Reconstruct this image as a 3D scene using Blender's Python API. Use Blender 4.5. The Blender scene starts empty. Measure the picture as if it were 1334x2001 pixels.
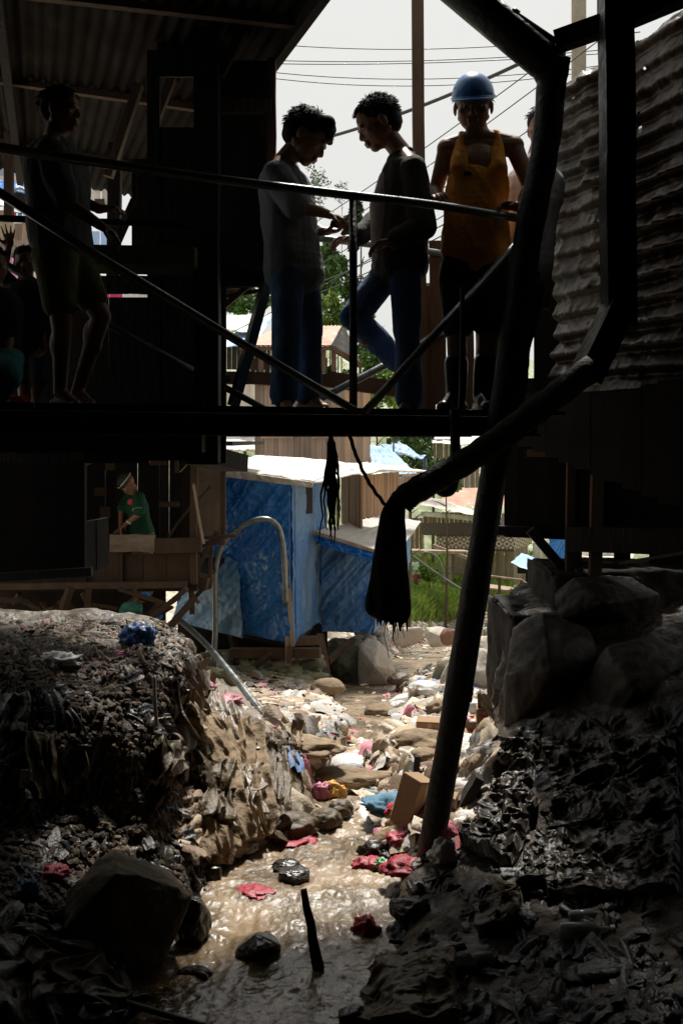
import bpy, math, random
import numpy as np
from mathutils import Vector, Matrix
rnd = random.Random(11)
C = bpy.context.scene.collection
F = 1800.0
# ---------------------------------------------------------------- camera, world, sun, exposure
cam = bpy.data.objects.new("camera", bpy.data.cameras.new("camera")); C.objects.link(cam)
cam.location = (0, 0, 0); cam.rotation_euler = (math.radians(90), 0, 0)
cam.data.sensor_fit = 'VERTICAL'; cam.data.sensor_height = 36.0; cam.data.sensor_width = 24.0
cam.data.lens = 36.0 * F / 2001.0; cam.data.shift_y = -140.0 / 2001.0
cam.data.clip_start = 0.05; cam.data.clip_end = 3000
bpy.context.scene.camera = cam
SUN_EL, SUN_AZ = math.radians(58), math.radians(6)      # azimuth measured from +Y (away from camera) towards +X
w = bpy.data.worlds.new("World"); bpy.context.scene.world = w; w.use_nodes = True
nt = w.node_tree; nt.nodes.clear()
sky = nt.nodes.new('ShaderNodeTexSky'); sky.sky_type = 'NISHITA'; sky.sun_disc = False
sky.sun_elevation = SUN_EL; sky.sun_rotation = SUN_AZ; sky.dust_density = 5.0; sky.air_density = 1.0
hs = nt.nodes.new('ShaderNodeHueSaturation'); hs.inputs['Saturation'].default_value = 0.12
mx = nt.nodes.new('ShaderNodeMix'); mx.data_type = 'RGBA'; mx.inputs[0].default_value = 0.85
mx.inputs[7].default_value = (10.0, 10.05, 9.7, 1)          # the even white of the cloud layer
bg = nt.nodes.new('ShaderNodeBackground'); bg.inputs['Strength'].default_value = 0.067
wo = nt.nodes.new('ShaderNodeOutputWorld')
nt.links.new(sky.outputs[0], hs.inputs['Color']); nt.links.new(hs.outputs[0], mx.inputs[6])
nt.links.new(mx.outputs[2], bg.inputs['Color']); nt.links.new(bg.outputs[0], wo.inputs['Surface'])
sd = bpy.data.lights.new("sun", 'SUN'); sd.energy = 5.0; sd.angle = math.radians(8); sd.color = (1, .95, .87)
so = bpy.data.objects.new("sun", sd); C.objects.link(so)
sv = Vector((math.sin(SUN_AZ) * math.cos(SUN_EL), math.cos(SUN_AZ) * math.cos(SUN_EL), math.sin(SUN_EL)))
so.rotation_euler = sv.to_track_quat('Z', 'Y').to_euler()
vs = bpy.context.scene.view_settings
vs.view_transform = 'Standard'; vs.look = 'None'; vs.exposure = 0.35; vs.gamma = 1.0; vs.use_curve_mapping = False

# ---------------------------------------------------------------- helpers
def P(px, py, Y): return Vector(((px - 667.0) / F * Y, Y, (860.0 - py) / F * Y))
def tag(o, label=None, cat=None, group=None, kind=None):
    if label: o['label'] = label
    if cat: o['category'] = cat
    if group: o['group'] = group
    if kind: o['kind'] = kind
    return o
def empty(name, loc=(0, 0, 0)):
    o = bpy.data.objects.new(name, None); C.objects.link(o); o.location = loc; o.empty_display_size = .1
    return o
def hsh(i, seed):
    i = (i.astype(np.int64) * 73856093 + seed * 19349663) & 0x7fffffff
    i = (i ^ (i >> 13)) * 1274126177 & 0x7fffffff
    i = (i ^ (i >> 16)) * 668265263 & 0x7fffffff
    return (i & 0xffff) / 65535.0
def vn(p, s=1.0, seed=0):
    """value noise -1..1 on an (n,3) array"""
    q = np.asarray(p, float) * s + 1000.0
    f0 = np.floor(q).astype(np.int64); f = q - f0; f = f * f * (3 - 2 * f)
    out = 0
    for dx in (0, 1):
        for dy in (0, 1):
            for dz in (0, 1):
                h = hsh((f0[:, 0] + dx) * 3 + (f0[:, 1] + dy) * 7919 + (f0[:, 2] + dz) * 104729, seed)
                out = out + h * (f[:, 0] if dx else 1 - f[:, 0]) * (f[:, 1] if dy else 1 - f[:, 1]) * (f[:, 2] if dz else 1 - f[:, 2])
    return out * 2 - 1
def fbm(p, s=1.0, o=4, seed=0, ridge=False):
    t = 0; a = 1.0; n = 0
    for k in range(o):
        v = vn(p, s * 2 ** k, seed + k * 17)
        if ridge: v = 1 - 2 * np.abs(v)
        t = t + v * a; n += a; a *= .5
    return t / n

MATS = {}
def mat(name, c1, c2=None, scale=4.0, rough=.8, bump=.0, bscale=20.0, metal=0.0, spec=.4, c3=None, stretch=(1, 1, 1), contrast=.25, trans=0.0, alpha=1.0, detail=6, rvar=0.0):
    if name in MATS: return MATS[name]
    m = bpy.data.materials.new(name); m.use_nodes = True; MATS[name] = m
    n = m.node_tree.nodes; L = m.node_tree.links; b = n['Principled BSDF']
    tc = n.new('ShaderNodeTexCoord'); mp = n.new('ShaderNodeMapping'); mp.inputs['Scale'].default_value = stretch
    L.new(tc.outputs['Object'], mp.inputs['Vector'])
    nz = n.new('ShaderNodeTexNoise'); nz.inputs['Scale'].default_value = scale; nz.inputs['Detail'].default_value = detail; nz.inputs['Roughness'].default_value = .65
    L.new(mp.outputs[0], nz.inputs['Vector'])
    cr = n.new('ShaderNodeValToRGB'); e = cr.color_ramp.elements
    c2 = c2 or tuple(x * .6 for x in c1)
    e[0].position = .5 - contrast; e[0].color = (*c2, 1); e[1].position = .5 + contrast; e[1].color = (*c1, 1)
    if c3: x = e.new(.5 + contrast * .35); x.color = (*c3, 1)
    L.new(nz.outputs[0], cr.inputs[0])
    at = n.new('ShaderNodeAttribute'); at.attribute_name = 'tint'
    ml = n.new('ShaderNodeMix'); ml.data_type = 'RGBA'; ml.blend_type = 'MULTIPLY'; ml.inputs[0].default_value = 1
    L.new(cr.outputs[0], ml.inputs[6]); L.new(at.outputs['Color'], ml.inputs[7]); L.new(ml.outputs[2], b.inputs['Base Color'])
    b.inputs['Roughness'].default_value = rough; b.inputs['Metallic'].default_value = metal; b.inputs['Specular IOR Level'].default_value = spec
    if rvar:
        mr = n.new('ShaderNodeMapRange'); mr.inputs[1].default_value = .35; mr.inputs[2].default_value = .65
        mr.inputs[3].default_value = max(.04, rough - rvar); mr.inputs[4].default_value = min(1, rough + rvar)
        L.new(nz.outputs[0], mr.inputs[0]); L.new(mr.outputs[0], b.inputs['Roughness'])
    if bump:
        n2 = n.new('ShaderNodeTexNoise'); n2.inputs['Scale'].default_value = bscale; n2.inputs['Detail'].default_value = 8
        L.new(mp.outputs[0], n2.inputs['Vector'])
        bp = n.new('ShaderNodeBump'); bp.inputs['Strength'].default_value = min(1, bump); bp.inputs['Distance'].default_value = .02 * max(1, bump)
        L.new(n2.outputs[0], bp.inputs['Height']); L.new(bp.outputs[0], b.inputs['Normal'])
    if trans: b.inputs['Transmission Weight'].default_value = trans
    if alpha < 1: b.inputs['Alpha'].default_value = alpha
    return m

class MB:
    """collects shapes and links them as one mesh object"""
    def __init__(s): s.v = []; s.f = []; s.t = []; s.m = []; s.tint = (1, 1, 1); s.mi = 0
    def add(s, vs_, fs_):
        o = len(s.v); s.v.extend([tuple(x) for x in vs_])
        for f in fs_: s.f.append(tuple(i + o for i in f)); s.t.append(s.tint); s.m.append(s.mi)
        return s
    def shade(s, a=.8, b=1.15):
        k = rnd.uniform(a, b); s.tint = (k, k * rnd.uniform(.96, 1.02), k * rnd.uniform(.92, 1.04)); return s
    def beam(s, p0, p1, w, h=None, up=(0, 0, 1), taper=1.0, wob=0.0, seg=1):
        p0 = Vector(p0); p1 = Vector(p1); h = h or w; d = (p1 - p0).normalized(); up = Vector(up)
        if abs(d.dot(up)) > .98: up = Vector((0, 1, 0))
        x = d.cross(up).normalized(); z = x.cross(d)
        V = []; n = max(1, seg)
        for k in range(n + 1):
            t = k / n; q = p0.lerp(p1, t); sc = 1 + (taper - 1) * t
            if wob and 0 < k < n: q = q + x * rnd.uniform(-wob, wob) + z * rnd.uniform(-wob, wob)
            for a, b_ in ((-1, -1), (1, -1), (1, 1), (-1, 1)): V.append(q + x * a * w / 2 * sc + z * b_ * h / 2 * sc)
        Fs = [(3, 2, 1, 0), (4 * n, 4 * n + 1, 4 * n + 2, 4 * n + 3)]
        for k in range(n):
            for j in range(4): Fs.append((4 * k + j, 4 * k + (j + 1) % 4, 4 * k + 4 + (j + 1) % 4, 4 * k + 4 + j))
        return s.add(V, Fs)
    def box(s, c, sz, rz=0.0, rx=0.0, ry=0.0):
        M = Matrix.Translation(Vector(c)) @ Matrix.Rotation(rz, 4, 'Z') @ Matrix.Rotation(rx, 4, 'X') @ Matrix.Rotation(ry, 4, 'Y')
        V = [M @ Vector((a * sz[0] / 2, b * sz[1] / 2, c_ * sz[2] / 2)) for a, b, c_ in ((-1,-1,-1),(1,-1,-1),(1,1,-1),(-1,1,-1),(-1,-1,1),(1,-1,1),(1,1,1),(-1,1,1))]
        return s.add(V, [(3,2,1,0),(4,5,6,7),(0,1,5,4),(1,2,6,5),(2,3,7,6),(3,0,4,7)])
    def tube(s, pts, r, n=10, cap=True):
        pts = [Vector(p) for p in pts]; m = len(pts); r = [r] * m if not hasattr(r, '__len__') else list(r)
        V = []; px = None
        for k, p in enumerate(pts):
            d = (pts[min(k + 1, m - 1)] - pts[max(k - 1, 0)]).normalized()
            if px is None:
                px = d.cross(Vector((0, 0, 1)));
                if px.length < .1: px = d.cross(Vector((0, 1, 0)))
            px = (px - d * px.dot(d)).normalized(); y = d.cross(px)
            for j in range(n):
                a = 2 * math.pi * j / n; V.append(p + (px * math.cos(a) + y * math.sin(a)) * r[k])
        Fs = [(k * n + j, k * n + (j + 1) % n, (k + 1) * n + (j + 1) % n, (k + 1) * n + j) for k in range(m - 1) for j in range(n)]
        if cap: Fs += [tuple(range(n - 1, -1, -1)), tuple((m - 1) * n + j for j in range(n))]
        return s.add(V, Fs)
    def capsule(s, p0, p1, r0, r1, n=14, k=5):
        p0 = Vector(p0); p1 = Vector(p1); d = p1 - p0
        if d.length < 1e-5: d = Vector((0, 0, 1e-4)); p1 = p0 + d
        d.normalize(); pts = []; rs = []
        for i in range(k + 1):
            a = math.pi / 2 * (1 - i / k); pts.append(p0 - d * r0 * math.sin(a)); rs.append(max(r0 * math.cos(a), 1e-4))
        for i in range(k + 1):
            a = math.pi / 2 * i / k; pts.append(p1 + d * r1 * math.sin(a)); rs.append(max(r1 * math.cos(a), 1e-4))
        x = d.cross(Vector((0, 0, 1)));
        if x.length < .1: x = d.cross(Vector((0, 1, 0)))
        x.normalize(); y = d.cross(x); V = []
        for p, r in zip(pts, rs):
            for j in range(n):
                a = 2 * math.pi * j / n; V.append(p + (x * math.cos(a) + y * math.sin(a)) * r)
        m = len(pts)
        Fs = [(q * n + j, q * n + (j + 1) % n, (q + 1) * n + (j + 1) % n, (q + 1) * n + j) for q in range(m - 1) for j in range(n)]
        Fs += [tuple(range(n - 1, -1, -1)), tuple((m - 1) * n + j for j in range(n))]
        return s.add(V, Fs)
    def ell(s, c, ax, n=16, k=10):
        """ellipsoid, ax = three axis vectors"""
        c = Vector(c); a0, a1, a2 = [Vector(a) for a in ax]; V = []
        for i in range(k + 1):
            t = math.pi * (i + .02) / (k + .04)
            for j in range(n):
                p = 2 * math.pi * j / n; V.append(c + a0 * math.sin(t) * math.cos(p) + a1 * math.sin(t) * math.sin(p) + a2 * math.cos(t))
        Fs = [(q * n + j, (q + 1) * n + j, (q + 1) * n + (j + 1) % n, q * n + (j + 1) % n) for q in range(k) for j in range(n)]
        Fs += [tuple(range(n)), tuple(k * n + j for j in range(n - 1, -1, -1))]
        return s.add(V, Fs)
    def grid(s, V, nu, nv):
        """V: (nu*nv,3) array, row major"""
        return s.add([tuple(v) for v in V], [(i * nv + j, i * nv + j + 1, (i + 1) * nv + j + 1, (i + 1) * nv + j) for i in range(nu - 1) for j in range(nv - 1)])
    def mesh(s, name, mats, smooth=False):
        me = bpy.data.meshes.new(name); me.from_pydata(s.v, [], s.f)
        for m in (mats if isinstance(mats, (list, tuple)) else [mats]): me.materials.append(m)
        at = me.attributes.new('tint', 'FLOAT_COLOR', 'FACE')
        t = np.ones((len(s.f), 4), np.float32)
        if len(s.f): t[:, :3] = np.array(s.t, np.float32)
        at.data.foreach_set('color', t.ravel()); me.polygons.foreach_set('material_index', s.m)
        if smooth: me.polygons.foreach_set('use_smooth', [True] * len(s.f))
        me.update(); return me
    def build(s, name, mats, parent=None, smooth=False, bevel=0.0, solid=0.0):
        me = s.mesh(name, mats, smooth)
        o = bpy.data.objects.new(name, me); C.objects.link(o)
        if parent is not None:
            o.parent = parent; o.matrix_parent_inverse = Matrix.Identity(4)
            me.transform(Matrix.Translation(-Vector(world_loc(parent))))
        if bevel: m = o.modifiers.new('bevel', 'BEVEL'); m.width = bevel; m.segments = 2; m.limit_method = 'ANGLE'
        if solid: m = o.modifiers.new('solid', 'SOLIDIFY'); m.thickness = solid; m.offset = 0
        return o
def world_loc(o):
    v = Vector((0, 0, 0))
    while o is not None: v = v + o.location; o = o.parent
    return v
def center(o):
    """moves a top-level mesh object's origin to the foot of its shape"""
    me = o.data; n = len(me.vertices)
    if not n or o.parent: return o
    a = np.empty(n * 3); me.vertices.foreach_get('co', a); a = a.reshape(-1, 3)
    c = (a.min(0) + a.max(0)) / 2; c[2] = a[:, 2].min()
    me.transform(Matrix.Translation(-Vector(c))); o.location = Vector(c); return o

def sdf_mesh(mb, voxel, smooth=4, wr=None):
    """one continuous surface grown round the collected shapes"""
    tmp = bpy.data.objects.new('tmp', mb.mesh('tmp', [])); C.objects.link(tmp)
    m = tmp.modifiers.new('r', 'REMESH'); m.mode = 'VOXEL'; m.voxel_size = voxel
    if smooth: q = tmp.modifiers.new('s', 'SMOOTH'); q.factor = .5; q.iterations = smooth
    dg = bpy.context.evaluated_depsgraph_get(); dg.update()
    me = bpy.data.meshes.new_from_object(tmp.evaluated_get(dg), depsgraph=dg)
    old = tmp.data; bpy.data.objects.remove(tmp); bpy.data.meshes.remove(old)
    n = len(me.vertices); co = np.empty(n * 3); me.vertices.foreach_get('co', co); co = co.reshape(-1, 3)
    if wr:
        no = np.empty(n * 3); me.vertices.foreach_get('normal', no); no = no.reshape(-1, 3)
        co = co + no * wr(co)[:, None]; me.vertices.foreach_set('co', co.ravel())
    for a in list(me.attributes):
        if a.name == 'tint': me.attributes.remove(a)
    at = me.attributes.new('tint', 'FLOAT_COLOR', 'FACE'); at.data.foreach_set('color', np.ones(len(me.polygons) * 4, np.float32))
    me.polygons.foreach_set('use_smooth', [True] * len(me.polygons)); me.update()
    return me
def from_mesh(name, me, m, parent=None):
    me.name = name; me.materials.clear(); me.materials.append(m)
    o = bpy.data.objects.new(name, me); C.objects.link(o)
    if parent is not None: o.parent = parent; me.transform(Matrix.Translation(-world_loc(parent)))
    return o
def catmull(pts, n):
    pts = [Vector(p) for p in pts]; q = [pts[0] * 2 - pts[1]] + pts + [pts[-1] * 2 - pts[-2]]; out = []
    for i in range(1, len(q) - 2):
        for k in range(n):
            t = k / n; a, b, c, d = q[i - 1], q[i], q[i + 1], q[i + 2]
            out.append(.5 * ((2 * b) + (c - a) * t + (2 * a - 5 * b + 4 * c - d) * t * t + (3 * b - a - 3 * c + d) * t ** 3))
    out.append(pts[-1]); return out
def patch(corners, nu, nv, disp=None, mbx=None):
    """sheet between four corners (tl, tr, br, bl) or between two polylines; disp(u,v,co)->(n,3)"""
    tl, tr, br, bl = [np.array(c) for c in corners]
    u = np.linspace(0, 1, nu)[:, None, None]; v = np.linspace(0, 1, nv)[None, :, None]
    co = (tl * (1 - v) + tr * v) * (1 - u) + (bl * (1 - v) + br * v) * u
    co = co.reshape(-1, 3)
    U = np.repeat(np.linspace(0, 1, nu), nv); V_ = np.tile(np.linspace(0, 1, nv), nu)
    if disp is not None: co = co + disp(U, V_, co)
    mb = mbx or MB(); mb.grid(co, nu, nv); return mb
# ---------------------------------------------------------------- materials of the setting
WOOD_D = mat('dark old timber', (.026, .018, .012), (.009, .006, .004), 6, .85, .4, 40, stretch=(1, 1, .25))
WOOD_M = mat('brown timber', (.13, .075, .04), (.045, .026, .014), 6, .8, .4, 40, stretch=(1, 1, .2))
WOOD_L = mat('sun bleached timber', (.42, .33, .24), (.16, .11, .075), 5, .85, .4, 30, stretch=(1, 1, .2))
SHADE_WOOD = mat('shade black boards', (.012, .009, .007), (.005, .004, .003), 6, .9, .3, 30, spec=.2)  # timber colour taken near black to stand in for shade
STEEL = mat('painted dark steel', (.045, .045, .042), (.016, .013, .011), 9, .5, .45, 28, metal=.3, rvar=.12)
PIPE = mat('weathered grey pipe', (.3, .33, .32), (.1, .11, .11), 12, .38, .12, 70, metal=.55, rvar=.12)
# ---------------------------------------------------------------- terrain: cross sections (X, z) at distances Y
ST = {
-8: [(-9,0),(-5,-.6),(-3,-1),(-2,-1.5),(-1.6,-1.8),(-1.3,-2),(-1,-2.05),(-.7,-2.15),(-.2,-2.2),(.3,-2.15),(.6,-2),(1,-1.9),(1.6,-1.7),(2.6,-1.3),(5,-.6),(9,0)],
1.5: [(-6,-.9),(-3,-1.1),(-2.2,-1.4),(-1.8,-1.7),(-1.4,-1.9),(-1.2,-2.0),(-1.0,-2.08),(-.85,-2.3),(-.3,-2.35),(.05,-2.3),(.25,-2.12),(.8,-2.05),(1.5,-1.9),(2.2,-1.6),(4,-1),(6,-.5)],
3.4: [(-6,-.9),(-2.5,-1.1),(-1.9,-1.5),(-1.5,-1.8),(-1.25,-1.95),(-1.1,-2.05),(-.95,-2.12),(-.78,-2.32),(-.3,-2.36),(.05,-2.3),(.2,-2.14),(.6,-2.05),(1.1,-1.93),(1.6,-1.7),(3,-1.2),(6,-.6)],
4.2: [(-6,-.9),(-3,-1.1),(-2.3,-1.4),(-1.8,-1.7),(-1.5,-1.85),(-1.2,-2.0),(-.95,-2.12),(-.78,-2.32),(-.3,-2.38),(.12,-2.32),(.28,-2.17),(.75,-2.0),(1.2,-1.85),(1.7,-1.6),(3,-1.1),(6,-.6)],
4.55:[(-6,-.9),(-3,-1.1),(-2.1,-1.38),(-1.5,-1.6),(-1.25,-1.8),(-1.0,-2.0),(-.82,-2.14),(-.7,-2.33),(-.2,-2.4),(.2,-2.34),(.34,-2.16),(.75,-1.98),(1.22,-1.78),(1.85,-1.45),(3,-1.05),(6,-.6)],
4.8: [(-6,-.9),(-3,-1.1),(-1.9,-1.25),(-1.2,-1.42),(-1.0,-1.65),(-.9,-1.95),(-.75,-2.15),(-.66,-2.35),(-.1,-2.42),(.3,-2.35),(.42,-2.15),(.75,-1.95),(1.25,-1.7),(2,-1.3),(3,-1),(6,-.6)],
5.3: [(-6,-.9),(-3,-1.05),(-1.9,-1.16),(-1.12,-1.18),(-.95,-1.28),(-.85,-1.8),(-.5,-2.12),(-.28,-2.38),(0,-2.45),(.25,-2.4),(.38,-2.2),(.7,-2.0),(.95,-1.72),(1.5,-1.4),(3,-1),(6,-.6)],
6.0: [(-6,-.9),(-3,-1.05),(-2,-1.14),(-1.25,-1.12),(-1.02,-1.3),(-.92,-1.62),(-.6,-1.85),(-.22,-2.42),(0,-2.5),(.22,-2.45),(.45,-2.3),(.9,-2.22),(1.06,-1.75),(1.14,-1.15),(3,-.9),(6,-.6)],
6.8: [(-6,-1.0),(-3,-1.3),(-2,-1.5),(-1.4,-1.6),(-1.15,-1.7),(-.8,-1.95),(-.2,-2.3),(-.08,-2.52),(.05,-2.57),(.18,-2.52),(.3,-2.34),(1.12,-2.32),(1.28,-1.8),(1.34,-1.1),(3,-.9),(6,-.6)],
8:   [(-6,-1.3),(-3.5,-1.8),(-2.5,-2.0),(-1.8,-2.1),(-1.3,-2.2),(-.8,-2.4),(-.02,-2.48),(.1,-2.7),(.25,-2.75),(.38,-2.7),(.5,-2.48),(1.3,-2.45),(1.55,-1.9),(1.65,-1.3),(4,-1),(6,-.7)],
9.5: [(-7,-1.6),(-4,-2.1),(-3,-2.3),(-2.2,-2.35),(-1.6,-2.4),(-1,-2.55),(-.1,-2.65),(.05,-2.88),(.4,-2.92),(.6,-2.88),(.75,-2.63),(1.8,-2.6),(2.3,-2.4),(2.6,-1.9),(5,-1.3),(8,-.8)],
11:  [(-8,-1.9),(-5,-2.3),(-3.5,-2.5),(-2.6,-2.6),(-2,-2.65),(-1.2,-2.75),(-.3,-2.83),(-.15,-3.1),(.25,-3.14),(.62,-3.1),(.8,-2.86),(1.8,-2.8),(2.6,-2.7),(3.5,-2.2),(6,-1.5),(9,-1)],
14:  [(-10,-2),(-6,-2.6),(-4,-3),(-3,-3.1),(-2,-3.2),(-1,-3.3),(0,-3.4),(.3,-3.65),(.7,-3.7),(1.1,-3.65),(1.6,-3.4),(2.5,-3.3),(3.5,-3.2),(5,-2.9),(8,-2),(12,-1)],
20:  [(-16,-2),(-9,-3),(-6,-3.6),(-4,-4),(-2.5,-4.2),(-1,-4.3),(.5,-4.4),(1.0,-4.85),(1.5,-4.9),(2.0,-4.85),(2.8,-4.6),(4,-4.4),(5.5,-4.4),(8,-4.2),(12,-3),(20,-1)],
30:  [(-24,1),(-14,-1),(-8,-3),(-4,-4.2),(-1,-5.0),(.8,-5.6),(2.0,-6.1),(2.6,-6.75),(3.1,-6.8),(3.6,-6.75),(4.8,-6.4),(6.5,-6.3),(8.5,-6.3),(12,-6.2),(18,-4),(30,-1)],
38:  [(-30,4),(-18,1),(-10,-2),(-4,-4),(0,-5.5),(2,-6.2),(3.4,-6.8),(4.1,-7.8),(4.8,-7.9),(5.6,-7.8),(6.2,-7.1),(8,-7.0),(10,-7.0),(14,-7),(20,-5),(34,-1)],
50:  [(-40,8),(-24,4),(-14,0),(-5,-4),(0,-6.2),(3,-7.2),(5,-7.9),(6.5,-8.1),(8,-8.3),(9.5,-8.4),(11,-8.4),(12,-8.4),(14,-8.4),(18,-8),(26,-5),(44,2)],
65:  [(-60,16),(-34,8),(-18,2),(-8,-3),(0,-6),(4,-8),(7,-9),(9,-9.2),(11,-9.3),(13,-9.3),(15,-9.2),(17,-9),(20,-8),(26,-5),(38,0),(60,10)],
80:  [(-75,24),(-42,14),(-22,7),(-10,3),(0,-1),(5,-3),(9,-4),(12,-4),(15,-4),(18,-4),(21,-3),(24,-2),(28,0),(34,2),(48,8),(75,18)],
100: [(-90,34),(-50,22),(-28,14),(-14,9),(-4,6),(4,4),(10,3),(13,3),(16,3),(20,3),(24,3),(28,4),(33,5),(40,7),(55,14),(90,26)],
140: [(-140,46),(-80,34),(-45,24),(-24,18),(-10,15),(2,12),(9,11),(14,10),(18,10),(24,10),(30,10),(38,11),(48,13),(60,16),(85,24),(140,40)],
260: [(-300,60),(-170,46),(-100,36),(-60,30),(-30,26),(-10,22),(5,20),(15,20),(25,20),(40,20),(55,22),(75,24),(100,28),(130,34),(190,44),(300,60)],
900: [(-900,60),(-500,40),(-300,30),(-180,20),(-90,10),(-40,5),(0,0),(30,0),(60,0),(100,0),(150,5),(220,10),(300,20),(420,30),(600,45),(900,60)],
}
SY = np.array(sorted(ST)); SP = np.array([ST[k] for k in sorted(ST)], float)
TY = np.concatenate([np.linspace(-8, 2.5, 12)[:-1], np.linspace(2.5, 7.2, 210)[:-1], np.linspace(7.2, 14, 130)[:-1], np.linspace(14, 30, 90)[:-1],
                     np.linspace(30, 65, 70)[:-1], np.linspace(65, 150, 50)[:-1], np.linspace(150, 900, 24)])
nseg = [4, 8, 22, 22, 14, 14, 14, 8, 8, 8, 14, 20, 20, 14, 6]
def terr():
    K = SP.shape[1]; rows = []
    for Y in TY:
        r = np.array([[np.interp(Y, SY, SP[:, k, c]) for c in (0, 1)] for k in range(K)]); rows.append(r)
    R = np.array(rows)                                    # ny,K,2
    cols = [R[:, 0]]
    for k in range(K - 1):
        for j in range(1, nseg[k] + 1): cols.append(R[:, k] * (1 - j / nseg[k]) + R[:, k + 1] * j / nseg[k])
    G = np.stack(cols, 1)                                 # ny,nx,2
    # soften the section corners
    for _ in range(3): G[:, 1:-1, 1] = G[:, 1:-1, 1] * .5 + (G[:, :-2, 1] + G[:, 2:, 1]) * .25
    ny, nx = G.shape[:2]
    co = np.empty((ny, nx, 3)); co[..., 0] = G[..., 0]; co[..., 1] = TY[:, None]; co[..., 2] = G[..., 1]
    flat = co.reshape(-1, 3)
    du = np.gradient(co, axis=0); dv = np.gradient(co, axis=1)
    n = np.cross(dv, du).reshape(-1, 3); n /= np.linalg.norm(n, axis=1)[:, None] + 1e-9
    n[n[:, 2] < 0] *= -1
    Yv = flat[:, 1]; amp = np.interp(Yv, [0, 5, 8, 14, 30, 60, 150], [.05, .075, .08, .14, .25, .5, 2.0])
    sc = np.interp(Yv, [0, 8, 30, 100], [1, 1, .35, .12])
    q = flat * sc[:, None]
    inwater = np.clip(1 - np.abs(np.tile(np.arange(nx), ny) - sum(nseg[:8])) / 14.0, 0, 1)
    d = fbm(q, 2.2, 5, 3) * amp * 1.2 + fbm(q, 9, 3, 9, ridge=True) * amp * .3
    d *= 1 - .8 * inwater
    steep = np.clip(1 - n[:, 2], 0, 1)
    rill = fbm(flat * np.array([1, 1, .12]), 7, 3, 21, ridge=True) * .09 * steep * (Yv < 8)
    return flat + n * (d + rill)[:, None], ny, nx
TCO, TNY, TNX = terr()
def ground_mat():
    m = bpy.data.materials.new('ground'); m.use_nodes = True; n = m.node_tree.nodes; L = m.node_tree.links; b = n['Principled BSDF']
    geo = n.new('ShaderNodeNewGeometry'); sp = n.new('ShaderNodeSeparateXYZ'); L.new(geo.outputs['Position'], sp.inputs[0])
    def noise(s, d=8):
        z = n.new('ShaderNodeTexNoise'); z.inputs['Scale'].default_value = s; z.inputs['Detail'].default_value = d; L.new(geo.outputs['Position'], z.inputs['Vector']); return z
    def ramp(src, *st):
        r = n.new('ShaderNodeValToRGB'); L.new(src, r.inputs[0]); e = r.color_ramp.elements
        e[0].position, e[0].color = st[0][0], (*st[0][1], 1); e[1].position, e[1].color = st[-1][0], (*st[-1][1], 1)
        for p, c in st[1:-1]: x = e.new(p); x.color = (*c, 1)
        return r
    mud = ramp(noise(5).outputs[0], (.3, (.018, .011, .006)), (.5, (.042, .028, .015)), (.7, (.085, .06, .032)))
    sand = ramp(noise(6).outputs[0], (.3, (.2, .15, .1)), (.5, (.42, .34, .25)), (.68, (.6, .52, .42)))
    grass = ramp(noise(.8).outputs[0], (.3, (.05, .08, .02)), (.5, (.13, .17, .05)), (.7, (.32, .3, .16)))
    def mask(out, a, c, nz):
        ad = n.new('ShaderNodeMath'); ad.operation = 'MULTIPLY_ADD'; L.new(nz, ad.inputs[0]); ad.inputs[1].default_value = (c - a) * .9; L.new(out, ad.inputs[2])
        r = n.new('ShaderNodeMapRange'); L.new(ad.outputs[0], r.inputs[0]); r.inputs[1].default_value = a + (c - a) * .45; r.inputs[2].default_value = c + (c - a) * .1; return r
    nz = noise(1.5)
    mm_ = n.new('ShaderNodeMapRange'); L.new(sp.outputs['X'], mm_.inputs[0]); mm_.inputs[1].default_value = .75; mm_.inputs[2].default_value = 1.5; mm_.inputs[3].default_value = 0; mm_.inputs[4].default_value = -3.2; sb = n.new('ShaderNodeMath'); sb.operation = 'ADD'; L.new(sp.outputs['Y'], sb.inputs[0]); L.new(mm_.outputs[0], sb.inputs[1]); m1 = mask(sb.outputs[0], 5.8, 7.6, nz.outputs[0]); m2 = mask(sp.outputs['Y'], 24, 34, noise(.3).outputs[0])
    x1 = n.new('ShaderNodeMix'); x1.data_type = 'RGBA'; L.new(m1.outputs[0], x1.inputs[0]); L.new(mud.outputs[0], x1.inputs[6]); L.new(sand.outputs[0], x1.inputs[7])
    x2 = n.new('ShaderNodeMix'); x2.data_type = 'RGBA'; L.new(m2.outputs[0], x2.inputs[0]); L.new(x1.outputs[2], x2.inputs[6]); L.new(grass.outputs[0], x2.inputs[7])
    L.new(x2.outputs[2], b.inputs['Base Color'])
    rr = n.new('ShaderNodeMapRange'); L.new(noise(9).outputs[0], rr.inputs[0]); rr.inputs[1].default_value = .35; rr.inputs[2].default_value = .6; rr.inputs[3].default_value = .28; rr.inputs[4].default_value = .9
    L.new(rr.outputs[0], b.inputs['Roughness'])
    bp = n.new('ShaderNodeBump'); bp.inputs['Strength'].default_value = .9; bp.inputs['Distance'].default_value = .03
    L.new(noise(22, 12).outputs[0], bp.inputs['Height']); L.new(bp.outputs[0], b.inputs['Normal'])
    return m
g = MB(); g.grid(TCO, TNY, TNX); gro = g.build('ground', ground_mat(), smooth=True); tag(gro, kind='structure')
from mathutils.bvhtree import BVHTree
BV = BVHTree.FromPolygons([tuple(v) for v in TCO], [tuple(f) for f in g.f])
def gz(x, y):
    h = BV.ray_cast(Vector((x, y, 80)), Vector((0, 0, -1)))
    return (h[0].z, h[1]) if h[0] is not None else (-2.3, Vector((0, 0, 1)))
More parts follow.
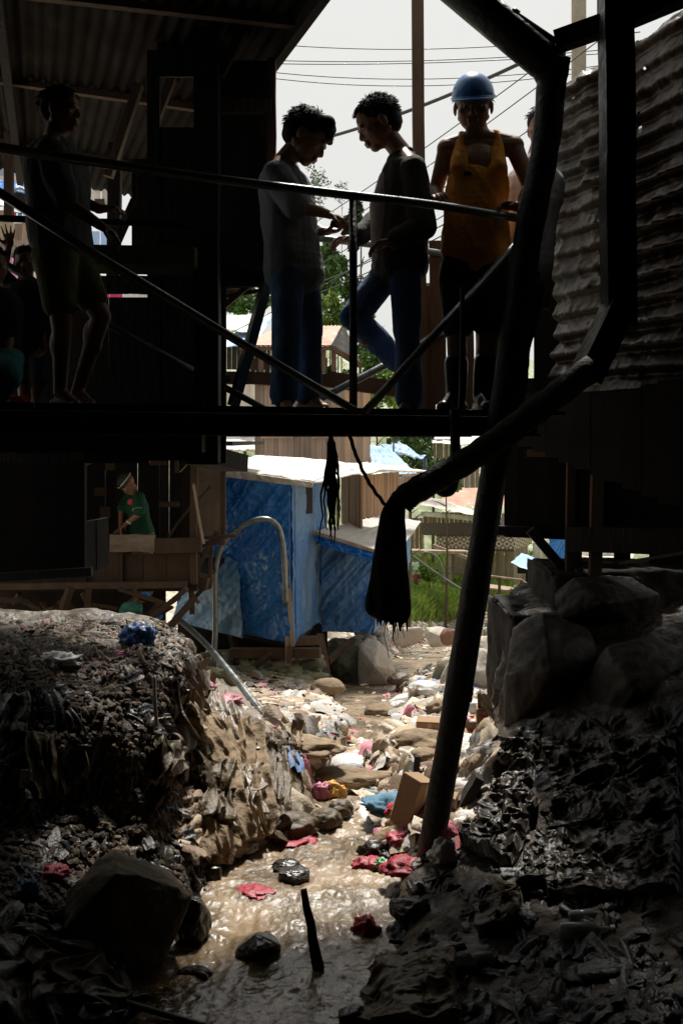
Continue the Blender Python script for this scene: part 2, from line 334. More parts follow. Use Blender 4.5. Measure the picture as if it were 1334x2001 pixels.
def onpix(px, py):
    """where the sight line through a photo point meets the ground"""
    d = Vector(((px - 667) / F, 1, (860 - py) / F)).normalized(); h = BV.ray_cast(Vector((0, 0, 0)) + d * 1.5, d)
    return h[0], h[1]
# ---------------------------------------------------------------- stream
WY = [-8, 1.5, 3.5, 4.7, 5.5, 6.3, 7, 8.6, 11, 14, 18, 24, 30, 38, 42]
WZ = [-2.0, -2.13, -2.2, -2.25, -2.31, -2.39, -2.47, -2.68, -2.98, -3.53, -4.3, -5.55, -6.6, -7.72, -7.8]
def water_z(Y): return float(np.interp(Y, WY, WZ))
def build_stream():
    ys = np.concatenate([np.linspace(-8, 2.6, 10)[:-1], np.linspace(2.6, 7.5, 460)[:-1], np.linspace(7.5, 14, 150)[:-1], np.linspace(14, 42, 90)])
    nx = 150; co = []
    for Y in ys:
        L_ = np.interp(Y, SY, SP[:, 7, 0]) - .35; R_ = np.interp(Y, SY, SP[:, 9, 0]) + .4
        xs = np.linspace(L_, R_, nx); co.append(np.stack([xs, np.full(nx, Y), np.full(nx, water_z(Y))], 1))
    co = np.concatenate(co)
    # riffles: ridged ripples, stronger where the bed drops
    amp = np.interp(co[:, 1], [2, 3.3, 3.7, 4.6, 5.6, 7, 10, 40], [.003, .006, .018, .021, .018, .012, .012, .02])
    q = co + np.stack([fbm(co, 2.5, 2, 5), fbm(co, 2.5, 2, 6), 0 * co[:, 0]], 1) * .12
    co[:, 2] += (fbm(q * np.array([1.1, .7, 1]), 13, 3, 31, ridge=True) * .8 + fbm(q, 34, 2, 41) * .25 + fbm(q, 4, 2, 45) * .6) * amp
    m = bpy.data.materials.new('muddy stream water'); m.use_nodes = True; n = m.node_tree.nodes; L = m.node_tree.links; b = n['Principled BSDF']
    geo = n.new('ShaderNodeNewGeometry'); nz = n.new('ShaderNodeTexNoise'); nz.inputs['Scale'].default_value = 3.5; nz.inputs['Detail'].default_value = 10; nz.inputs['Distortion'].default_value = .8
    L.new(geo.outputs['Position'], nz.inputs['Vector']); r = n.new('ShaderNodeValToRGB'); L.new(nz.outputs[0], r.inputs[0]); e = r.color_ramp.elements
    e[0].position = .36; e[0].color = (.05, .03, .011, 1); e[1].position = .62; e[1].color = (.25, .17, .095, 1)
    x = e.new(.5); x.color = (.13, .08, .034, 1)
    mpf = n.new('ShaderNodeMapping'); mpf.inputs['Scale'].default_value = (1.3, .6, 1); L.new(geo.outputs['Position'], mpf.inputs['Vector'])
    nf = n.new('ShaderNodeTexNoise'); nf.inputs['Scale'].default_value = 26; nf.inputs['Detail'].default_value = 7; nf.inputs['Roughness'].default_value = .75; nf.inputs['Distortion'].default_value = 2.2; L.new(mpf.outputs[0], nf.inputs['Vector'])
    nf2 = n.new('ShaderNodeTexNoise'); nf2.inputs['Scale'].default_value = 2.6; nf2.inputs['Detail'].default_value = 3; L.new(geo.outputs['Position'], nf2.inputs['Vector'])
    af = n.new('ShaderNodeMath'); af.operation = 'MULTIPLY_ADD'; L.new(nf2.outputs[0], af.inputs[0]); af.inputs[1].default_value = .45; L.new(nf.outputs[0], af.inputs[2])
    rf = n.new('ShaderNodeMapRange'); L.new(af.outputs[0], rf.inputs[0]); rf.inputs[1].default_value = .72; rf.inputs[2].default_value = .9; rf.inputs[3].default_value = 0; rf.inputs[4].default_value = .75
    xf = n.new('ShaderNodeMix'); xf.data_type = 'RGBA'; L.new(rf.outputs[0], xf.inputs[0]); L.new(r.outputs[0], xf.inputs[6]); xf.inputs[7].default_value = (.42, .36, .28, 1)
    L.new(xf.outputs[2], b.inputs['Base Color']); spy = n.new('ShaderNodeSeparateXYZ'); L.new(geo.outputs['Position'], spy.inputs[0]); mry = n.new('ShaderNodeMapRange'); L.new(spy.outputs['Y'], mry.inputs[0]); mry.inputs[1].default_value = 3.7; mry.inputs[2].default_value = 4.4; mry.inputs[3].default_value = .04; mry.inputs[4].default_value = .42; L.new(mry.outputs[0], b.inputs['Roughness']); b.inputs['IOR'].default_value = 1.45; b.inputs['Specular IOR Level'].default_value = .55
    n2 = n.new('ShaderNodeTexNoise'); n2.inputs['Scale'].default_value = 34; n2.inputs['Detail'].default_value = 5; n2.inputs['Distortion'].default_value = 1.2; L.new(geo.outputs['Position'], n2.inputs['Vector'])
    bp = n.new('ShaderNodeBump'); bp.inputs['Strength'].default_value = .35; bp.inputs['Distance'].default_value = .01; L.new(n2.outputs[0], bp.inputs['Height']); L.new(bp.outputs[0], b.inputs['Normal'])
    o = MB().grid(co, len(ys), nx).build('water', m, smooth=True); tag(o, kind='structure')
build_stream()
# ---------------------------------------------------------------- near structures
TIN_D = mat('rusty dark tin', (.020, .016, .012), (.008, .006, .004), 3, .85, .2, 30, metal=.0, spec=.15, c3=(.017, .012, .008), rvar=.15)
TIN_W = mat('crumpled old tin', (.078, .077, .07), (.03, .014, .006), 2.2, .4, .35, 26, metal=.45, c3=(.05, .034, .022), rvar=.15, contrast=.16)
TIN_L = mat('bright roof tin', (.72, .7, .66), (.4, .3, .22), 2.5, .55, .2, 16, metal=.1, contrast=.2)
TIN_R = mat('rusted roof tin', (.62, .55, .5), (.3, .12, .07), 1.2, .6, .3, 14, c3=(.42, .25, .17), metal=.1, contrast=.22)
GREEN_B = mat('olive painted board', (.10, .14, .05), (.05, .07, .03), 5, .6)
def planks(mb, a, b, z0, z1, pw=.13, th=.02, gap=.006, jag=0.0, skip=()):
    """upright boards from ground point a to b (x,y)"""
    a = Vector((a[0], a[1], 0)); b = Vector((b[0], b[1], 0)); L = (b - a).length; d = (b - a) / L; nrm = Vector((-d.y, d.x, 0)); s = 0; k = 0
    z0f = z0 if callable(z0) else (lambda t: z0); z1f = z1 if callable(z1) else (lambda t: z1)
    while s < L - 1e-4:
        w_ = min(pw * rnd.uniform(.75, 1.25), L - s); c = a + d * (s + w_ / 2); t = (s + w_ / 2) / L; k += 1
        if k not in skip and w_ > .01:
            mb.shade(.7, 1.25); zb = z0f(t) - rnd.uniform(0, jag); zt = z1f(t) + rnd.uniform(0, jag) * .5; o = nrm * rnd.uniform(0, .006)
            tl = rnd.uniform(-.004, .004)
            mb.beam(c + o + Vector((0, 0, zb)), c + o + d * tl + Vector((0, 0, zt)), w_ - gap, th, up=nrm)
        s += w_
    mb.tint = (1, 1, 1)
def corr(corners, pitch=.076, amp=.012, along='v', crump=.0, mbx=None, nv=10, seed=0, L=None):
    """corrugated sheet tl,tr,br,bl; ridges run along v (tl->bl) or u"""
    tl, tr, br, bl = [np.array(c, float) for c in corners]
    wid = np.linalg.norm((tr - tl)) if along == 'v' else np.linalg.norm(bl - tl)
    n = max(4, int(wid / pitch * 6))
    nn = np.cross(tr - tl, bl - tl); nn = nn / np.linalg.norm(nn)
    def D(u, v, co):
        t = v if along == 'v' else u
        a = np.sin(t * wid / pitch * 2 * math.pi) * amp
        c = fbm(co, 1.6, 3, seed) * crump + fbm(co, 6, 3, seed + 3, ridge=True) * crump * .3
        a = a * (1 - .35 * np.clip(crump * 8, 0, 1) * (fbm(co, 2.5, 2, seed + 7) > .15))
        return (a + c)[:, None] * nn
    return patch(corners, nv if along == 'v' else n, n if along == 'v' else nv, D, mbx)

# enclosure added to shade the foreground: floor above, board walls each side and behind
cb = empty('shade_enclosure', (0, -2, -2)); tag(cb, 'unseen board enclosure added around the viewer to shade the foreground', 'house')
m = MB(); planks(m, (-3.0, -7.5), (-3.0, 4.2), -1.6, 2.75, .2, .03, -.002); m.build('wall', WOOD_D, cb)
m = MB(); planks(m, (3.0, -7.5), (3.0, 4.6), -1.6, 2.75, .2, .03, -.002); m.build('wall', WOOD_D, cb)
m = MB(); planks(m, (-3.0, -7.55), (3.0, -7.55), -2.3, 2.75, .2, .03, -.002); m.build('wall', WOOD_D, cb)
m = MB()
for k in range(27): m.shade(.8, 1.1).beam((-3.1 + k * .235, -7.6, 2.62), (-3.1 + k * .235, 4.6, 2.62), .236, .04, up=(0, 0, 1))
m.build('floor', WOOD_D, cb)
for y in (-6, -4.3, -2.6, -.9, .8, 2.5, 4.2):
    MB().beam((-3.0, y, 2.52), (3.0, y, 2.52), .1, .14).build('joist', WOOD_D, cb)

# left building beyond the bridge: roof, walls, posts
lb = empty('roadside_shack', (-2, 5.3, -1.2)); tag(lb, 'unlit timber shack left of the footbridge under a ribbed tin roof', 'house')
rc = [Vector(v) for v in ((-4.3, 4.0, 2.62), (.1, 4.15, 2.28), (-1.45, 7.6, 1.95), (-4.6, 7.6, 2.62))]
corr(rc, .09, .014, 'v', .012, nv=40, seed=4).build('roof', TIN_D, lb, smooth=True)
m = MB(); MB.beam(m, rc[1] + Vector((-.02, 0, -.05)), rc[2] + Vector((0, 0, -.05)), .05, .08); m.build('rafter', WOOD_D, lb)
for t in (.33, .62):
    a = rc[0].lerp(rc[1], t); b = rc[3].lerp(rc[2], t); MB().beam(a + Vector((0, 0, -.06)), b + Vector((0, 0, -.06)), .05, .09).build('rafter', WOOD_D, lb)
for t in (.2, .5, .8):
    a = rc[0].lerp(rc[3], t); b = rc[1].lerp(rc[2], t); MB().beam(a + Vector((0, 0, -.03)), b + Vector((0, 0, -.03)), .05, .04).build('purlin', WOOD_M, lb)
Yw = 5.15
def wz(py, Y=Yw): return (860 - py) / F * Y
def wx(px, Y=Yw): return (px - 667) / F * Y
m = MB(); planks(m, (wx(432), Yw), (wx(533), Yw), wz(560), 2.12, .12, .02, .0); m.build('wall', WOOD_D, lb)
m = MB(); planks(m, (wx(285), Yw + .05), (wx(310), Yw + .05), wz(900), 2.2, .12, .02, .0)
planks(m, (wx(306), Yw + .05), (wx(379), Yw + .05), wz(900), wz(243), .12, .02, .0)
planks(m, (wx(306), Yw + .05), (wx(379), Yw + .05), wz(143), 2.25, .12, .02, .0)
planks(m, (wx(379), Yw + .05), (wx(440), Yw + .05), wz(905), 2.22, .12, .02, .0)
planks(m, (wx(160), Yw + .05), (wx(288), Yw + .05), wz(905), wz(578), .14, .02, .0)
planks(m, (wx(160), Yw + .05), (wx(288), Yw + .05), wz(571), wz(535), .14, .02, .0)
planks(m, (wx(-70), Yw + .15), (wx(165), Yw + .15), wz(905), wz(575), .14, .02, .0); planks(m, (wx(250), Yw + .1), (wx(292), Yw + .1), wz(520), wz(300), .1, .02, .0); m.build('wall', WOOD_D, lb)
MB().beam((wx(405, 5.0), 5.0, -.12), (wx(405, 5.0), 5.0, 2.22), .13, .12, seg=6, wob=.004).build('post', WOOD_D, lb)
MB().beam((wx(531, 5.08), 5.08, wz(560)), (wx(531, 5.08), 5.08, 2.1), .045, .06, seg=6, wob=.003).build('post', WOOD_M, lb)
MB().beam((wx(428, 5.0), 5.06, wz(218)), (wx(528, 5.0), 5.06, wz(220)), .05, .075).build('crossbeam', WOOD_M, lb)
MB().beam((wx(496, 5.0), 5.02, wz(38)), (wx(428, 5.0), 5.02, wz(165)), .05, .05).build('brace', WOOD_M, lb)
MB().beam((wx(345, 5.6), 5.6, wz(130, 5.6)), (wx(300, 5.6), 5.6, wz(245, 5.6)), .05, .05).build('brace', WOOD_M, lb)
MB().beam((wx(272, 5.6), 5.6, wz(165, 5.6)), (wx(212, 5.6), 5.6, wz(345, 5.6)), .06, .05).build('brace', WOOD_M, lb)
MB().beam((wx(276, 5.2), 5.05, wz(400)), (wx(232, 5.2), 5.05, wz(500)), .05, .04).build('brace', WOOD_M, lb)
MB().beam((wx(18, 6.8), 6.8, wz(170, 6.8)), (wx(18, 6.8), 6.8, wz(430, 6.8)), .06, .05).build('post', WOOD_M, lb)
MB().beam((wx(226, 5.9), 5.9, wz(280, 5.9)), (wx(222, 5.9), 5.9, wz(560, 5.9)), .08, .06).build('post', WOOD_D, lb)
m = MB(); m.beam((wx(168, 4.96), 4.98, wz(518)), (wx(388, 4.96), 4.98, wz(522)), .3, .1); m.build('counter', GREEN_B, lb)
# low eave over the passage right of the wall
m = corr([P(440, 515, 5.1), P(520, 540, 5.1), P(515, 552, 5.7), P(440, 590, 5.7)], .09, .012, 'v', .01, nv=8); m.build('eave', TIN_D, lb, smooth=True)
for k, y in enumerate((545, 562, 580)): MB().beam(P(438, y, 5.25), P(516, y + 2 - k * 8, 5.25), .025, .02).build('batten', WOOD_M, lb)
MB().beam(P(438, 598, 5.2), P(500, 545, 5.2), .03, .03).build('brace', WOOD_M, lb)
# floor edge under the building + hanging box below
MB().beam((wx(-60, 4.9), 4.9, wz(866)), (wx(402, 4.9), 4.95, wz(866)), .5, .09).build('floor_beam', WOOD_D, lb)
MB().beam((wx(60, 6.2), 5.9, wz(888, 6.2)), (wx(400, 6.2), 5.9, wz(880, 6.2)), .12, .07).build('floor_beam', WOOD_D, lb)
m = MB(); planks(m, (wx(-80, 5.6), 5.6), (wx(168, 5.6), 5.6), wz(1122, 5.6), wz(870, 5.6), .16, .03, -.003, jag=.02)
planks(m, (wx(160, 5.6), 5.6), (wx(182, 5.6), 5.95), wz(1112, 5.8), wz(1020, 5.6), .1, .03, 0); m.build('skirting', SHADE_WOOD, lb)
m = MB(); m.beam(P(-60, 1131, 5.5), P(180, 1116, 5.5), .04, .05); m.build('sill_beam', WOOD_D, lb)
MB().beam(P(395, 890, 5.2), P(455, 905, 5.6), .2, .1).build('bracket', WOOD_D, lb)

# ------------------------------------------------------------- footbridge
BA = Vector((-1.35, 3.64, 0)); BD = Vector((.906, .4224, 0)); BN = Vector((-.4224, .906, 0))
def br(s, z, o=0.0): return BA + BD * s + BN * o + Vector((0, 0, z))
def s_of(px):                                            # station on the near rail seen at photo column px
    a = (px - 667) / F; return (a * BA.y - BA.x) / (BD.x - a * BD.y)
fb = empty('footbridge', br(1.2, .02)); tag(fb, 'narrow steel footbridge with pipe railings crossing above the stream', 'bridge')
def ibeam(s0, s1, o):
    m = MB(); m.beam(br(s0, .125, o), br(s1, .125, o), .055, .01, up=(0, 0, 1)); m.beam(br(s0, .027, o), br(s1, .027, o), .055, .012)
    m.beam(br(s0, .076, o + .005), br(s1, .076, o + .005), .008, .086); return m
ibeam(-1.2, 2.6, 0).build('beam', STEEL, fb); ibeam(-1.2, 2.9, 1.1).build('beam', STEEL, fb)
m = MB(); s = -1.2
while s < 2.85:
    m.shade(.7, 1.1).beam(br(s, .142, .03), br(s, .142, 1.08), .17, .022); s += .178
m.build('deck', WOOD_D, fb)
for k in range(6): MB().beam(br(-.9 + k * .7, .06, .03), br(-.9 + k * .7, .06, 1.07), .04, .05).build('crossbeam', STEEL, fb)
RZ = 1.14
rr_ = [br(s_of(x), RZ + dz) for x, dz in ((-60, .02), (160, .008), (430, .0), (640, .0), (850, .004), (1012, -.01))]
MB().tube(catmull(rr_, 5), .021, 12).build('top_rail', PIPE, fb, smooth=True)
for x in (690,): MB().tube([br(s_of(x), .13), br(s_of(x), RZ)], .019, 12).build('rail_post', STEEL, fb, smooth=True)
def npt(px, py, off=.0):                                 # a point on the near railing plane
    s = s_of(px); q = br(s, 0); return q + Vector((0, 0, (860 - py) / F * q.y)) - BN * off
MB().tube([npt(-60, 342, .03), npt(180, 497, .03), npt(440, 655, .03), npt(688, 802, .03)], .02, 12).build('diagonal_brace', PIPE, fb, smooth=True)
MB().tube([npt(706, 806, .03), npt(1006, 474, .03)], .02, 12).build('diagonal_brace', PIPE, fb, smooth=True)
def fpt(px, py, o=1.1):
    a = (px - 667) / F; q0 = BA + BN * o; s = (a * q0.y - q0.x) / (BD.x - a * BD.y); q = q0 + BD * s; return q + Vector((0, 0, (860 - py) / F * q.y))
MB().tube([fpt(600, 463), fpt(665, 470), fpt(860, 494), fpt(960, 505)], .021, 12).build('top_rail', PIPE, fb, smooth=True)
MB().tube([fpt(596, 795), fpt(750, 714), fpt(845, 656), fpt(945, 615)], .022, 12).build('diagonal_brace', PIPE, fb, smooth=True)
MB().tube([fpt(-40, 485), fpt(105, 572), fpt(220, 637), fpt(405, 738)], .02, 12).build('diagonal_brace', PIPE, fb, smooth=True)
MB().beam(fpt(400, 740), fpt(448, 741), .04, .04).build('bottom_rail', STEEL, fb)
MB().tube([fpt(440, 757, .6), fpt(520, 800, .6)], .017, 10).build('diagonal_brace', STEEL, fb, smooth=True)
MB().beam(fpt(524, 540, .9), fpt(456, 792, .9), .07, .05).build('strut', STEEL, fb)
MB().beam(fpt(537, 560, .95), fpt(537, 790, .95), .036, .03).build('strut', STEEL, fb)
MB().tube([fpt(-30, 425), fpt(120, 431), fpt(320, 436), fpt(440, 447)], .018, 10).build('mid_rail', STEEL, fb, smooth=True)
m = MB(); m.beam(fpt(440, 738, 1.35), fpt(640, 742, 1.35), .04, .075, seg=8, wob=.004); m.beam(fpt(636, 740, 1.36), fpt(872, 775, 1.36), .04, .1, seg=8, wob=.005)
m.build('kick_board', WOOD_M, fb)
# steel frame leaning over the bridge end
fr = empty('steel_arch', P(830, 1700, 4.7)); tag(fr, 'thick bent steel pipe column leaning across the stream bed beside the footbridge', 'pillar')
leg = [P(1078, 150, 4.5), P(1063, 300, 4.5), P(1033, 450, 4.5), P(997, 700, 4.52), P(952, 1000, 4.57), P(903, 1300, 4.62), P(832, 1712, 4.68)]
m = MB(); cp = catmull(leg, 6); m.tube(cp, [(.070 - .003 * k / len(cp)) * (1 + .035 * math.sin(k * 1.9) + .03 * math.sin(k * .7)) for k in range(len(cp))], 20); m.build('column', STEEL, fr, smooth=True)
MB().tube([P(1084, 130, 4.5), P(1060, 118, 4.48), P(855, -55, 4.4)], .088, 20).build('upper_arm', STEEL, fr, smooth=True)
MB().ell(P(1076, 138, 4.5), [(.088, 0, 0), (0, .088, 0), (0, 0, .088)]).build('knee_joint', STEEL, fr, smooth=True)
MB().box(P(1096, 160, 4.46), (.03, .12, .2), ry=math.radians(10)).build('joint_plate', STEEL, fr)
# crossbeam and thin pipe up right
m = MB(); m.beam(P(1086, 82, 4.45), P(1190, 45, 4.35), .08, .09); m.beam(P(1186, 48, 4.35), P(1345, -18, 4.2), .08, .1); o = m.build('crossbeam', STEEL); center(o)
tag(o, 'dark timber crossbeam at upper right meeting the tall post', 'beam')
m = MB(); m.tube([P(958, 8, 4.4), P(1003, 26, 4.41), P(1086, 82, 4.45)], .017, 10); m.tube([P(998, 22, 4.41), P(1010, 31, 4.41)], .026, 10)
m.tube([P(960, 2, 4.4), P(966, 18, 4.4)], .022, 10); o = m.build('thin_pipe', STEEL, smooth=True); center(o); tag(o, 'thin dark pipe with a collar sloping between the bent column and the crossbeam', 'pipe')
# tall post with bent lower part, log brace
m = MB(); m.beam(P(1201, -40, 4.3), P(1208, 640, 4.3), .135, .13, seg=8, wob=.003); o = m.build('tall_post', STEEL); center(o); tag(o, 'thick black upright post standing before the tin wall', 'post')
m = MB(); m.beam(P(1208, 600, 4.28), P(1140, 742, 4.26), .15, .12); o = m.build('bent_prop', STEEL); center(o); tag(o, 'short black prop slanting from the thick post down to the log', 'prop')
lg = catmull([P(1160, 715, 4.2), P(1060, 792, 4.22), P(960, 868, 4.25), P(870, 925, 4.28), P(800, 966, 4.3), P(782, 985, 4.3)], 6)
m = MB(); m.tube(lg, [.062 * (1 + .06 * math.sin(i * 2.1)) for i in range(len(lg))], 14); o = m.build('log_brace', mat('dark log', (.05, .05, .035), (.02, .02, .014), 8, .75, .6, 30), smooth=True); center(o)
tag(o, 'black slanting log running from the right post down to the hanging sack', 'log')
# hanging cloth sack
def rag(name, pts_l, pts_r, Y, depth, m_, nu=60, nv=30, seed=1, jag=.0):
    L_ = catmull([P(x, y, Y) for x, y in pts_l], nu // (len(pts_l) - 1)); R_ = catmull([P(x, y, Y) for x, y in pts_r], nu // (len(pts_r) - 1))
    k = min(len(L_), len(R_)); L_ = L_[:k]; R_ = R_[:k]; V = []
    for i in range(k):
        for j in range(2 * nv):
            a = 2 * math.pi * j / (2 * nv); t = .5 - .5 * math.cos(a); p = L_[i].lerp(R_[i], t)
            V.append(p + Vector((0, math.sin(a) * depth * (.4 + .6 * (i / k)), 0)))
    V = np.array([tuple(v) for v in V]); wr = fbm(V * np.array([1, 1, .25]), 16, 3, seed, ridge=True) * .012 + fbm(V, 5, 3, seed) * .012
    V[:, 1] += wr; V[:, 0] += wr * .4
    if jag: V[-2 * nv:, 2] += (hsh(np.arange(2 * nv) // 2, seed) - .6) * jag
    m = MB(); n2 = 2 * nv
    m.add(V, [(i * n2 + j, i * n2 + (j + 1) % n2, (i + 1) * n2 + (j + 1) % n2, (i + 1) * n2 + j) for i in range(k - 1) for j in range(n2)])
    return m
CLOTH_K = mat('soaked black cloth', (.035, .03, .024), (.012, .01, .009), 8, .9, .4, 50)
o = rag('sack', [(764, 966), (744, 1000), (733, 1052), (723, 1125), (713, 1188), (734, 1210)], [(792, 968), (791, 1010), (793, 1060), (797, 1120), (803, 1190), (797, 1212)], 4.3, .05, CLOTH_K, seed=5, jag=.09).build('hanging_sack', CLOTH_K, smooth=True)
center(o); tag(o, 'torn black sack hanging from the lower end of the slanting log', 'sack')
m = MB()
for k in range(9):
    x = rnd.uniform(745, 795); m.tube([P(x, 1195, 4.3), P(x + rnd.uniform(-4, 4), 1215, 4.3), P(x + rnd.uniform(-8, 8), 1215 + rnd.uniform(8, 40), 4.3)], [.004, .003, .001], 5)
m.tube([P(756, 1195, 4.3), P(750, 1240, 4.3), P(760, 1285, 4.3)], .0018, 5)
o.data  # sack
t = m.build('frayed_thread', CLOTH_K, o)
def cable(pts, r, m_, name='cable', label='', cat='cable', group=None, n=8, res=8, jit=0.0):
    q = catmull(pts, res)
    if jit: q = [p + Vector((rnd.uniform(-jit, jit), rnd.uniform(-jit, jit), rnd.uniform(-jit, jit))) for p in q]
    o = MB().tube(q, r, n).build(name, m_, smooth=True); center(o); tag(o, label, cat, group); return o
cable([P(682, 848, 4.2), P(700, 900, 4.22), P(725, 950, 4.25), P(757, 992, 4.3)], .009, CLOTH_K, 'rope', 'dark rope slanting from the bridge beam down to the sack', 'rope', jit=.003)
cable([P(888, 800, 4.35), P(889, 900, 4.35), P(884, 950, 4.35), P(868, 962, 4.33), P(850, 950, 4.33)], .024, STEEL, 'hook_bar', 'dark iron bar hooking under the slanting log', 'bar')
cable([P(903, 560, 4.4), P(902, 700, 4.4), P(899, 806, 4.4)], .012, STEEL, 'rod', 'slim dark rod standing at the near rail before the booted man', 'rod')
cable([P(922, 1180, 4.58), P(919, 1280, 4.58), P(922, 1340, 4.58), P(919, 1372, 4.58)], .007, CLOTH_K, 'root', 'thin dark cord dangling beside the leaning column', 'cord', jit=.003)
# clump of hanging strips
m = MB()
m.tube(catmull([P(646, 850, 4.2), P(648, 880, 4.2), P(651, 905, 4.2)], 4), [.01, .012, .02, .02, .022, .024, .026, .022, .02], 8)
for k in range(26):
    x = rnd.uniform(640, 658); ln = rnd.uniform(15, 150) if k % 3 else rnd.uniform(90, 170); pts = [P(x, 895, 4.2)]; yy = 895; xx = x
    while yy < 895 + ln: yy += 14; xx += rnd.uniform(-4, 4); pts.append(P(xx, yy, 4.2 + rnd.uniform(-.02, .02)))
    m.tube(pts, [.007 - .005 * i / len(pts) for i in range(len(pts))], 5)
for k in range(8):
    pts = [P(650, 900 + k * 3, 4.2)]; xx, yy = 650, 900
    for i in range(4): xx += rnd.uniform(-8, 8); yy += rnd.uniform(2, 14); pts.append(P(xx, yy, 4.2))
    m.tube(pts, .004, 5)
o = m.build('hanging_strips', CLOTH_K, smooth=True); center(o); tag(o, 'bunch of black torn strips dangling from the middle of the bridge beam', 'rags')
# boards and posts behind the men
def post(px0, py0, px1, py1, Y, w_, m_, label, name='wooden_post', cat='post', group=None, h_=None, seg=6, wob=.003):
    o = MB().beam(P(px0, py0, Y), P(px1, py1, Y), w_, h_ or w_, up=(0, 1, 0), seg=seg, wob=wob).build(name, m_); center(o); tag(o, label, cat, group); return o
post(815, -60, 822, 830, 5.75, .072, WOOD_M, 'tall squared timber post behind the man in the dark jacket', h_=.06)
GF = 'rough boards of the fence behind the footbridge'
for x, y0, y1, w_, lab in ((836, 560, 800, .075, 'narrow dark fence board nearest the tall timber post'), (853, 470, 790, .1, 'tallest fence board, showing between the two men on the right'), (938, 540, 800, .07, 'pale split fence board right of the booted man'), (914, 600, 800, .06, 'thin fence board seen between the booted legs')):
    post(x, y0, x + 3, y1, 5.8, w_, WOOD_M, lab, 'fence_board', 'board', GF, h_=.02)
# crumpled tin wall on the right
def tinwall():
    a = Vector((1.22, 5.6, 0)); b = Vector((1.75, 4.25, 0)); L = (b - a).length; d = (b - a) / L; nu, nv = 420, 150; V = np.empty((nu, nv, 3)); up = np.linspace(-.02, 1, nu)
    for i, t in enumerate(up):
        for j in range(nv):
            s = j / (nv - 1); x0 = a + d * (s * L)
            V[i, j] = (x0.x, x0.y, .05 + t * 2.06)
    V = V.reshape(-1, 3); z = V[:, 2]; n_ = np.array([-d.y, d.x, 0]) * -1
    if n_[0] > 0: n_ = -n_
    wv = fbm(V * np.array([1, 1, .6]), 1.2, 2, 8) * .02
    ph = (z + wv) / .118 * 2 * math.pi
    cr = .45 + .55 * np.clip(fbm(V, 1.9, 2, 12) * 1.6 + .55, 0, 1)
    dsp = np.sin(ph + .55 * np.sin(ph)) * .028 * cr + fbm(V, 2.0, 4, 3) * .03 + np.clip(fbm(V * np.array([1.6, 1.6, 1]), 2.6, 3, 5, ridge=True), 0, 1) * .035 + fbm(V, 14, 3, 15, ridge=True) * .006
    V = V + n_ * dsp[:, None]
    S = np.tile(np.linspace(0, L, nv), nu)
    # torn left edge and worn holes
    edge = .03 + .08 * np.abs(fbm(np.stack([z * 0, z * 0, z], 1), 3.3, 3, 2)) + np.interp(z, [.0, .2, .55, .9, 1.3, 1.7, 1.95, 2.12], [.02, .02, .12, .08, .04, .06, .13, .25])
    top = 2.08 + .05 * fbm(np.stack([S, S * 0, S * 0], 1), 4, 3, 6) - np.clip((.35 - S) * .2, 0, 1)
    keep = (S > edge) & (z < top)
    hole = vn(V, 42, 77) > .93
    hole &= (z > 1.4)
    keep &= ~hole
    F_ = []; K = keep.reshape(nu, nv)
    for i in range(nu - 1):
        for j in range(nv - 1):
            if K[i, j] and K[i, j + 1] and K[i + 1, j] and K[i + 1, j + 1]: F_.append((i * nv + j, i * nv + j + 1, (i + 1) * nv + j + 1, (i + 1) * nv + j))
    m = MB(); m.add(V, F_); o = m.build('tin_wall', TIN_W, smooth=True); tag(o, 'crumpled rusty corrugated tin wall rising at the right of the bridge', 'wall'); center(o)
tinwall()
# lower right building under the tin wall
rb = empty('stilt_hut', (1.7, 6.3, -1.0)); tag(rb, 'black plank hut on stilts under the tin wall, right bank', 'house')
m = MB(); planks(m, (wx(985, 6.3), 6.3), (2.6, 5.6), lambda t: -.66, .42, .12, .02, -.001); planks(m, (1.08, 5.62), (1.67, 4.1), lambda t: -.02 - .35 * t, lambda t: .27 + .02 * math.sin(t * 9), .14, .02, -.001); m.build('wall', SHADE_WOOD, rb)
m = MB(); planks(m, (1.95, 6.6), (3.2, 6.2), -1.3, -.4, .15, .02, -.001, skip=(2,)); m.build('wall', SHADE_WOOD, rb)
MB().beam(P(965, 1035, 6.25), P(1130, 1040, 6.2), .06, .06).build('floor_beam', WOOD_D, rb); MB().beam(P(1110, 1052, 6.1), P(1400, 1060, 5.6), .1, .16).build('floor_beam', WOOD_D, rb)
MB().beam(P(1030, 885, 6.15), P(1132, 885, 6.0), .05, .05).build('ledger', WOOD_M, rb)
MB().beam(P(1115, 880, 6.1), P(1112, 1135, 6.1), .055, .05, seg=5, wob=.003).build('post', WOOD_M, rb)
MB().beam(P(1167, 880, 6.0), P(1161, 1130, 6.0), .075, .06, seg=5, wob=.003).build('post', WOOD_M, rb)
MB().beam(P(1128, 1040, 6.2), P(1126, 1130, 6.2), .05, .05).build('post', WOOD_D, rb)
MB().beam(P(1035, 1035, 6.15), P(1120, 1135, 6.15), .07, .06).build('brace', WOOD_D, rb)
MB().beam(P(1210, 1100, 5.9), P(1345, 1078, 5.6), .03, .02).build('rail', WOOD_M, rb)
m = MB(); planks(m, (1.2, 5.75), (3.2, 5.0), .1, 2.0, .2, .02, -.001); m.build('wall', SHADE_WOOD, rb)
m = MB(); m.add([(1.12, 6.33, -.64), (3.4, 6.0, -.6), (3.4, 6.6, -.62), (3.4, 7.4, -.62), (1.25, 7.4, -.64)], [(0, 1, 2, 3, 4)]); m.build('floor', SHADE_WOOD, rb, solid=.04)
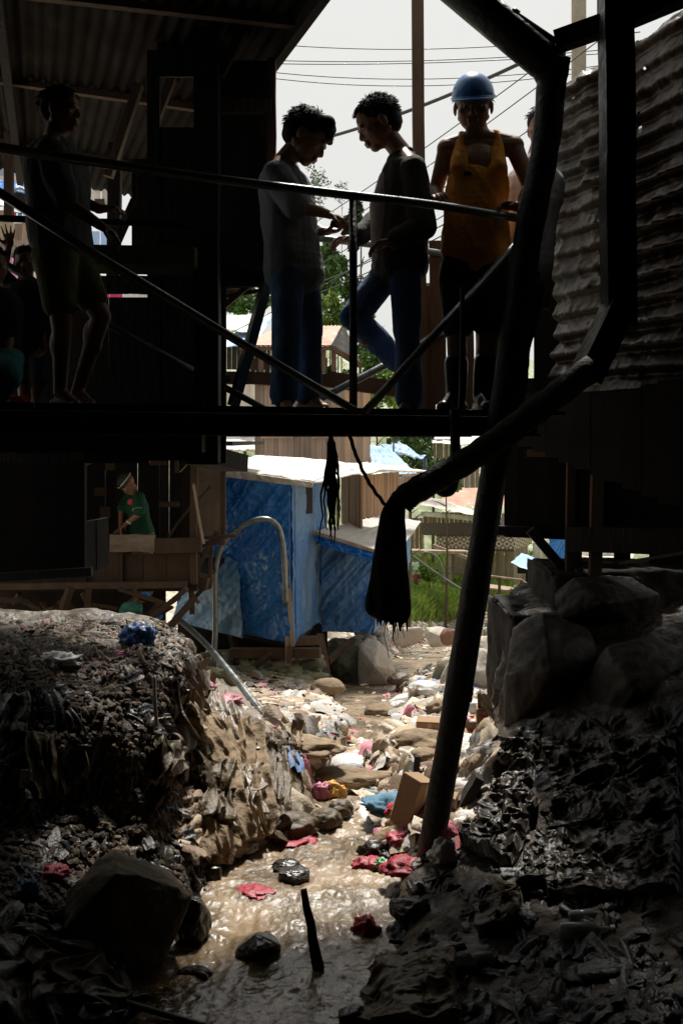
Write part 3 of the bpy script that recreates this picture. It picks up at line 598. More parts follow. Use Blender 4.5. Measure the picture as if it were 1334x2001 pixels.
m = MB(); m.add([(1.1, 5.6, .25), (1.72, 4.15, .25), (3.6, 4.15, .25), (3.6, 6.3, .25), (1.14, 6.3, .25)], [(0, 1, 2, 3, 4)]); m.build('shade_slab', SHADE_WOOD, rb, solid=.03)  # slab added to keep sun and sky off the right bank
m = MB(); m.add([(1.3, 5.9, 1.9), (2.0, 4.3, 1.95), (3.6, 4.3, 2.2), (3.6, 7.6, 2.0), (1.5, 7.6, 1.6)], [(0, 1, 2, 3, 4)]); m.build('roof', TIN_D, rb, solid=.03)
# ---------------------------------------------------------------- houses of the valley
TARP_B = mat('blue tarpaulin', (.015, .15, .52), (.05, .23, .55), 1.5, .33, .25, 12, contrast=.25, rvar=.1)
TARP_D = mat('dusty blue tarpaulin', (.03, .14, .40), (.13, .2, .29), 1.3, .5, .3, 14, c3=(.065, .175, .36), contrast=.2, stretch=(1, 1, .3))
TARP_N = mat('pale blue tarpaulin', (.16, .34, .68), (.45, .6, .75), 1.2, .4, .3, 10, contrast=.2)
TARP_W = mat('white sheeting', (.78, .77, .72), (.5, .42, .3), 1.3, .6, .3, 10, contrast=.16, c3=(.74, .73, .7))
BAMB = mat('brown board wall', (.42, .27, .16), (.17, .10, .06), 3, .8, .35, 22, stretch=(1, 1, .12))
BAMB_G = mat('grey brown board wall', (.30, .24, .19), (.13, .09, .07), 3, .85, .35, 22, stretch=(1, 1, .12))
STONE = mat('pale river stone', (.55, .49, .42), (.3, .25, .2), 2.5, .8, .4, 20, c3=(.44, .4, .35))
STONE_M = mat('mossy stone', (.33, .29, .2), (.07, .09, .035), 4, .85, .5, 18, c3=(.22, .2, .13))
STONE_W = mat('wet dark stone', (.055, .05, .042), (.02, .017, .014), 5, .3, .5, 24, rvar=.15)
BLOCK = mat('pale block wall', (.6, .56, .5), (.42, .38, .33), 3, .85, .2, 20)
LEAF = mat('green foliage', (.10, .22, .035), (.03, .08, .012), .9, .6, c3=(.07, .15, .025))
LEAF_D = mat('dark foliage', (.035, .07, .02), (.012, .03, .01), 1.5, .6)
LEAF_G = mat('grass blades', (.40, .44, .16), (.11, .19, .05), .35, .6, c3=(.22, .32, .085))
BARK = mat('bark', (.12, .09, .06), (.05, .035, .025), 5, .9, .4, 20)
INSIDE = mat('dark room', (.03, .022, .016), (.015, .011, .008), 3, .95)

def folds(nrm, amp, fr=(14, 3), seed=0, dirn=0.0, cr=.4, sag=0.0):
    nrm = np.array(nrm, float); nrm /= np.linalg.norm(nrm)
    def D(u, v, co):
        q = np.stack([v * fr[0] + u * dirn * fr[0], u * fr[1], u * 0], 1)
        a = fbm(q, 1.0, 3, seed, ridge=True) * amp + fbm(co, 2.2, 3, seed + 5) * amp * .8 + fbm(co, 11, 3, seed + 9, ridge=True) * amp * cr
        return a[:, None] * nrm - np.array([0, 0, 1]) * (sag * 4 * v * (1 - v))[:, None]
    return D
# --- blue tarp shack
bs = empty('tarp_shack', P(560, 1250, 11.6)); tag(bs, 'shack wrapped in bright blue tarpaulin on a stone footing above the stream', 'shack')
tl, tr, br_, bl = P(405, 925, 11.6), P(568, 944, 11), P(570, 1256, 11), P(342, 1210, 12.4)
o = patch((tl, tr, br_, bl), 150, 170, folds((-.1, -1, .1), .1, (6, 1.3), 3, 1.1, .3)).build('front_tarp', TARP_B, bs, smooth=True, solid=.006)
o = patch((P(566, 942, 10.99), P(640, 938, 12.8), P(636, 1200, 12.9), P(568, 1258, 10.99)), 110, 60, folds((.9, -.4, 0), .06, (6, .5), 13, .1, .25)).build('side_tarp', TARP_D, bs, smooth=True, solid=.006)
o = patch((P(396, 1060, 11.65), P(470, 1100, 11.45), P(475, 1247, 11.25), P(340, 1212, 12.2)), 60, 60, folds((-.3, -1, .3), .07, (5, 1.2), 5, .9, .3)).build('apron_tarp', mat('faded blue tarpaulin', (.05, .22, .46), (.2, .34, .46), 1.2, .45, .3, 10), bs, smooth=True, solid=.006)
patch((P(405, 925, 11.6), P(500, 889, 14.6), P(480, 1180, 15), P(342, 1210, 12.4)), 20, 20, folds((-1, 0, 0), .05, (4, 1), 6)).build('left_tarp', TARP_B, bs, smooth=True)
m = MB(); m.beam(P(566, 944, 11.07), P(569, 1252, 11.07), .13, .05); m.build('corner_tarp', TARP_D, bs)
m = MB(); planks(m, (P(348, 0, 12.3).x, 12.3), (P(640, 0, 12.3).x, 12.3), -3.0, -2.45, .2, .03, -.002); m.build('underfloor_shade', INSIDE, bs)  # dark panel added to stand in for the shade under the shack
m = MB(); m.beam(P(560, 1090, 10.95), P(572, 1262, 10.95), .05, .05); m.beam(P(563, 1242, 10.96), P(563, 1300, 10.96), .07, .05); m.build('corner_post', WOOD_L, bs)
o = patch((P(500, 889, 14.6), P(722, 908, 14), P(612, 942, 10.7), P(425, 916, 11.4)), 60, 90, folds((0, 0, 1), .02, (5, 3), 23, 0, .2)).build('roof', TARP_W, bs, smooth=True, solid=.02)
o = patch((P(722, 906, 14), P(842, 922, 15), P(745, 918, 12.6), P(612, 943, 10.7)), 50, 50, folds((0, 0, 1), .02, (4, 3), 27, 0, .2)).build('roof', TARP_W, bs, smooth=True, solid=.02)
o = patch((P(425, 915, 11.35), P(612, 942, 10.66), P(610, 952, 10.7), P(430, 930, 11.4)), 12, 90, folds((0, -1, 0), .03, (12, 1), 24, 0, .4)).build('roof_flap', TARP_W, bs, smooth=True, solid=.01)
m = MB(); m.box(P(600, 975, 11.6), (.14, .06, .36), rz=.9); m.build('shutter', WOOD_D, bs)
for a in ((588, 950, 587, 1005, 11.55), (612, 948, 611, 1002, 12.2)): MB().beam(P(a[0], a[1], a[4]), P(a[2], a[3], a[4]), .04, .04).build('window_frame', WOOD_M, bs)
for a, b, w_ in ((P(450, 1275, 11.2), P(626, 1275, 11.0), .11), (P(572, 1252, 11.3), P(626, 1250, 11.5), .1)): MB().beam(a, b, .1, w_).build('floor_beam', WOOD_M, bs)
MB().beam(P(566, 1262, 10.9), P(565, 1295, 10.9), .06, .05).build('batten', WOOD_M, bs)
MB().beam(P(478, 1315, 11.1), P(528, 1276, 11.0), .07, .05).build('brace', WOOD_M, bs)
MB().beam(P(625, 1240, 11.9), P(640, 1330, 11.4), .09, .07).build('brace', WOOD_M, bs); MB().beam(P(690, 1250, 12.3), P(640, 1292, 11.7), .07, .07).build('brace', WOOD_M, bs)
MB().beam(P(452, 1230, 11.5), P(470, 1335, 11.4), .08, .07).build('post', WOOD_D, bs); MB().beam(P(610, 1250, 12.2), P(614, 1330, 12), .08, .07).build('post', WOOD_D, bs)
m = MB(); m.add([P(345, 1214, 12.5), P(570, 1262, 11.05), P(634, 1208, 12.9), P(420, 1190, 14.5)], [(0, 1, 2, 3)]); m.build('floor', WOOD_D, bs, solid=.05)
# --- lean-to at its right
ln = empty('lean_to', P(690, 1235, 12.6)); tag(ln, 'low blue tarp lean-to with sloping pale roof joined to the blue shack', 'shack')
patch((P(628, 1050, 12.2), P(738, 1078, 12.1), P(728, 1237, 12.1), P(628, 1232, 12.3)), 90, 90, folds((0, -1, 0), .08, (5, 1.2), 33, 1.2, .25)).build('front_tarp', TARP_D, ln, smooth=True, solid=.006)
patch((P(738, 1078, 12.1), P(800, 1040, 14.2), P(790, 1190, 14.2), P(728, 1237, 12.1)), 60, 60, folds((.9, -.4, 0), .04, (8, 1), 35, .1, .35)).build('side_tarp', TARP_D, ln, smooth=True, solid=.006)
patch((P(742, 1006, 15.4), P(822, 1019, 15.2), P(772, 1090, 11.6), P(612, 1041, 11.9)), 60, 90, folds((0, 0, 1), .015, (6, 3), 43, 0, .2)).build('roof', mat('dusty sheet roof', (.62, .6, .57), (.34, .3, .26), 1.4, .7, .3, 12), ln, smooth=True, solid=.02)
patch((P(612, 1042, 11.85), P(748, 1084, 11.62), P(744, 1104, 11.65), P(618, 1060, 11.9)), 24, 90, folds((0, -1, 0), .05, (7, 3), 47, 0, .6)).build('eave_tarp', TARP_B, ln, smooth=True, solid=.006)
MB().beam(P(612, 1039, 11.82), P(775, 1089, 11.56), .05, .04).build('eave_board', WOOD_L, ln)
# arched hose
hz = [P(412, 1350, 10.6), P(421, 1235, 10.7), P(421, 1120, 10.7), P(436, 1064, 10.7), P(470, 1030, 10.65), P(510, 1014, 10.6), P(540, 1024, 10.6), P(552, 1060, 10.6), P(556, 1110, 10.65), P(558, 1180, 10.8)]
cable(hz, .033, PIPE, 'hose', 'thick grey hose bent in a tall arch against the blue tarpaulin', 'hose', n=12)
cable([P(345, 1205, 9.6), P(400, 1256, 8.9), P(455, 1320, 8.2), P(515, 1398, 7.4)], .03, PIPE, 'pipe', 'long grey pipe running down from under the left hut to the rubbish', 'pipe', n=12)

def blob(mb, c, s, seed, rough=.22, sub=3, flat=1.0, rz=0.0, sharp=False):
    """a noisy stone"""
    import bmesh
    b = bmesh.new(); bmesh.ops.create_icosphere(b, subdivisions=sub, radius=1.0)
    V = np.array([tuple(v.co) for v in b.verts]); Fs = [tuple(v.index for v in f.verts) for f in b.faces]; b.free()
    off = np.array([seed * 3.7, seed * 1.3, seed * 2.1])
    r = 1 + fbm(V + off, .9, 4, seed) * rough * 1.6
    if sharp: r = r - .5 * np.clip(fbm(V + off, 1.1, 2, seed + 2, ridge=True), 0, 1) * rough
    V = V * r[:, None]
    V = np.sign(V) * np.abs(V) ** .85
    V = V * np.array([s[0], s[1], s[2] * flat]); cz, sz_ = math.cos(rz), math.sin(rz)
    V = np.stack([V[:, 0] * cz - V[:, 1] * sz_, V[:, 0] * sz_ + V[:, 1] * cz, V[:, 2]], 1) + np.array(c)
    mb.add(V, Fs); return mb
def rockhull(mb, c, s, seed, nz=.035, pts=None):
    """angular weathered rock: hull of scattered points, subdivided and worn"""
    import bmesh
    r_ = random.Random(seed); b = bmesh.new()
    if pts is None:
        for i in range(17):
            d = Vector((r_.gauss(0, 1), r_.gauss(0, 1), r_.gauss(0, 1))).normalized(); d = Vector([math.copysign(abs(q) ** .7, q) for q in d]); b.verts.new((c[0] + d.x * s[0], c[1] + d.y * s[1], c[2] + d.z * s[2]))
    else:
        for p in pts: b.verts.new(p)
    bmesh.ops.convex_hull(b, input=b.verts); bmesh.ops.triangulate(b, faces=b.faces)
    for _ in range(4):
        bmesh.ops.subdivide_edges(b, edges=b.edges, cuts=1, use_grid_fill=True); bmesh.ops.triangulate(b, faces=[f for f in b.faces if len(f.verts) > 4])
        if _ == 1: bmesh.ops.smooth_vert(b, verts=b.verts, factor=.4, use_axis_x=True, use_axis_y=True, use_axis_z=True)
    vs_ = [v for v in b.verts]; b.verts.index_update(); V = np.array([tuple(v.co) for v in vs_]); Fs = [tuple(v.index for v in f.verts) for f in b.faces]; b.free()
    if pts is not None: c = V.mean(0); s = (V.max(0) - V.min(0)) / 2
    sz_ = float(max(s)); n_ = (V - np.array(c)); n_ /= np.linalg.norm(n_, axis=1)[:, None] + 1e-6
    q = V / sz_ + seed; d = fbm(q, 2.5, 5, seed) * nz * 1.8 + fbm(q, 9, 4, seed, ridge=True) * nz * .6
    mb.add(V + n_ * (d * sz_)[:, None], Fs); return mb
# stone footing below the shack
m = MB(); k = 0
for i in range(13):
    for j in range(6):
        k += 1; x = 402 + i * 17.5 + (j % 2) * 8 + rnd.uniform(-3, 3); y = 1284 + j * 13 + rnd.uniform(-3, 3); Y = 11.5 - (.12 * j) + rnd.uniform(-.08, .08) - (.2 if x > 470 else 0)
        if x > 630: continue
        c = P(x, y, Y); m.shade(.6, 1.25); blob(m, c, (rnd.uniform(.07, .11), .12, rnd.uniform(.055, .085)), k, .4, 3, rz=rnd.uniform(0, 3), sharp=True)
m.beam(P(400, 1320, 11.75), P(625, 1320, 11.75), .3, .6)
o = m.build('stone_footing', STONE_M, smooth=True); center(o); tag(o, 'mossy rubble stone footing under the floor beams of the blue shack', 'wall')
o = rockhull(MB(), None, None, 91, .06, [P(*a) for a in ((636, 1350, 12), (706, 1352, 11.9), (716, 1310, 12), (706, 1262, 12.2), (655, 1245, 12.3), (632, 1290, 12.1), (640, 1350, 13), (712, 1340, 13), (704, 1255, 13), (640, 1250, 13), (672, 1300, 11.75))]).build('mossy_rock', mat('dark mossy stone', (.12, .11, .06), (.03, .035, .015), 5, .8, .6, 22), smooth=True); center(o); tag(o, 'dark mossy rock face below the blue lean-to at the water', 'rock')
def stack_stones(name, pts, sz, m_, label, cat, seed=0, d=.3):
    m = MB(); k = seed
    for (x, y, Y) in pts:
        k += 1; m.shade(.7, 1.15); s = sz * rnd.uniform(.6, 1.3); blob(m, P(x, y, Y), (s * rnd.uniform(.9, 1.4), s, s * rnd.uniform(.5, .8)), k, .25, 2, rz=rnd.uniform(0, 3))
    o = m.build(name, m_, smooth=True); center(o); return tag(o, label, cat)
pts = [(rnd.uniform(-1, 1), rnd.random()) for _ in range(90)]
pts = [(728 + a * (8 + b * 26), 1178 + b * 90, 13.6 - b * 1.3 + rnd.uniform(-.15, .15)) for a, b in pts]
stack_stones('stone_pile', pts, .075, STONE, 'pile of small pale stones heaped right of the blue lean-to', 'rubble', 300)
pts = [(948 + (i % 22) * 5.2 + rnd.uniform(-2, 2), 1199 + (i // 22) * 6 + rnd.uniform(-1.5, 1.5), 33 + rnd.uniform(-.3, .3)) for i in range(110)]
stack_stones('rubble_wall', pts, .085, STONE, 'low rubble stone wall at the foot of the green slope', 'wall', 500)
# boulders
GB = 'boulders in the stream bed'
for x, yb, w_, h_, Y, mm, lab in ((738, 1334, 66, 88, 11.6, STONE, 'tall slanted tan boulder at the water below the stone pile'), (935, 1384, 120, 125, 10.2, STONE, 'biggest grey boulder, right of the leaning column'),
        (868, 1378, 50, 85, 10.6, STONE_M, 'brown boulder just left of the leaning column'), (952, 1300, 84, 62, 13, STONE, 'flat grey boulder behind the biggest one'), (800, 1264, 56, 42, 19, STONE, 'brown rounded boulder near the end of the stream pebbles'),
        (853, 1262, 62, 34, 20, STONE, 'pale wide boulder left of the dark red one'), (880, 1258, 40, 32, 18.6, mat('red brown stone', (.26, .15, .1), (.14, .08, .06), 3, .8, .3, 20), 'dark red boulder against the left side of the leaning column'),
        (926, 1256, 44, 34, 21, STONE, 'light boulder right of the column under the rubble wall'), (950, 1252, 34, 24, 22, STONE_M, 'brown small boulder below the rubble wall'), (975, 1254, 50, 34, 21, STONE, 'tan boulder touching the dark right bank'),
        (745, 1248, 30, 24, 17, STONE, 'small tan boulder beside the stone pile')):
    if x in (738, 935): continue
    c = P(x, yb - h_ / 2, Y); o = rockhull(MB(), c, (w_ / 2 * Y / F * 1.12, w_ / 2.2 * Y / F, h_ / 2 * Y / F * 1.15), int(x + yb)).build('boulder', mm, smooth=True); center(o); tag(o, lab, 'boulder', GB)

def shaped(label, pts, Y, d, mm, seed, name='boulder', cat='boulder', group=GB):
    o = rockhull(MB(), None, None, seed, .035, [P(x, y, Y + (.12 if i % 2 else 0)) for i, (x, y) in enumerate(pts)] + [P(x + (5 if x < pts[0][0] + 40 else -5), y + 6, Y + d) for x, y in pts] + [P(sum(p[0] for p in pts) / len(pts), sum(p[1] for p in pts) / len(pts) + 8, Y - d * .4)]).build(name, mm, smooth=True); center(o); return tag(o, label, cat, group)
shaped('tall slanted tan boulder at the water below the stone pile', [(700, 1345), (768, 1345), (772, 1312), (760, 1276), (738, 1250), (716, 1246), (702, 1262), (698, 1300)], 11.7, .7, STONE, 5)
shaped('biggest grey boulder, right of the leaning column', [(852, 1392), (992, 1392), (996, 1320), (978, 1284), (945, 1266), (905, 1268), (872, 1298), (854, 1340)], 10.2, .8, mat('grey boulder stone', (.42, .39, .35), (.25, .225, .195), 3, .85, .5, 24, c3=(.35, .32, .28)), 8)
# --- generic board house: walls as parts
def house(name, label, walls, mm, roofs=(), boards=.14, extra=None, cat='house', loc=None):
    """walls: (xa,Ya,xb,Yb,ytop,ybot measured at the a end)"""
    w0 = walls[0]; b = empty(name, loc or P(w0[0], w0[5], w0[1])); tag(b, label, cat)
    for wl in walls:
        xa, Ya, xb, Yb, yt, yb = wl[:6]; m2 = wl[6] if len(wl) > 6 else mm
        a = P(xa, 0, Ya); c = P(xb, 0, Yb); m = MB(); planks(m, (a.x, a.y), (c.x, c.y), (860 - yb) / F * Ya, (860 - yt) / F * Ya, boards, .03, boards * .06, jag=.03); m.build('wall', m2, b)
    for rf in roofs:
        cs, m2, kind = rf
        if kind == 'c': corr(cs, .12, .016, 'v', .02, nv=20, seed=len(label)).build('roof', m2, b, smooth=True)
        else: patch(cs, 40, 50, folds((0, 0, 1), .04, (5, 3), len(label), 0, .2)).build('roof', m2, b, smooth=True, solid=.02)
    return b
house('board_house', 'brown plank house right behind the white roof of the blue shack', [(668, 13.9, 706, 13.1, 925, 1020), (706, 13.1, 778, 14.8, 930, 1012, BAMB), (778, 14.8, 802, 17, 935, 990, BAMB_G)], BAMB, boards=.07)
h = house('plank_house', 'large weathered plank house showing just above and below the bridge beam', [(498, 18, 672, 17.2, 742, 915, BAMB_G), (672, 17.2, 722, 18.6, 742, 918, BAMB)], BAMB_G, boards=.11)
MB().beam(P(510, 853, 17.85), P(572, 852, 17.5), .04, .06).build('window_sill', WOOD_L, h); MB().beam(P(610, 853, 17.4), P(650, 852, 17.3), .04, .06).build('window_sill', WOOD_L, h)
MB().beam(P(495, 745, 17.9), P(724, 745, 17.3), .2, .12).build('eave_board', WOOD_L, h)
h = house('block_house', 'pale block house with plank side behind the first man', [(436, 24, 512, 23, 745, 880, BLOCK), (512, 23, 560, 24, 745, 850, BAMB_G)], BLOCK, [((P(440, 852, 24), P(500, 852, 24), P(502, 880, 20), P(436, 880, 20)), TARP_W, 'f')])
h = house('porch_house', 'open timber porch house with red rusted roof behind the two leftmost bridge men', [(470, 27, 640, 27, 700, 765, WOOD_D)], WOOD_D,
          [((P(545, 636, 31), P(668, 636, 31), P(645, 676, 25.5), P(470, 676, 25.5)), TIN_R, 'c'), ((P(668, 637, 31), P(676, 645, 31), P(706, 712, 26), P(645, 677, 25.5)), TIN_D, 'c')])
for x in (475, 510, 545, 590, 632, 652, 690): MB().beam(P(x, 676, 25.7), P(x, 765, 25.7), .14, .14).build('post', WOOD_M, h)
MB().beam(P(468, 679, 25.6), P(648, 679, 25.6), .1, .14).build('eave_board', WOOD_M, h); MB().beam(P(470, 733, 25.6), P(700, 733, 25.6), .08, .12).build('rail', WOOD_L, h)
MB().beam(P(648, 679, 25.6), P(704, 714, 26), .1, .14).build('eave_board', WOOD_M, h)
h = house('blue_roof_hut', 'hut with blue and white tarp roof left of the first man', [(436, 30, 530, 30, 672, 720, WOOD_D)], WOOD_D, [((P(430, 618, 35), P(533, 614, 35), P(500, 655, 30), P(430, 640, 30)), TARP_W, 'f'), ((P(470, 640, 31), P(533, 618, 34), P(500, 672, 29), P(430, 678, 29)), TARP_N, 'f')])
h = house('slope_hut', 'plank hut under a light blue tarp roof right of the plank house', [(742, 15.4, 800, 18.5, 932, 1010, BAMB)], BAMB, [((P(715, 871, 22), P(758, 876, 22), P(815, 926, 16.5), P(738, 935, 15.8)), TARP_N, 'f'), ((P(700, 908, 17), P(742, 905, 17), P(748, 932, 15.2), P(690, 942, 14.6)), TARP_W, 'f')])
MB().beam(P(738, 931, 15.3), P(816, 927, 16.4), .06, .05).build('eave_board', WOOD_L, h); MB().beam(P(786, 928, 16.2), P(800, 985, 16.4), .05, .05).build('brace', WOOD_L, h)
MB().beam(P(745, 955, 16), P(800, 945, 17), .04, .04).build('rail', WOOD_L, h)
h = empty('tarp_awning', P(800, 925, 24)); tag(h, 'small pale tarp awning on poles behind the light blue roof', 'awning')
patch((P(742, 872, 27), P(778, 867, 27), P(833, 897, 24), P(768, 890, 23)), 24, 30, folds((0, 0, 1), .09, (6, 4), 61, 0, .4)).build('canopy', TARP_N, h, smooth=True, solid=.01)
patch((P(826, 894, 24), P(834, 896, 24), P(832, 928, 24), P(826, 926, 24)), 20, 6, folds((0, 1, 0), .03, (3, 2), 63)).build('flap', TARP_B, h, smooth=True, solid=.01)
for a, b in (((785, 892), (782, 930)), ((829, 896), (830, 935))): MB().beam(P(*a, 24), P(*b, 24), .06, .06).build('pole', WOOD_M, h)
house('grey_hut', 'grey board hut with white roof high behind the slanting log', [(840, 42, 888, 42, 858, 906, BAMB_G), (888, 42, 900, 46, 858, 900)], BAMB_G, [((P(838, 850, 46), P(945, 850, 46), P(950, 869, 40), P(832, 866, 40)), TARP_W, 'f')], boards=.3)
house('plank_shed', 'narrow grey plank shed between the log and the leaning column', [(892, 38, 936, 38, 912, 952, BAMB_G)], BAMB_G, boards=.25)
# --- balcony house
DIA = bpy.data.materials.new('woven diamond panel'); DIA.use_nodes = True
def dia(M_, ca, cb_, k):
    n = M_.node_tree.nodes; L = M_.node_tree.links; tc = n.new('ShaderNodeNewGeometry'); sp = n.new('ShaderNodeSeparateXYZ'); L.new(tc.outputs['Position'], sp.inputs[0])
    def mth(op, a, b=None):
        q = n.new('ShaderNodeMath'); q.operation = op
        for i, v in enumerate((a, b)):
            if v is None: continue
            if isinstance(v, (int, float)): q.inputs[i].default_value = v
            else: L.new(v, q.inputs[i])
        return q.outputs[0]
    ab = [mth('ABSOLUTE', mth('SUBTRACT', mth('FRACT', mth('MULTIPLY', sp.outputs[c], k)), .5)) for c in ('X', 'Z')]
    s = mth('FRACT', mth('MULTIPLY', mth('ADD', ab[0], ab[1]), 2.0)); g = mth('GREATER_THAN', s, .5)
    x = n.new('ShaderNodeMix'); x.data_type = 'RGBA'; L.new(g, x.inputs[0]); x.inputs[6].default_value = (*ca, 1); x.inputs[7].default_value = (*cb_, 1); L.new(x.outputs[2], n['Principled BSDF'].inputs['Base Color']); n['Principled BSDF'].inputs['Roughness'].default_value = .8
dia(DIA, (.13, .08, .05), (.55, .44, .36), 2.4)
DIAD = bpy.data.materials.new('dark lattice panel'); DIAD.use_nodes = True; dia(DIAD, (.03, .022, .016), (.24, .19, .16), 4)
bh = house('balcony_house', 'two storey house with a woven diamond balcony and rusty roof in the valley', [(826, 53, 1002, 52, 1000, 1045, BAMB), (1002, 52, 1040, 58, 1000, 1040, BAMB_G), (872, 53.4, 1002, 53, 1072, 1152, BAMB_G), (1002, 53, 1030, 58, 1072, 1140, BAMB_G), (790, 52, 828, 52, 1012, 1072, BAMB)], BAMB,
     [((P(885, 949, 60), P(990, 949, 60), P(1000, 990, 54), P(852, 986, 54)), TIN_R, 'c'), ((P(834, 972, 54), P(860, 975, 54), P(1000, 1022, 49), P(822, 985, 50)), TIN_L, 'c')], boards=.25)
m = MB(); m.add([P(824, 1021, 51.5), P(1003, 1021, 51), P(1003, 1044, 51), P(824, 1044, 51.5)], [(3, 2, 1, 0)]); m.build('lattice', DIAD, bh, solid=.05)
m = MB(); m.add([P(852, 1046, 50.5), P(1003, 1046, 50), P(1003, 1074, 50), P(852, 1072, 50.5)], [(3, 2, 1, 0)]); m.build('balcony', DIA, bh, solid=.08)
m = MB(); m.add([P(1003, 1046, 50), P(1038, 1035, 55), P(1037, 1062, 55), P(1003, 1074, 50)], [(3, 2, 1, 0)]); m.build('balcony', DIA, bh, solid=.08)
for a, b in (((852, 1045), (1003, 1045)), ((852, 1073), (1003, 1075))): MB().beam(P(*a, 50.4), P(*b, 49.9), .12, .12).build('rail', WOOD_M, bh)
MB().beam(P(822, 1003, 51), P(1003, 1020, 50), .15, .25).build('eave_board', TARP_W, bh)
MB().beam(P(785, 1076, 47), P(912, 1078, 48), .8, .15).build('landing', WOOD_L, bh)
for x in (800, 830, 878, 912): MB().beam(P(x, 1078, 47.5), P(x + 1, 1140, 47.5), .16, .16).build('post', WOOD_L, bh)
MB().beam(P(845, 1066, 48), P(935, 1098, 47), .12, .18).build('handrail', WOOD_L, bh)
st = empty('staircase', P(1030, 1195, 44)); tag(st, 'wooden outdoor staircase with handrail descending to the right', 'staircase')
MB().beam(P(945, 1145, 46), P(1000, 1152, 45), 1.0, .1).build('landing', WOOD_L, st)
for k in range(9): MB().beam(P(1000 + k * 8.7, 1152 + k * 4.6, 44.7), P(1006 + k * 8.7, 1153 + k * 4.6, 44.7), 1.0, .06).build('step', WOOD_L, st)
MB().beam(P(996, 1153, 44), P(1078, 1197, 44), .1, .22).build('stringer', WOOD_M, st)
MB().tube([P(945, 1124, 44), P(1018, 1133, 44), P(1074, 1172, 44)], .06, 8).build('handrail', WOOD_L, st)
for x, y0, y1 in ((950, 1124, 1180), (975, 1128, 1190), (1018, 1133, 1196), (1045, 1152, 1198), (1060, 1163, 1195)): MB().beam(P(x, y0, 44), P(x, y1, 44), .12, .12).build('post', WOOD_M, st)
m = MB(); planks(m, (P(1008, 0, 44.8).x, 44.8), (P(1026, 0, 44.8).x, 44.8), -8.2, -6.5, .2, .04, 0); m.build('panel', BAMB_G, st)
aw = house('tarp_hut', 'dark hut under two bright blue tarp roofs beside the staircase', [(1010, 48, 1075, 47, 1100, 1190, INSIDE), (1040, 50, 1112, 50, 1060, 1100, BLOCK)], INSIDE, [((P(1018, 1081, 50), P(1074, 1098, 48), P(1074, 1131, 44.5), P(997, 1100, 46)), TARP_N, 'f'), ((P(1040, 1150, 44), P(1075, 1132, 46), P(1076, 1162, 43.4), P(1052, 1160, 43.2)), TARP_N, 'f')])
tb = house('tarp_booth', 'narrow booth sheathed in deep blue tarp by the right bank', [(1112, 34, 1132, 34, 1100, 1180, BAMB)], BAMB)
patch((P(1072, 1040, 33), P(1112, 1040, 33), P(1106, 1100, 33), P(1074, 1100, 33)), 40, 30, folds((0, 1, 0), .08, (5, 2), 71, .8)).build('tarp', TARP_B, tb, smooth=True, solid=.02)
patch((P(1071, 1094, 32), P(1100, 1096, 32), P(1090, 1190, 32), P(1072, 1192, 32)), 40, 24, folds((0, 1, 0), .08, (4, 2), 73, .4)).build('tarp', TARP_B, tb, smooth=True, solid=.02)
house('pale_shed', 'pale shed glimpsed between the stilts of the right hut', [(1126, 26, 1225, 26, 1078, 1150, BLOCK)], BLOCK, [((P(1125, 1070, 30), P(1240, 1076, 30), P(1235, 1092, 25.5), P(1128, 1088, 25.5)), TARP_W, 'f')])
# --- distant houses at left
h = house('tin_house', 'blue grey tin house with a window, top left beyond the shack roof', [(-40, 20, 70, 20, 290, 352, mat('blue grey tin', (.4, .46, .52), (.26, .3, .36), 2, .6, .2, 12))], BLOCK, boards=.3)
MB().box(P(38, 313, 19.95), (.55, .04, .25)).build('window', INSIDE, h)
for x in (6, 58): MB().beam(P(x, 352, 19.6), P(x + 10, 368, 19.9), .06, .06).build('bracket', WOOD_M, h)
MB().beam(P(-40, 352, 19.6), P(74, 354, 19.6), .5, .06).build('eave', TIN_L, h)
h = house('tarp_stall', 'stall with deep blue tarp front at far left', [(-40, 19, 72, 19, 360, 402, INSIDE)], INSIDE, [((P(-40, 352, 18.8), P(70, 360, 18.8), P(68, 378, 18.2), P(-40, 368, 18.2)), TARP_B, 'f')])
cable([P(24, 400, 18), P(26, 374, 18), P(40, 368, 18), P(52, 376, 18), P(54, 402, 18)], .03, PIPE, 'curved_pipe', 'pale curved pipe before the blue stall, far left', 'pipe')
h = house('wood_house', 'pale plank house with washing hung out, far left', [(-40, 17, 28, 17, 412, 475, WOOD_L), (28, 17.6, 75, 17.6, 436, 478, WOOD_L)], WOOD_L, [((P(-40, 380, 18), P(20, 388, 18), P(24, 404, 16.6), P(-40, 402, 16.6)), TARP_W, 'f')], boards=.12)
cable([P(20, 413, 16.8), P(45, 416, 16.8), P(72, 413, 16.8)], .008, CLOTH_K, 'washing_line', 'washing line strung before the pale plank house', 'line')
for x, cc, lab in ((28, (.6, .05, .07), 'red garment at the left end of the washing line'), (39, (.1, .35, .6), 'blue garment on the washing line'), (49, (.7, .7, .72), 'white garment on the washing line'), (60, (.5, .06, .12), 'dark red garment at the right end of the washing line')):
    o = patch((P(x - 4, 415, 16.8), P(x + 4, 415, 16.8), P(x + 4, 434, 16.8), P(x - 4, 432, 16.8)), 14, 8, folds((0, 1, 0), .03, (3, 1), x)).build('garment', mat('cloth ' + lab[:5] + str(x), cc, cc, 3, .9), smooth=True, solid=.01); center(o); tag(o, lab, 'clothes', 'clothes drying at the far left')
h = house('grey_building', 'grey board building with a small window behind the boy', [(160, 24, 225, 24, 345, 405, BLOCK), (160, 20, 225, 20, 452, 490, TARP_N)], BLOCK, boards=.5)
MB().box(P(189, 362, 23.9), (.16, .05, .24)).build('window', INSIDE, h); MB().box(P(195, 396, 23.9), (.25, .05, .2)).build('window', INSIDE, h)
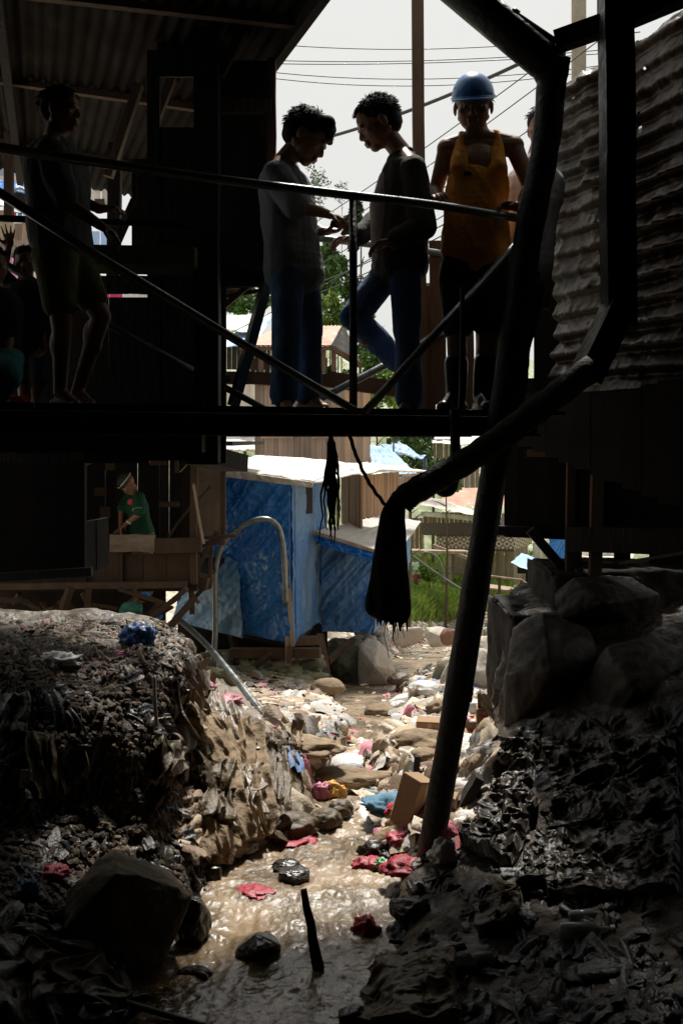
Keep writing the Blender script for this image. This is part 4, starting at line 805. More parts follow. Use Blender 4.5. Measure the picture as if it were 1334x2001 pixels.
house('stall_house', 'pale house seen behind the children at the left edge', [(-60, 15, 95, 15, 505, 560, BLOCK), (-60, 16, 100, 16, 470, 505, BAMB_G)], BLOCK)
house('pink_stall', 'pink sheet stall behind the raised hand', [(8, 13, 40, 13, 505, 545, mat('pink sheet', (.75, .35, .5), (.6, .25, .4), 2, .7))], BLOCK)
house('brick_cabin', 'red brown cabin seen through the slot under the counter', [(200, 13, 240, 13, 568, 582, mat('magenta sheet', (.6, .04, .14), (.6, .04, .14), 2, .7)), (240, 13, 295, 13, 568, 582, TARP_W)], BLOCK)
# ---------------------------------------------------------------- trees and plants
def leaves(mb, c, rad, n, size, seed=0, hollow=.35, clumps=14, light=True):
    r_ = random.Random(seed); cl = []
    for _ in range(clumps):
        while True:
            p = Vector((r_.uniform(-1, 1), r_.uniform(-1, 1), r_.uniform(-1, 1)))
            if hollow < p.length < 1: break
        cl.append((p, r_.uniform(.22, .42), r_.uniform(.55, 1.35)))
    for i in range(n):
        p, rr, tn = cl[i % clumps]; d = Vector((r_.gauss(0, 1), r_.gauss(0, 1), r_.gauss(0, 1))).normalized() * rr * (r_.random() ** .4)
        q = p + d; q = Vector((c[0] + q.x * rad[0], c[1] + q.y * rad[1], c[2] + q.z * rad[2]))
        a = Vector((r_.gauss(0, 1), r_.gauss(0, 1), r_.gauss(0, 1))).normalized(); b = a.cross(Vector((r_.gauss(0, 1), r_.gauss(0, 1), r_.gauss(0, 1)))).normalized(); s = size * r_.uniform(.5, 1.4)
        k = tn * r_.uniform(.75, 1.25); mb.tint = (k, k, k * .9)
        mb.add([q - a * s, q + b * s * .45, q + a * s, q - b * s * .45], [(0, 1, 2, 3)])
    mb.tint = (1, 1, 1)
def tree(name, label, px, py, Y, w_, h_, group=None, n=1400, size=None, m_=None, trunk=None, clumps=16, hollow=.3, seed=None):
    """crown centred on photo point, sizes in photo pixels; trunk drops to the ground"""
    c = P(px, py, Y); rad = (w_ / 2 * Y / F, w_ / 2 * Y / F, h_ / 2 * Y / F); seed = seed or int(px * 7 + py)
    z, _ = gz(c.x, c.y); z = min(z, c.z - rad[2] * .6) - .1
    b = empty(name, (c.x, c.y, z)); tag(b, label, 'tree' if 'tree' in name else 'bush', group)
    m = MB(); leaves(m, c, rad, n, size or max(.05, rad[0] * .11), seed, hollow, clumps); m.build('crown', m_ or LEAF, b)
    m = MB(); tw = trunk or rad[0] * .07
    m.tube([(c.x, c.y, z), (c.x + rnd.uniform(-.1, .1) * rad[0], c.y, (z + c.z) / 2), (c.x, c.y, c.z + rad[2] * .7)], [tw, tw * .7, tw * .2], 7)
    r_ = random.Random(seed + 1)
    for k in range(9):
        t = r_.uniform(.3, 1); s0 = Vector((c.x, c.y, z)).lerp(Vector((c.x, c.y, c.z + rad[2] * .4)), t); a = r_.uniform(0, 6.28)
        m.tube([s0, s0 + Vector((math.cos(a) * rad[0] * .4, math.sin(a) * rad[0] * .4, rad[2] * .25)), s0 + Vector((math.cos(a) * rad[0] * .8, math.sin(a) * rad[0] * .8, rad[2] * .4))], [tw * .45, tw * .3, tw * .1], 5)
    m.build('trunk', BARK, b); return b
GT = 'trees on the hillside behind the bridge'
tree('feathery_tree', 'thin feathery tree rising against the sky between the two left men', 612, 385, 62, 62, 130, GT, n=1100, size=.1, hollow=.1, clumps=30, trunk=.08, m_=mat('grey green leaves', (.14, .2, .1), (.08, .12, .06), 2, .6))
tree('feathery_tree', 'small feathery tree just right of the taller feathery one', 668, 372, 70, 40, 50, GT, n=260, size=.1, hollow=.1, clumps=16, trunk=.06, m_=MATS['grey green leaves'])
tree('dark_tree', 'tall dark round tree right behind the near rail post', 706, 445, 60, 58, 84, GT, n=3600, m_=LEAF_D, size=.22, trunk=.16, clumps=22)
tree('leafy_tree', 'bright green tree directly left of the near rail post', 645, 545, 48, 80, 120, GT, n=3600, size=.16, clumps=24)
tree('leafy_tree', 'green tree touching the back of the first man', 628, 510, 55, 70, 70, GT, n=2600, size=.17, clumps=20)
tree('leafy_tree', 'yellow green tree above the rusted roof', 660, 610, 40, 90, 80, GT, n=3200, size=.13, m_=mat('yellow green leaves', (.2, .3, .05), (.06, .12, .02), .9, .6), clumps=24)
tree('leafy_tree', 'dark leafy tree showing under the raised knee', 720, 610, 46, 80, 120, GT, n=3000, size=.15, m_=LEAF_D, clumps=20)
tree('leafy_tree', 'green tree left of the first man above the blue roof', 480, 585, 44, 110, 70, GT, n=3000, size=.14, clumps=20)
tree('leafy_tree', 'olive tree between the man in dark jacket and the orange shirt man', 845, 600, 60, 90, 100, GT, n=2600, size=.17, clumps=20)
tree('shrub', 'green shrub below the raised knee right of the porch house', 735, 705, 30, 90, 90, GT, n=3200, size=.09, m_=LEAF, clumps=24)
tree('shrub', 'bright shrub just above the bridge deck right of the rail post', 770, 770, 24, 110, 90, GT, n=3400, size=.07, m_=MATS['yellow green leaves'], clumps=24)
tree('shrub', 'shrub low behind the near rail post', 660, 745, 26, 60, 50, GT, n=1600, size=.07, clumps=14)
tree('shrub', 'dense bush behind the pale tarp awning', 800, 905, 27, 90, 110, GT, n=3600, size=.08, clumps=24)
tree('shrub', 'bush left of the grey board hut above the tarp awning', 800, 860, 34, 80, 60, GT, n=2600, size=.09, m_=LEAF_D, clumps=20)
tree('shrub', 'bush between the grey hut and the rusty roof', 870, 930, 36, 90, 60, GT, n=2800, size=.09, clumps=20)
tree('shrub', 'round bush left of the balcony house landing', 838, 1122, 40, 40, 34, GT, n=1500, size=.09, m_=MATS['yellow green leaves'], clumps=12)
# grass on the slopes
def grass(name, label, polys, n, h0, m_, seed=5):
    r_ = random.Random(seed); m = MB()
    for i in range(n):
        x0, x1, y0, y1 = polys[i % len(polys)]
        hp, nn = onpix(r_.uniform(x0, x1), r_.uniform(y0, y1))
        if hp is None or hp.y < 16 or hp.y > 75: continue
        sc = h0 * r_.uniform(.5, 1.4) * hp.y / 40; k = r_.uniform(.6, 1.4); m.tint = (k * r_.uniform(.9, 1.3), k, k * .8); a = r_.uniform(0, 6.28); dx, dy = math.cos(a), math.sin(a)
        for q in range(3):
            a2 = a + q * 2; dx, dy = math.cos(a2), math.sin(a2); w_ = sc * .07; lean = sc * r_.uniform(.2, .7)
            b = hp + Vector((r_.uniform(-1, 1), r_.uniform(-1, 1), 0)) * sc * .3
            m.add([b - Vector((dy, -dx, 0)) * w_, b + Vector((dy, -dx, 0)) * w_, b + Vector((dx * lean * .4, dy * lean * .4, sc * .7)) + Vector((dy, -dx, 0)) * w_ * .6, b + Vector((dx * lean, dy * lean, sc))], [(0, 1, 2), (0, 2, 3)])
    o = m.build(name, m_); tag(o, label, 'grass', kind='stuff'); return o
grass('grass', 'long green grass covering the slope below the balcony house', [(795, 935, 1095, 1215), (900, 1070, 1150, 1205), (800, 900, 1120, 1200), (780, 1080, 1090, 1200)], 11000, .36, LEAF_G)
# far wires and the utility pole
WIRE = mat('black wire', (.03, .03, .035), (.03, .03, .035), 3, .6)
def wire(p0, p1, sag, r, label):
    a = Vector(p0); b = Vector(p1); pts = [a.lerp(b, t / 14) + Vector((0, 0, -sag * 4 * (t / 14) * (1 - t / 14))) for t in range(15)]
    o = MB().tube(pts, r, 5).build('power_line', WIRE, smooth=True); center(o); tag(o, label, 'cable', 'power lines across the sky'); return o
for y0, y1, sg, lab in ((82, 68, .25, 'highest thin power line crossing the sky'), (116, 96, .15, 'second power line from the top'), (123, 104, .12, 'third power line from the top'), (136, 122, .3, 'fourth power line from the top'), (147, 128, .35, 'lowest of the level power lines')):
    wire(P(490, y0, 21), P(1250, y1 - 6, 19), sg, .012, lab)
for a, b, r_, lab in (((640, 268, 16), (1100, 82, 12), .03, 'thick black cable slanting up behind the helmet'), ((560, 470, 22), (1180, 30, 14), .01, 'slanting line above the orange shirt man shoulder'), ((575, 500, 22), (1180, 70, 14), .01, 'slanting line close below its twin behind the helmet man'),
        ((620, 520, 24), (1180, 150, 15), .011, 'slanting line crossing behind the orange shirt shoulder'), ((600, 560, 30), (900, 420, 20), .016, 'drooping line before the hillside trees'), ((600, 580, 30), (900, 440, 20), .016, 'second drooping line before the hillside trees'), ((430, 660, 24), (900, 400, 20), .013, 'low line before the bright green tree')):
    wire(P(*a), P(*b), .1, r_, lab)
o = MB().beam(P(1130, 330, 15), P(1130, -60, 15), .2, .2, up=(0, 1, 0)).build('utility_pole', mat('concrete pole', (.36, .31, .22), (.22, .19, .14), 6, .9, .3, 20), bevel=.02); center(o); tag(o, 'square weathered utility pole against the sky at upper right', 'pole')
cable([P(800, 1080, 40), P(840, 1110, 36), P(900, 1150, 30), P(960, 1180, 26), P(1060, 1205, 22)], .035, STEEL, 'water_pipe', 'dark pipe lying down the grassy slope to the right', 'pipe')
cable([P(828, 1078, 42), P(850, 1085, 42), P(864, 1110, 42), P(868, 1140, 42)], .06, PIPE, 'curved_hose', 'pale curved hose below the balcony house landing', 'hose')
# ---------------------------------------------------------------- workshop hut on the left bank
HWOOD = mat('hut board', (.085, .05, .026), (.028, .017, .009), 5, .85, .4, 30, stretch=(1, 1, .3))
hb = empty('workshop_hut', P(250, 1150, 9.6)); tag(hb, 'open fronted dark workshop hut on stilts with a man working inside', 'hut')
X0, X1 = P(60, 0, 9.4).x, P(392, 0, 9.4).x
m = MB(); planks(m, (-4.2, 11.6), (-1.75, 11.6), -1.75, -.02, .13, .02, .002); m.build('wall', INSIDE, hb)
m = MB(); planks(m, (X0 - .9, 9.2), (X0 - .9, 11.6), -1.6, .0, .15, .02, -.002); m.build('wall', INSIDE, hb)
m = MB(); m.box(((X0 + X1) / 2 - .25, 10.05, -.03), (X1 - X0 + 1.4, 3.4, .04)); m.build('roof', TIN_D, hb)
m = MB(); m.box(((X0 + X1) / 2 - .42, 10.45, -1.5), (X1 - X0 + .8, 2.3, .05)); m.build('floor', WOOD_D, hb)
for x, w_, Y, y1 in ((161, .08, 9.5, 1150), (380, .07, 9.3, 1140), (437, .05, 9.6, 1050)): MB().beam(P(x, 868, Y), P(x - 1, y1, Y), w_, w_, seg=5, wob=.004).build('post', HWOOD, hb)
m = corr([P(113, 962, 10.4), P(152, 958, 10.2), P(152, 1062, 10.2), P(113, 1062, 10.4)], .2, .012, 'u', .03, nv=30, seed=3); m.build('rusty_panel', mat('orange rust', (.45, .15, .04), (.2, .07, .02), 4, .7, .4, 20), hb, smooth=True)
MB().beam(P(154, 958, 9.9), P(156, 1060, 9.9), .02, .02).build('batten', WOOD_L, hb)
m = MB(); m.beam(P(216, 1060, 9.25), P(303, 1061, 9.25), .06, .17, seg=8, wob=.004); m.build('counter_board', mat('peeling pale board', (.3, .24, .18), (.1, .07, .045), 7, .85, .6, 18, stretch=(.4, 1, 1.6)), hb)
m = MB(); m.beam(P(303, 1066, 9.25), P(394, 1064, 9.25), .06, .15, seg=6, wob=.003); m.build('counter_board', HWOOD, hb)
m = MB(); planks(m, (P(160, 0, 9.35).x, 9.35), (P(240, 0, 9.35).x, 9.35), -1.48, -1.12, .12, .02, .003); planks(m, (P(240, 0, 9.4).x, 9.4), (P(392, 0, 9.4).x, 9.4), -1.48, -1.16, .2, .02, .01); m.build('front_boards', HWOOD, hb)
MB().beam(P(-40, 1146, 9.1), P(365, 1141, 9.2), .07, .06, seg=8, wob=.005).build('floor_beam', WOOD_M, hb)
MB().beam(P(-40, 1134, 9.3), P(170, 1132, 9.3), .05, .05).build('floor_beam', WOOD_D, hb)
m = corr([P(388, 900, 9.75), P(436, 898, 9.75), P(436, 1048, 9.75), P(388, 1052, 9.75)], .3, .01, 'u', .05, nv=30, seed=8); m.build('side_panel', mat('dirty sheet', (.16, .12, .08), (.06, .045, .03), 4, .6, .5, 20), hb, smooth=True)
for a, b, w_ in (((425, 1038), (378, 1125), .06), ((412, 1065), (410, 1150), .04), ((380, 1132), (410, 1140), .16), ((372, 1120), (376, 1200), .05), ((340, 1215), (405, 1140), .05), ((395, 1065), (440, 1050), .04), ((380, 1052), (462, 1046), .04), ((378, 1060), (440, 1062), .04)):
    MB().beam(P(*a, 9.5), P(*b, 9.45), w_, w_ * .8).build('strut', HWOOD, hb)
m = MB(); planks(m, (-4.0, 10.6), (-2.02, 10.6), -2.3, -1.5, .18, .02, -.002); m.build('underfloor_shade', INSIDE, hb)  # dark backing put in for the shadow beneath the hut
MB().beam(P(173, 880, 9.3), P(218, 884, 9.3), .04, .08).build('bracket', WOOD_M, hb)
MB().beam(P(170, 905, 9.4), P(218, 886, 9.4), .04, .04).build('brace', WOOD_M, hb)
GT2 = 'loose timbers under the workshop hut'
for i, (a, b, w_, lab) in enumerate((((138, 1148), (118, 1212), .07, 'short brown timber leaning under the hut, left of the others'), ((174, 1148), (171, 1195), .055, 'pale timber standing under the hut post'), ((55, 1205), (110, 1190), .09, 'chunky split timber lying at the left under the hut'), ((0, 1172), (48, 1174), .06, 'level timber at the far left under the hut'),
    ((232, 1150), (330, 1182), .05, 'timber sloping down right beneath the hut floor'), ((285, 1215), (365, 1150), .06, 'timber leaning up right beneath the hut'), ((300, 1200), (352, 1165), .05, 'thin lath leaning at the right under the hut'), ((262, 1142), (263, 1162), .04, 'stub of wood hanging from the hut floor'), ((20, 1210), (118, 1222), .07, 'dark plank on the ground under the hut'), ((330, 1228), (382, 1165), .07, 'thick timber leaning at the hut corner'), ((312, 1240), (356, 1190), .035, 'thin pale lath beside the thick leaning timber'))):
    o = MB().beam(P(*a, 8.8 + .1 * (i % 3)), P(*b, 8.9), w_, w_ * .7, seg=4, wob=.003).build('timber', HWOOD); center(o); tag(o, lab, 'timber', GT2)
cable([P(378, 945, 9.2), P(384, 985, 9.2), P(390, 1020, 9.2), P(398, 1062, 9.2)], .014, WOOD_L, 'pale_stick', 'pale peeled stick leaning on the hut counter at its right end', 'stick', jit=.002)
cable([P(328, 1050, 9.7), P(350, 1018, 9.7), P(374, 990, 9.6), P(412, 950, 9.6)], .014, HWOOD, 'branch', 'bent brown branch leaning inside the hut', 'branch')
cable([P(352, 922, 9.4), P(366, 905, 9.4), P(362, 886, 9.4), P(348, 880, 9.4)], .006, WOOD_L, 'wire_loop', 'thin wire loop hanging from the hut roof', 'wire')
cable([P(165, 1032, 9.3), P(167, 1048, 9.28), P(182, 1056, 9.25), P(198, 1050, 9.28), P(203, 1036, 9.3)], .022, WOOD_L, 'bent_hoop', 'pale bent hoop hanging at the left end of the hut counter', 'hoop')
o = blob(MB(), P(184, 1040, 9.5), (.09, .1, .07), 12, .3, 4).build('bundle', TARP_N, smooth=True); center(o); tag(o, 'grey blue bundle cradled in the pale hoop', 'bundle')
o = MB().beam(P(180, 1020, 9.2), P(182, 1070, 9.2), .04, .03).build('peg', WOOD_M); center(o); tag(o, 'short brown peg of wood in front of the hoop', 'peg')
o = blob(MB(), P(322, 1056, 9.35), (.09, .06, .015), 13, .2, 3).build('folded_cloth', TARP_W, smooth=True); center(o); tag(o, 'white folded cloth on the right counter board', 'cloth')
GR = 'scraps under the workshop hut'
for x, y, s, mm, lab in ((255, 1190, .12, mat('dull green sheet', (.03, .22, .15), (.02, .1, .07), 4, .5, .3, 12), 'green plastic scrap under the hut'), (284, 1162, .05, TARP_B, 'small blue scrap under the hut'), (312, 1205, .035, TARP_B, 'tiny blue scrap low under the hut')):
    o = blob(MB(), P(x, y, 9), (s, s * .5, s * .6), int(x), .5, 4, sharp=True).build('plastic_scrap', mm, smooth=True); center(o); tag(o, lab, 'plastic', GR)

for i in range(16):
    x = rnd.uniform(-10, 385); y = rnd.uniform(1150, 1215); a = rnd.uniform(-1.2, 1.2) + (1.57 if i % 3 else 0); L_ = rnd.uniform(18, 55); Yq = rnd.uniform(8.9, 9.9); mm = rnd.choice([HWOOD, WOOD_M, WOOD_D])
    MB().beam(P(x - math.cos(a) * L_ / 2, y - abs(math.sin(a)) * L_ / 2, Yq), P(x + math.cos(a) * L_ / 2, y + abs(math.sin(a)) * L_ / 2, Yq + .05), rnd.uniform(.03, .07), .035, seg=3, wob=.003).build('strut', mm, hb)
for x, y, w_, h_ in ((310, 900, .2, .1), (215, 905, .1, .16), (345, 905, .05, .22), (196, 960, .14, .1), (330, 985, .24, .06), (205, 1000, .12, .12)):
    MB().box(P(x, y, 10.6), (w_, .1, h_), rz=.2).build('shelf_item', HWOOD, hb, bevel=.01)
# ---------------------------------------------------------------- people
SKIN = mat('brown skin', (.30, .155, .085), (.24, .12, .065), 6, .5, .06, 60)
HAIR = mat('black hair', (.012, .01, .009), (.008, .007, .006), 9, .75, spec=.2)
EYEW = mat('eye white', (.6, .57, .53), (.6, .57, .53), 3, .3); EYEB = mat('eye dark', (.02, .012, .01), (.02, .012, .01), 3, .2)
def vv(*a): return Vector(a)
def hand(m, wr, d, n, k=1.0, curl=.5, side=1, spread=.12):
    """palm, four fingers and a thumb; d along the hand, n out of the palm, side=+1 puts the thumb along d x n"""
    d = d.normalized(); n = (n - d * n.dot(d)).normalized(); s = d.cross(n) * side
    pc = wr + d * .045 * k
    m.ell(pc, [d * .05 * k, s * .04 * k, n * .016 * k], 14, 8); m.capsule(wr - d * .01 * k, wr + d * .03 * k, .025 * k, .022 * k, 10, 3)
    for i, (o, L_, b) in enumerate(((.030, .92, .0), (.010, 1.0, .004), (-.010, .95, .002), (-.029, .78, -.004))):
        base = wr + d * (.082 + b) * k + s * o * k; a = .18 + curl * (.5 + .12 * i); p = base; ang = a; dd = (d + s * spread * (o / .03)).normalized()
        for j, (sl, r0, r1) in enumerate(((.042, .0092, .0085), (.026, .0085, .0078), (.021, .0078, .0062))):
            q = p + (dd * math.cos(ang) + n * math.sin(ang)) * sl * L_ * k; m.capsule(p, q, r0 * k, r1 * k, 9, 3); p = q; ang += curl * .85
    b = wr + d * .028 * k + s * .03 * k; t1 = (d * .62 + s * .6 + n * .45).normalized(); t2 = (d * .85 + s * .12 + n * .55).normalized()
    m.capsule(b - s * .01 * k, b + t1 * .038 * k, .0135 * k, .0105 * k, 9, 3); m.capsule(b + t1 * .038 * k, b + t1 * .038 * k + t2 * .03 * k, .0105 * k, .008 * k, 9, 3)
def head(m, c, f, u, k=1.0, mouth=.0):
    """c centre of the head, f face direction, u up; head height about .225 k"""
    f = f.normalized(); u = (u - f * u.dot(f)).normalized(); r = f.cross(u)
    def q(a, b, c_): return c + (f * a + u * b + r * c_) * k
    m.ell(q(-.012, .03, 0), [f * .096 * k, r * .076 * k, u * .082 * k], 22, 14)      # skull
    m.ell(q(.022, -.028, 0), [f * .062 * k, r * .067 * k, u * .08 * k], 18, 12)     # face
    m.ell(q(.05, -.088, 0), [f * .026 * k, r * .034 * k, u * .022 * k], 12, 8)        # chin
    m.capsule(q(.045, -.082, 0), q(-.02, -.05, .052), .018 * k, .018 * k, 9, 3); m.capsule(q(.045, -.082, 0), q(-.02, -.05, -.052), .018 * k, .018 * k, 9, 3)
    m.capsule(q(.078, .012, -.03), q(.078, .012, .03), .011 * k, .011 * k, 9, 3)     # brow
    m.capsule(q(.08, .0, 0), q(.092, -.03, 0), .008 * k, .0125 * k, 10, 4)         # nose
    m.ell(q(.084, -.035, .012), [f * .01 * k, r * .009 * k, u * .008 * k], 8, 6); m.ell(q(.084, -.035, -.012), [f * .01 * k, r * .009 * k, u * .008 * k], 8, 6)
    m.capsule(q(.083, -.058, -.016), q(.083, -.058, .016), .0085 * k, .0085 * k, 8, 3)
    m.capsule(q(.08, -.071, -.013), q(.08, -.071, .013), .009 * k, .009 * k, 8, 3)
    for sg in (-1, 1):
        m.ell(q(.055, -.02, sg * .04), [f * .02 * k, r * .022 * k, u * .02 * k], 10, 8)   # cheek
        m.ell(q(-.012, -.012, sg * .077), [f * .02 * k, r * .007 * k, u * .032 * k], 12, 8)   # ear
        m.ell(q(-.012, -.014, sg * .083), [f * .012 * k, r * .004 * k, u * .02 * k], 10, 6)
    return q
def eyes(q, f, u, k, par):
    for sg in (-1, 1):
        e = MB(); e.ell(q(.068, -.004, sg * .031), [vv(.011 * k, 0, 0), vv(0, .011 * k, 0), vv(0, 0, .0085 * k)], 12, 8); o = e.build('eye', EYEW, par, smooth=True)
        e = MB(); e.ell(q(.0765, -.006, sg * .031), [vv(.0045 * k, 0, 0), vv(0, .0045 * k, 0), vv(0, 0, .0045 * k)], 10, 6); e.build('pupil', EYEB, o, smooth=True)
def hair(q, f, u, k, par, n=700, ln=.035, fringe=0.0, back=.0, seed=1, spiky=.5, r0=.0035):
    r_ = random.Random(seed); m = MB(); f = f.normalized(); u = (u - f * u.dot(f)).normalized(); r = f.cross(u)
    m.ell(q(-.02, .042, 0), [f * .097 * k, r * .084 * k, u * .082 * k], 22, 14); m.ell(q(-.05, .0, 0), [f * .066 * k, r * .076 * k, u * .075 * k], 16, 10)
    if fringe > .4:
        m.capsule(q(.045, .085, -.035), q(.045, .085, .035), .038 * k, .038 * k, 12, 4); m.capsule(q(.085, .045, -.03), q(.085, .045, .03), .016 * k, .016 * k, 10, 4)
    base = from_mesh('hair', sdf_mesh(m, .008 * k, 3, lambda c: fbm(c, 30, 3, seed) * .006), HAIR, par)
    m = MB(); c0 = q(-.018, .035, 0)
    for i in range(n):
        d = vv(r_.gauss(0, 1), r_.gauss(0, 1), r_.gauss(0, 1)).normalized(); a, b_, c_ = d.dot(f), d.dot(u), d.dot(r)
        if b_ < -.35 + .9 * max(0, a + .1) - back: continue
        p = q(-.018 + a * .096, .037 + b_ * .084, c_ * .082); g = (d * (.12 + spiky) + f * (.5 if a > .2 else -.2) * (1 + fringe) - u * (.25 + (fringe * .5 if a > .4 else 0)) + vv(r_.gauss(0, .16), r_.gauss(0, .16), r_.gauss(0, .16))).normalized()
        L_ = ln * k * r_.uniform(.5, 1.4) * (1 + fringe * max(0, a)); g2 = (g - u * .55).normalized()
        m.tube([p - d * .006, p + g * L_ * .5, p + g * L_ * .5 + g2 * L_ * .6], [r0 * k, r0 * .7 * k, .0004], 4)
    m.build('hair_strands', HAIR, base)
def wrink(amp, s=9, seed=0, st=(1, 1, .5)):
    return lambda c: fbm(c * np.array(st), s, 3, seed, ridge=True) * amp + fbm(c, s * .5, 2, seed + 3) * amp
def person(label, J, k=1.0, vox=.005, group='people on the footbridge', name='person'):
    """J: joints. returns root and keeps J; body is one continuous surface"""
    ft = J.get('root') or (J['ankL'] + J['ankR']) / 2
    root = empty(name, ft); tag(root, label, 'person', group); root['J'] = 0; del root['J']
    m = MB(); q = head(m, J['head'], J['f'], J['u'], k * J.get('hk', 1))
    m.capsule(J['head'] - J['u'].normalized() * .05 * k - J['f'].normalized() * .02 * k, J['neck'], .052 * k, .056 * k, 14, 4)
    tf = J['tf'].normalized(); up = (J['neck'] - J['pelvis']).normalized(); sd = tf.cross(up).normalized()
    m.capsule(J['shL'], J['shR'], .052 * k, .052 * k, 14, 5)
    m.capsule(J['neck'], J['shL'] + up * .01, .05 * k, .045 * k, 12, 4); m.capsule(J['neck'], J['shR'] + up * .01, .05 * k, .045 * k, 12, 4)
    ch = J['neck'].lerp(J['pelvis'], .3); be = J['neck'].lerp(J['pelvis'], .65)
    m.ell(ch, [sd * .15 * k, tf * .098 * k, up * .16 * k], 20, 12); m.ell(be, [sd * .125 * k, tf * .085 * k, up * .15 * k], 20, 12); m.ell(J['pelvis'], [sd * .145 * k, tf * .095 * k, up * .1 * k], 20, 12)
    for S in 'LR':
        m.capsule(J['sh' + S], J['el' + S], .047 * k, .037 * k, 14, 4); m.capsule(J['el' + S], J['wr' + S], .038 * k, .025 * k, 14, 4)
        h = J.get('hand' + S)
        if h: hand(m, J['wr' + S], h[0], h[1], k, *h[2:])
        hip = J['pelvis'] + (sd * -.075 if S == 'L' else sd * .075) * k if ('hip' + S) not in J else J['hip' + S]; J['hip' + S] = hip
        m.capsule(hip, J['kn' + S], .078 * k, .053 * k, 16, 5); m.capsule(J['kn' + S], J['an' + S] if ('an' + S) in J else J['ank' + S], .052 * k, .033 * k, 14, 4)
        m.ell(J['kn' + S].lerp(J['ank' + S], .28) - J.get('ff' + S, tf) * .012 * k, [sd * .05 * k, tf * .052 * k, up * .1 * k], 12, 8)
        ff = J.get('ff' + S, tf); a = J['ank' + S]; ffn = ff.normalized()
        m.capsule(a - ffn * .035 * k + vv(0, 0, -.055 * k), a + ffn * .11 * k + vv(0, 0, -.062 * k), .03 * k, .026 * k, 12, 4); m.capsule(a, a + ffn * .08 * k + vv(0, 0, -.05 * k), .036 * k, .028 * k, 12, 4)
        for t in range(5):
            sx = ffn.cross(vv(0, 0, 1)); o = sx * (-.03 + t * .015) * k; m.capsule(a + ffn * .12 * k + o + vv(0, 0, -.07 * k), a + ffn * (.155 - abs(t - 1.5) * .006) * k + o + vv(0, 0, -.075 * k), .0105 * k, .0085 * k, 8, 3)
    body = from_mesh('body', sdf_mesh(m, vox, 5), SKIN, root)
    J['sd'] = sd; J['up'] = up; return root, q
def shirt(root, J, k, m_, hem=1.05, sleeve=.6, puff=1.0, seed=1, wr=.006, name='shirt', sleeves=True, back=0.0, vox=.008):
    m = MB(); sd, up, tf = J['sd'], J['up'], J['tf'].normalized(); N, Pv = J['neck'], J['pelvis']; p = puff
    m.capsule(J['shL'] - up * .015, J['shR'] - up * .015, .064 * k * p, .064 * k * p, 14, 5)
    m.ell(N - up * .035 * k, [sd * .1 * k, tf * .075 * k, up * .05 * k], 14, 8)
    T_ = np.linspace(.25, hem - .1, 12); A_ = np.interp(T_, [.2, .35, .6, .85, 1.2], [.166, .168, .156, .166, .176]); B_ = np.interp(T_, [.2, .35, .6, .85, 1.2], [.105, .12, .118, .122, .13])
    for t, a, b in zip(T_, A_, B_): m.ell(N.lerp(Pv, float(t)), [sd * float(a) * k * p, tf * float(b) * k * p, up * .13 * k], 24, 12)
    h0 = N.lerp(Pv, hem)
    if sleeves:
        for S in 'LR':
            e = J['sh' + S].lerp(J['el' + S], min(1, sleeve)); m.capsule(J['sh' + S], e, .064 * k * p, .063 * k * p, 14, 4)
            if sleeve > 1: m.capsule(J['el' + S], J['el' + S].lerp(J['wr' + S], sleeve - 1), .058 * k * p, .046 * k * p, 14, 4)
    return from_mesh(name, sdf_mesh(m, vox, 5, wrink(wr, 10, seed)), m_, root)
def pants(root, J, k, m_, length=1.9, puff=1.0, seed=2, name='trousers', cuff=.055, vox=.008, wr=.007):
    m = MB(); sd, up, tf = J['sd'], J['up'], J['tf'].normalized()
    m.ell(J['pelvis'] + up * .03 * k, [sd * .152 * k, tf * .108 * k, up * .09 * k], 20, 12)
    for S in 'LR':
        e = J['hip' + S].lerp(J['kn' + S], min(1, length)); m.capsule(J['hip' + S], e, .092 * k * puff, .072 * k * puff, 16, 5)
        if length > 1: m.capsule(J['kn' + S], J['kn' + S].lerp(J['ank' + S], length - 1), .068 * k * puff, cuff * 1.1 * k * puff, 16, 5)
    return from_mesh(name, sdf_mesh(m, vox, 5, wrink(wr, 12, seed, (1, 1, .8))), m_, root)
JEANS = mat('blue denim', (.09, .17, .30), (.03, .07, .16), 7, .85, .2, 90); GREYT = mat('grey jersey', (.2, .21, .22), (.14, .15, .16), 4, .9, .15, 60)
BLK = mat('black cloth', (.022, .022, .02), (.012, .012, .011), 4, .9, .15, 50); ORANGE = mat('orange jersey', (.8, .33, .03), (.62, .22, .015), 5, .85, .2, 50)
PALE = mat('pale shirt cloth', (.42, .42, .44), (.3, .3, .32), 5, .9, .2, 50)
RUB = mat('black rubber', (.02, .02, .022), (.012, .012, .012), 4, .3, .1, 20)

# man in grey tee, reading down to his hands
Y = 4.72
J = dict(head=P(600, 268, Y), f=vv(.80, -.05, -.55), u=vv(.5, 0, .85), neck=P(553, 318, Y), pelvis=P(573, 520, Y + .03), tf=vv(.93, -.36, 0), hk=1.2,
         shL=P(560, 338, Y + .17), shR=P(540, 342, Y - .15), elR=P(578, 402, Y - .24), wrR=P(635, 416, Y - .22), elL=P(585, 425, Y + .2), wrL=P(630, 452, Y + .05),
         handR=(vv(.9, .25, -.25), vv(-.25, .2, -.9), .75, -1), handL=(vv(.95, -.1, .05), vv(-.1, -.2, .95), .7, 1),
         knR=P(560, 650, Y - .1), ankR=P(553, 778, Y - .08), knL=P(604, 650, Y + .1), ankL=P(600, 774, Y + .08), ffR=vv(.35, -.93, 0), ffL=vv(.85, -.5, 0), hipR=P(560, 530, Y - .07), hipL=P(590, 530, Y + .1))
r1, q = person('man in grey t-shirt and blue jeans bending his head over his hands', J, 1.0, .0045)
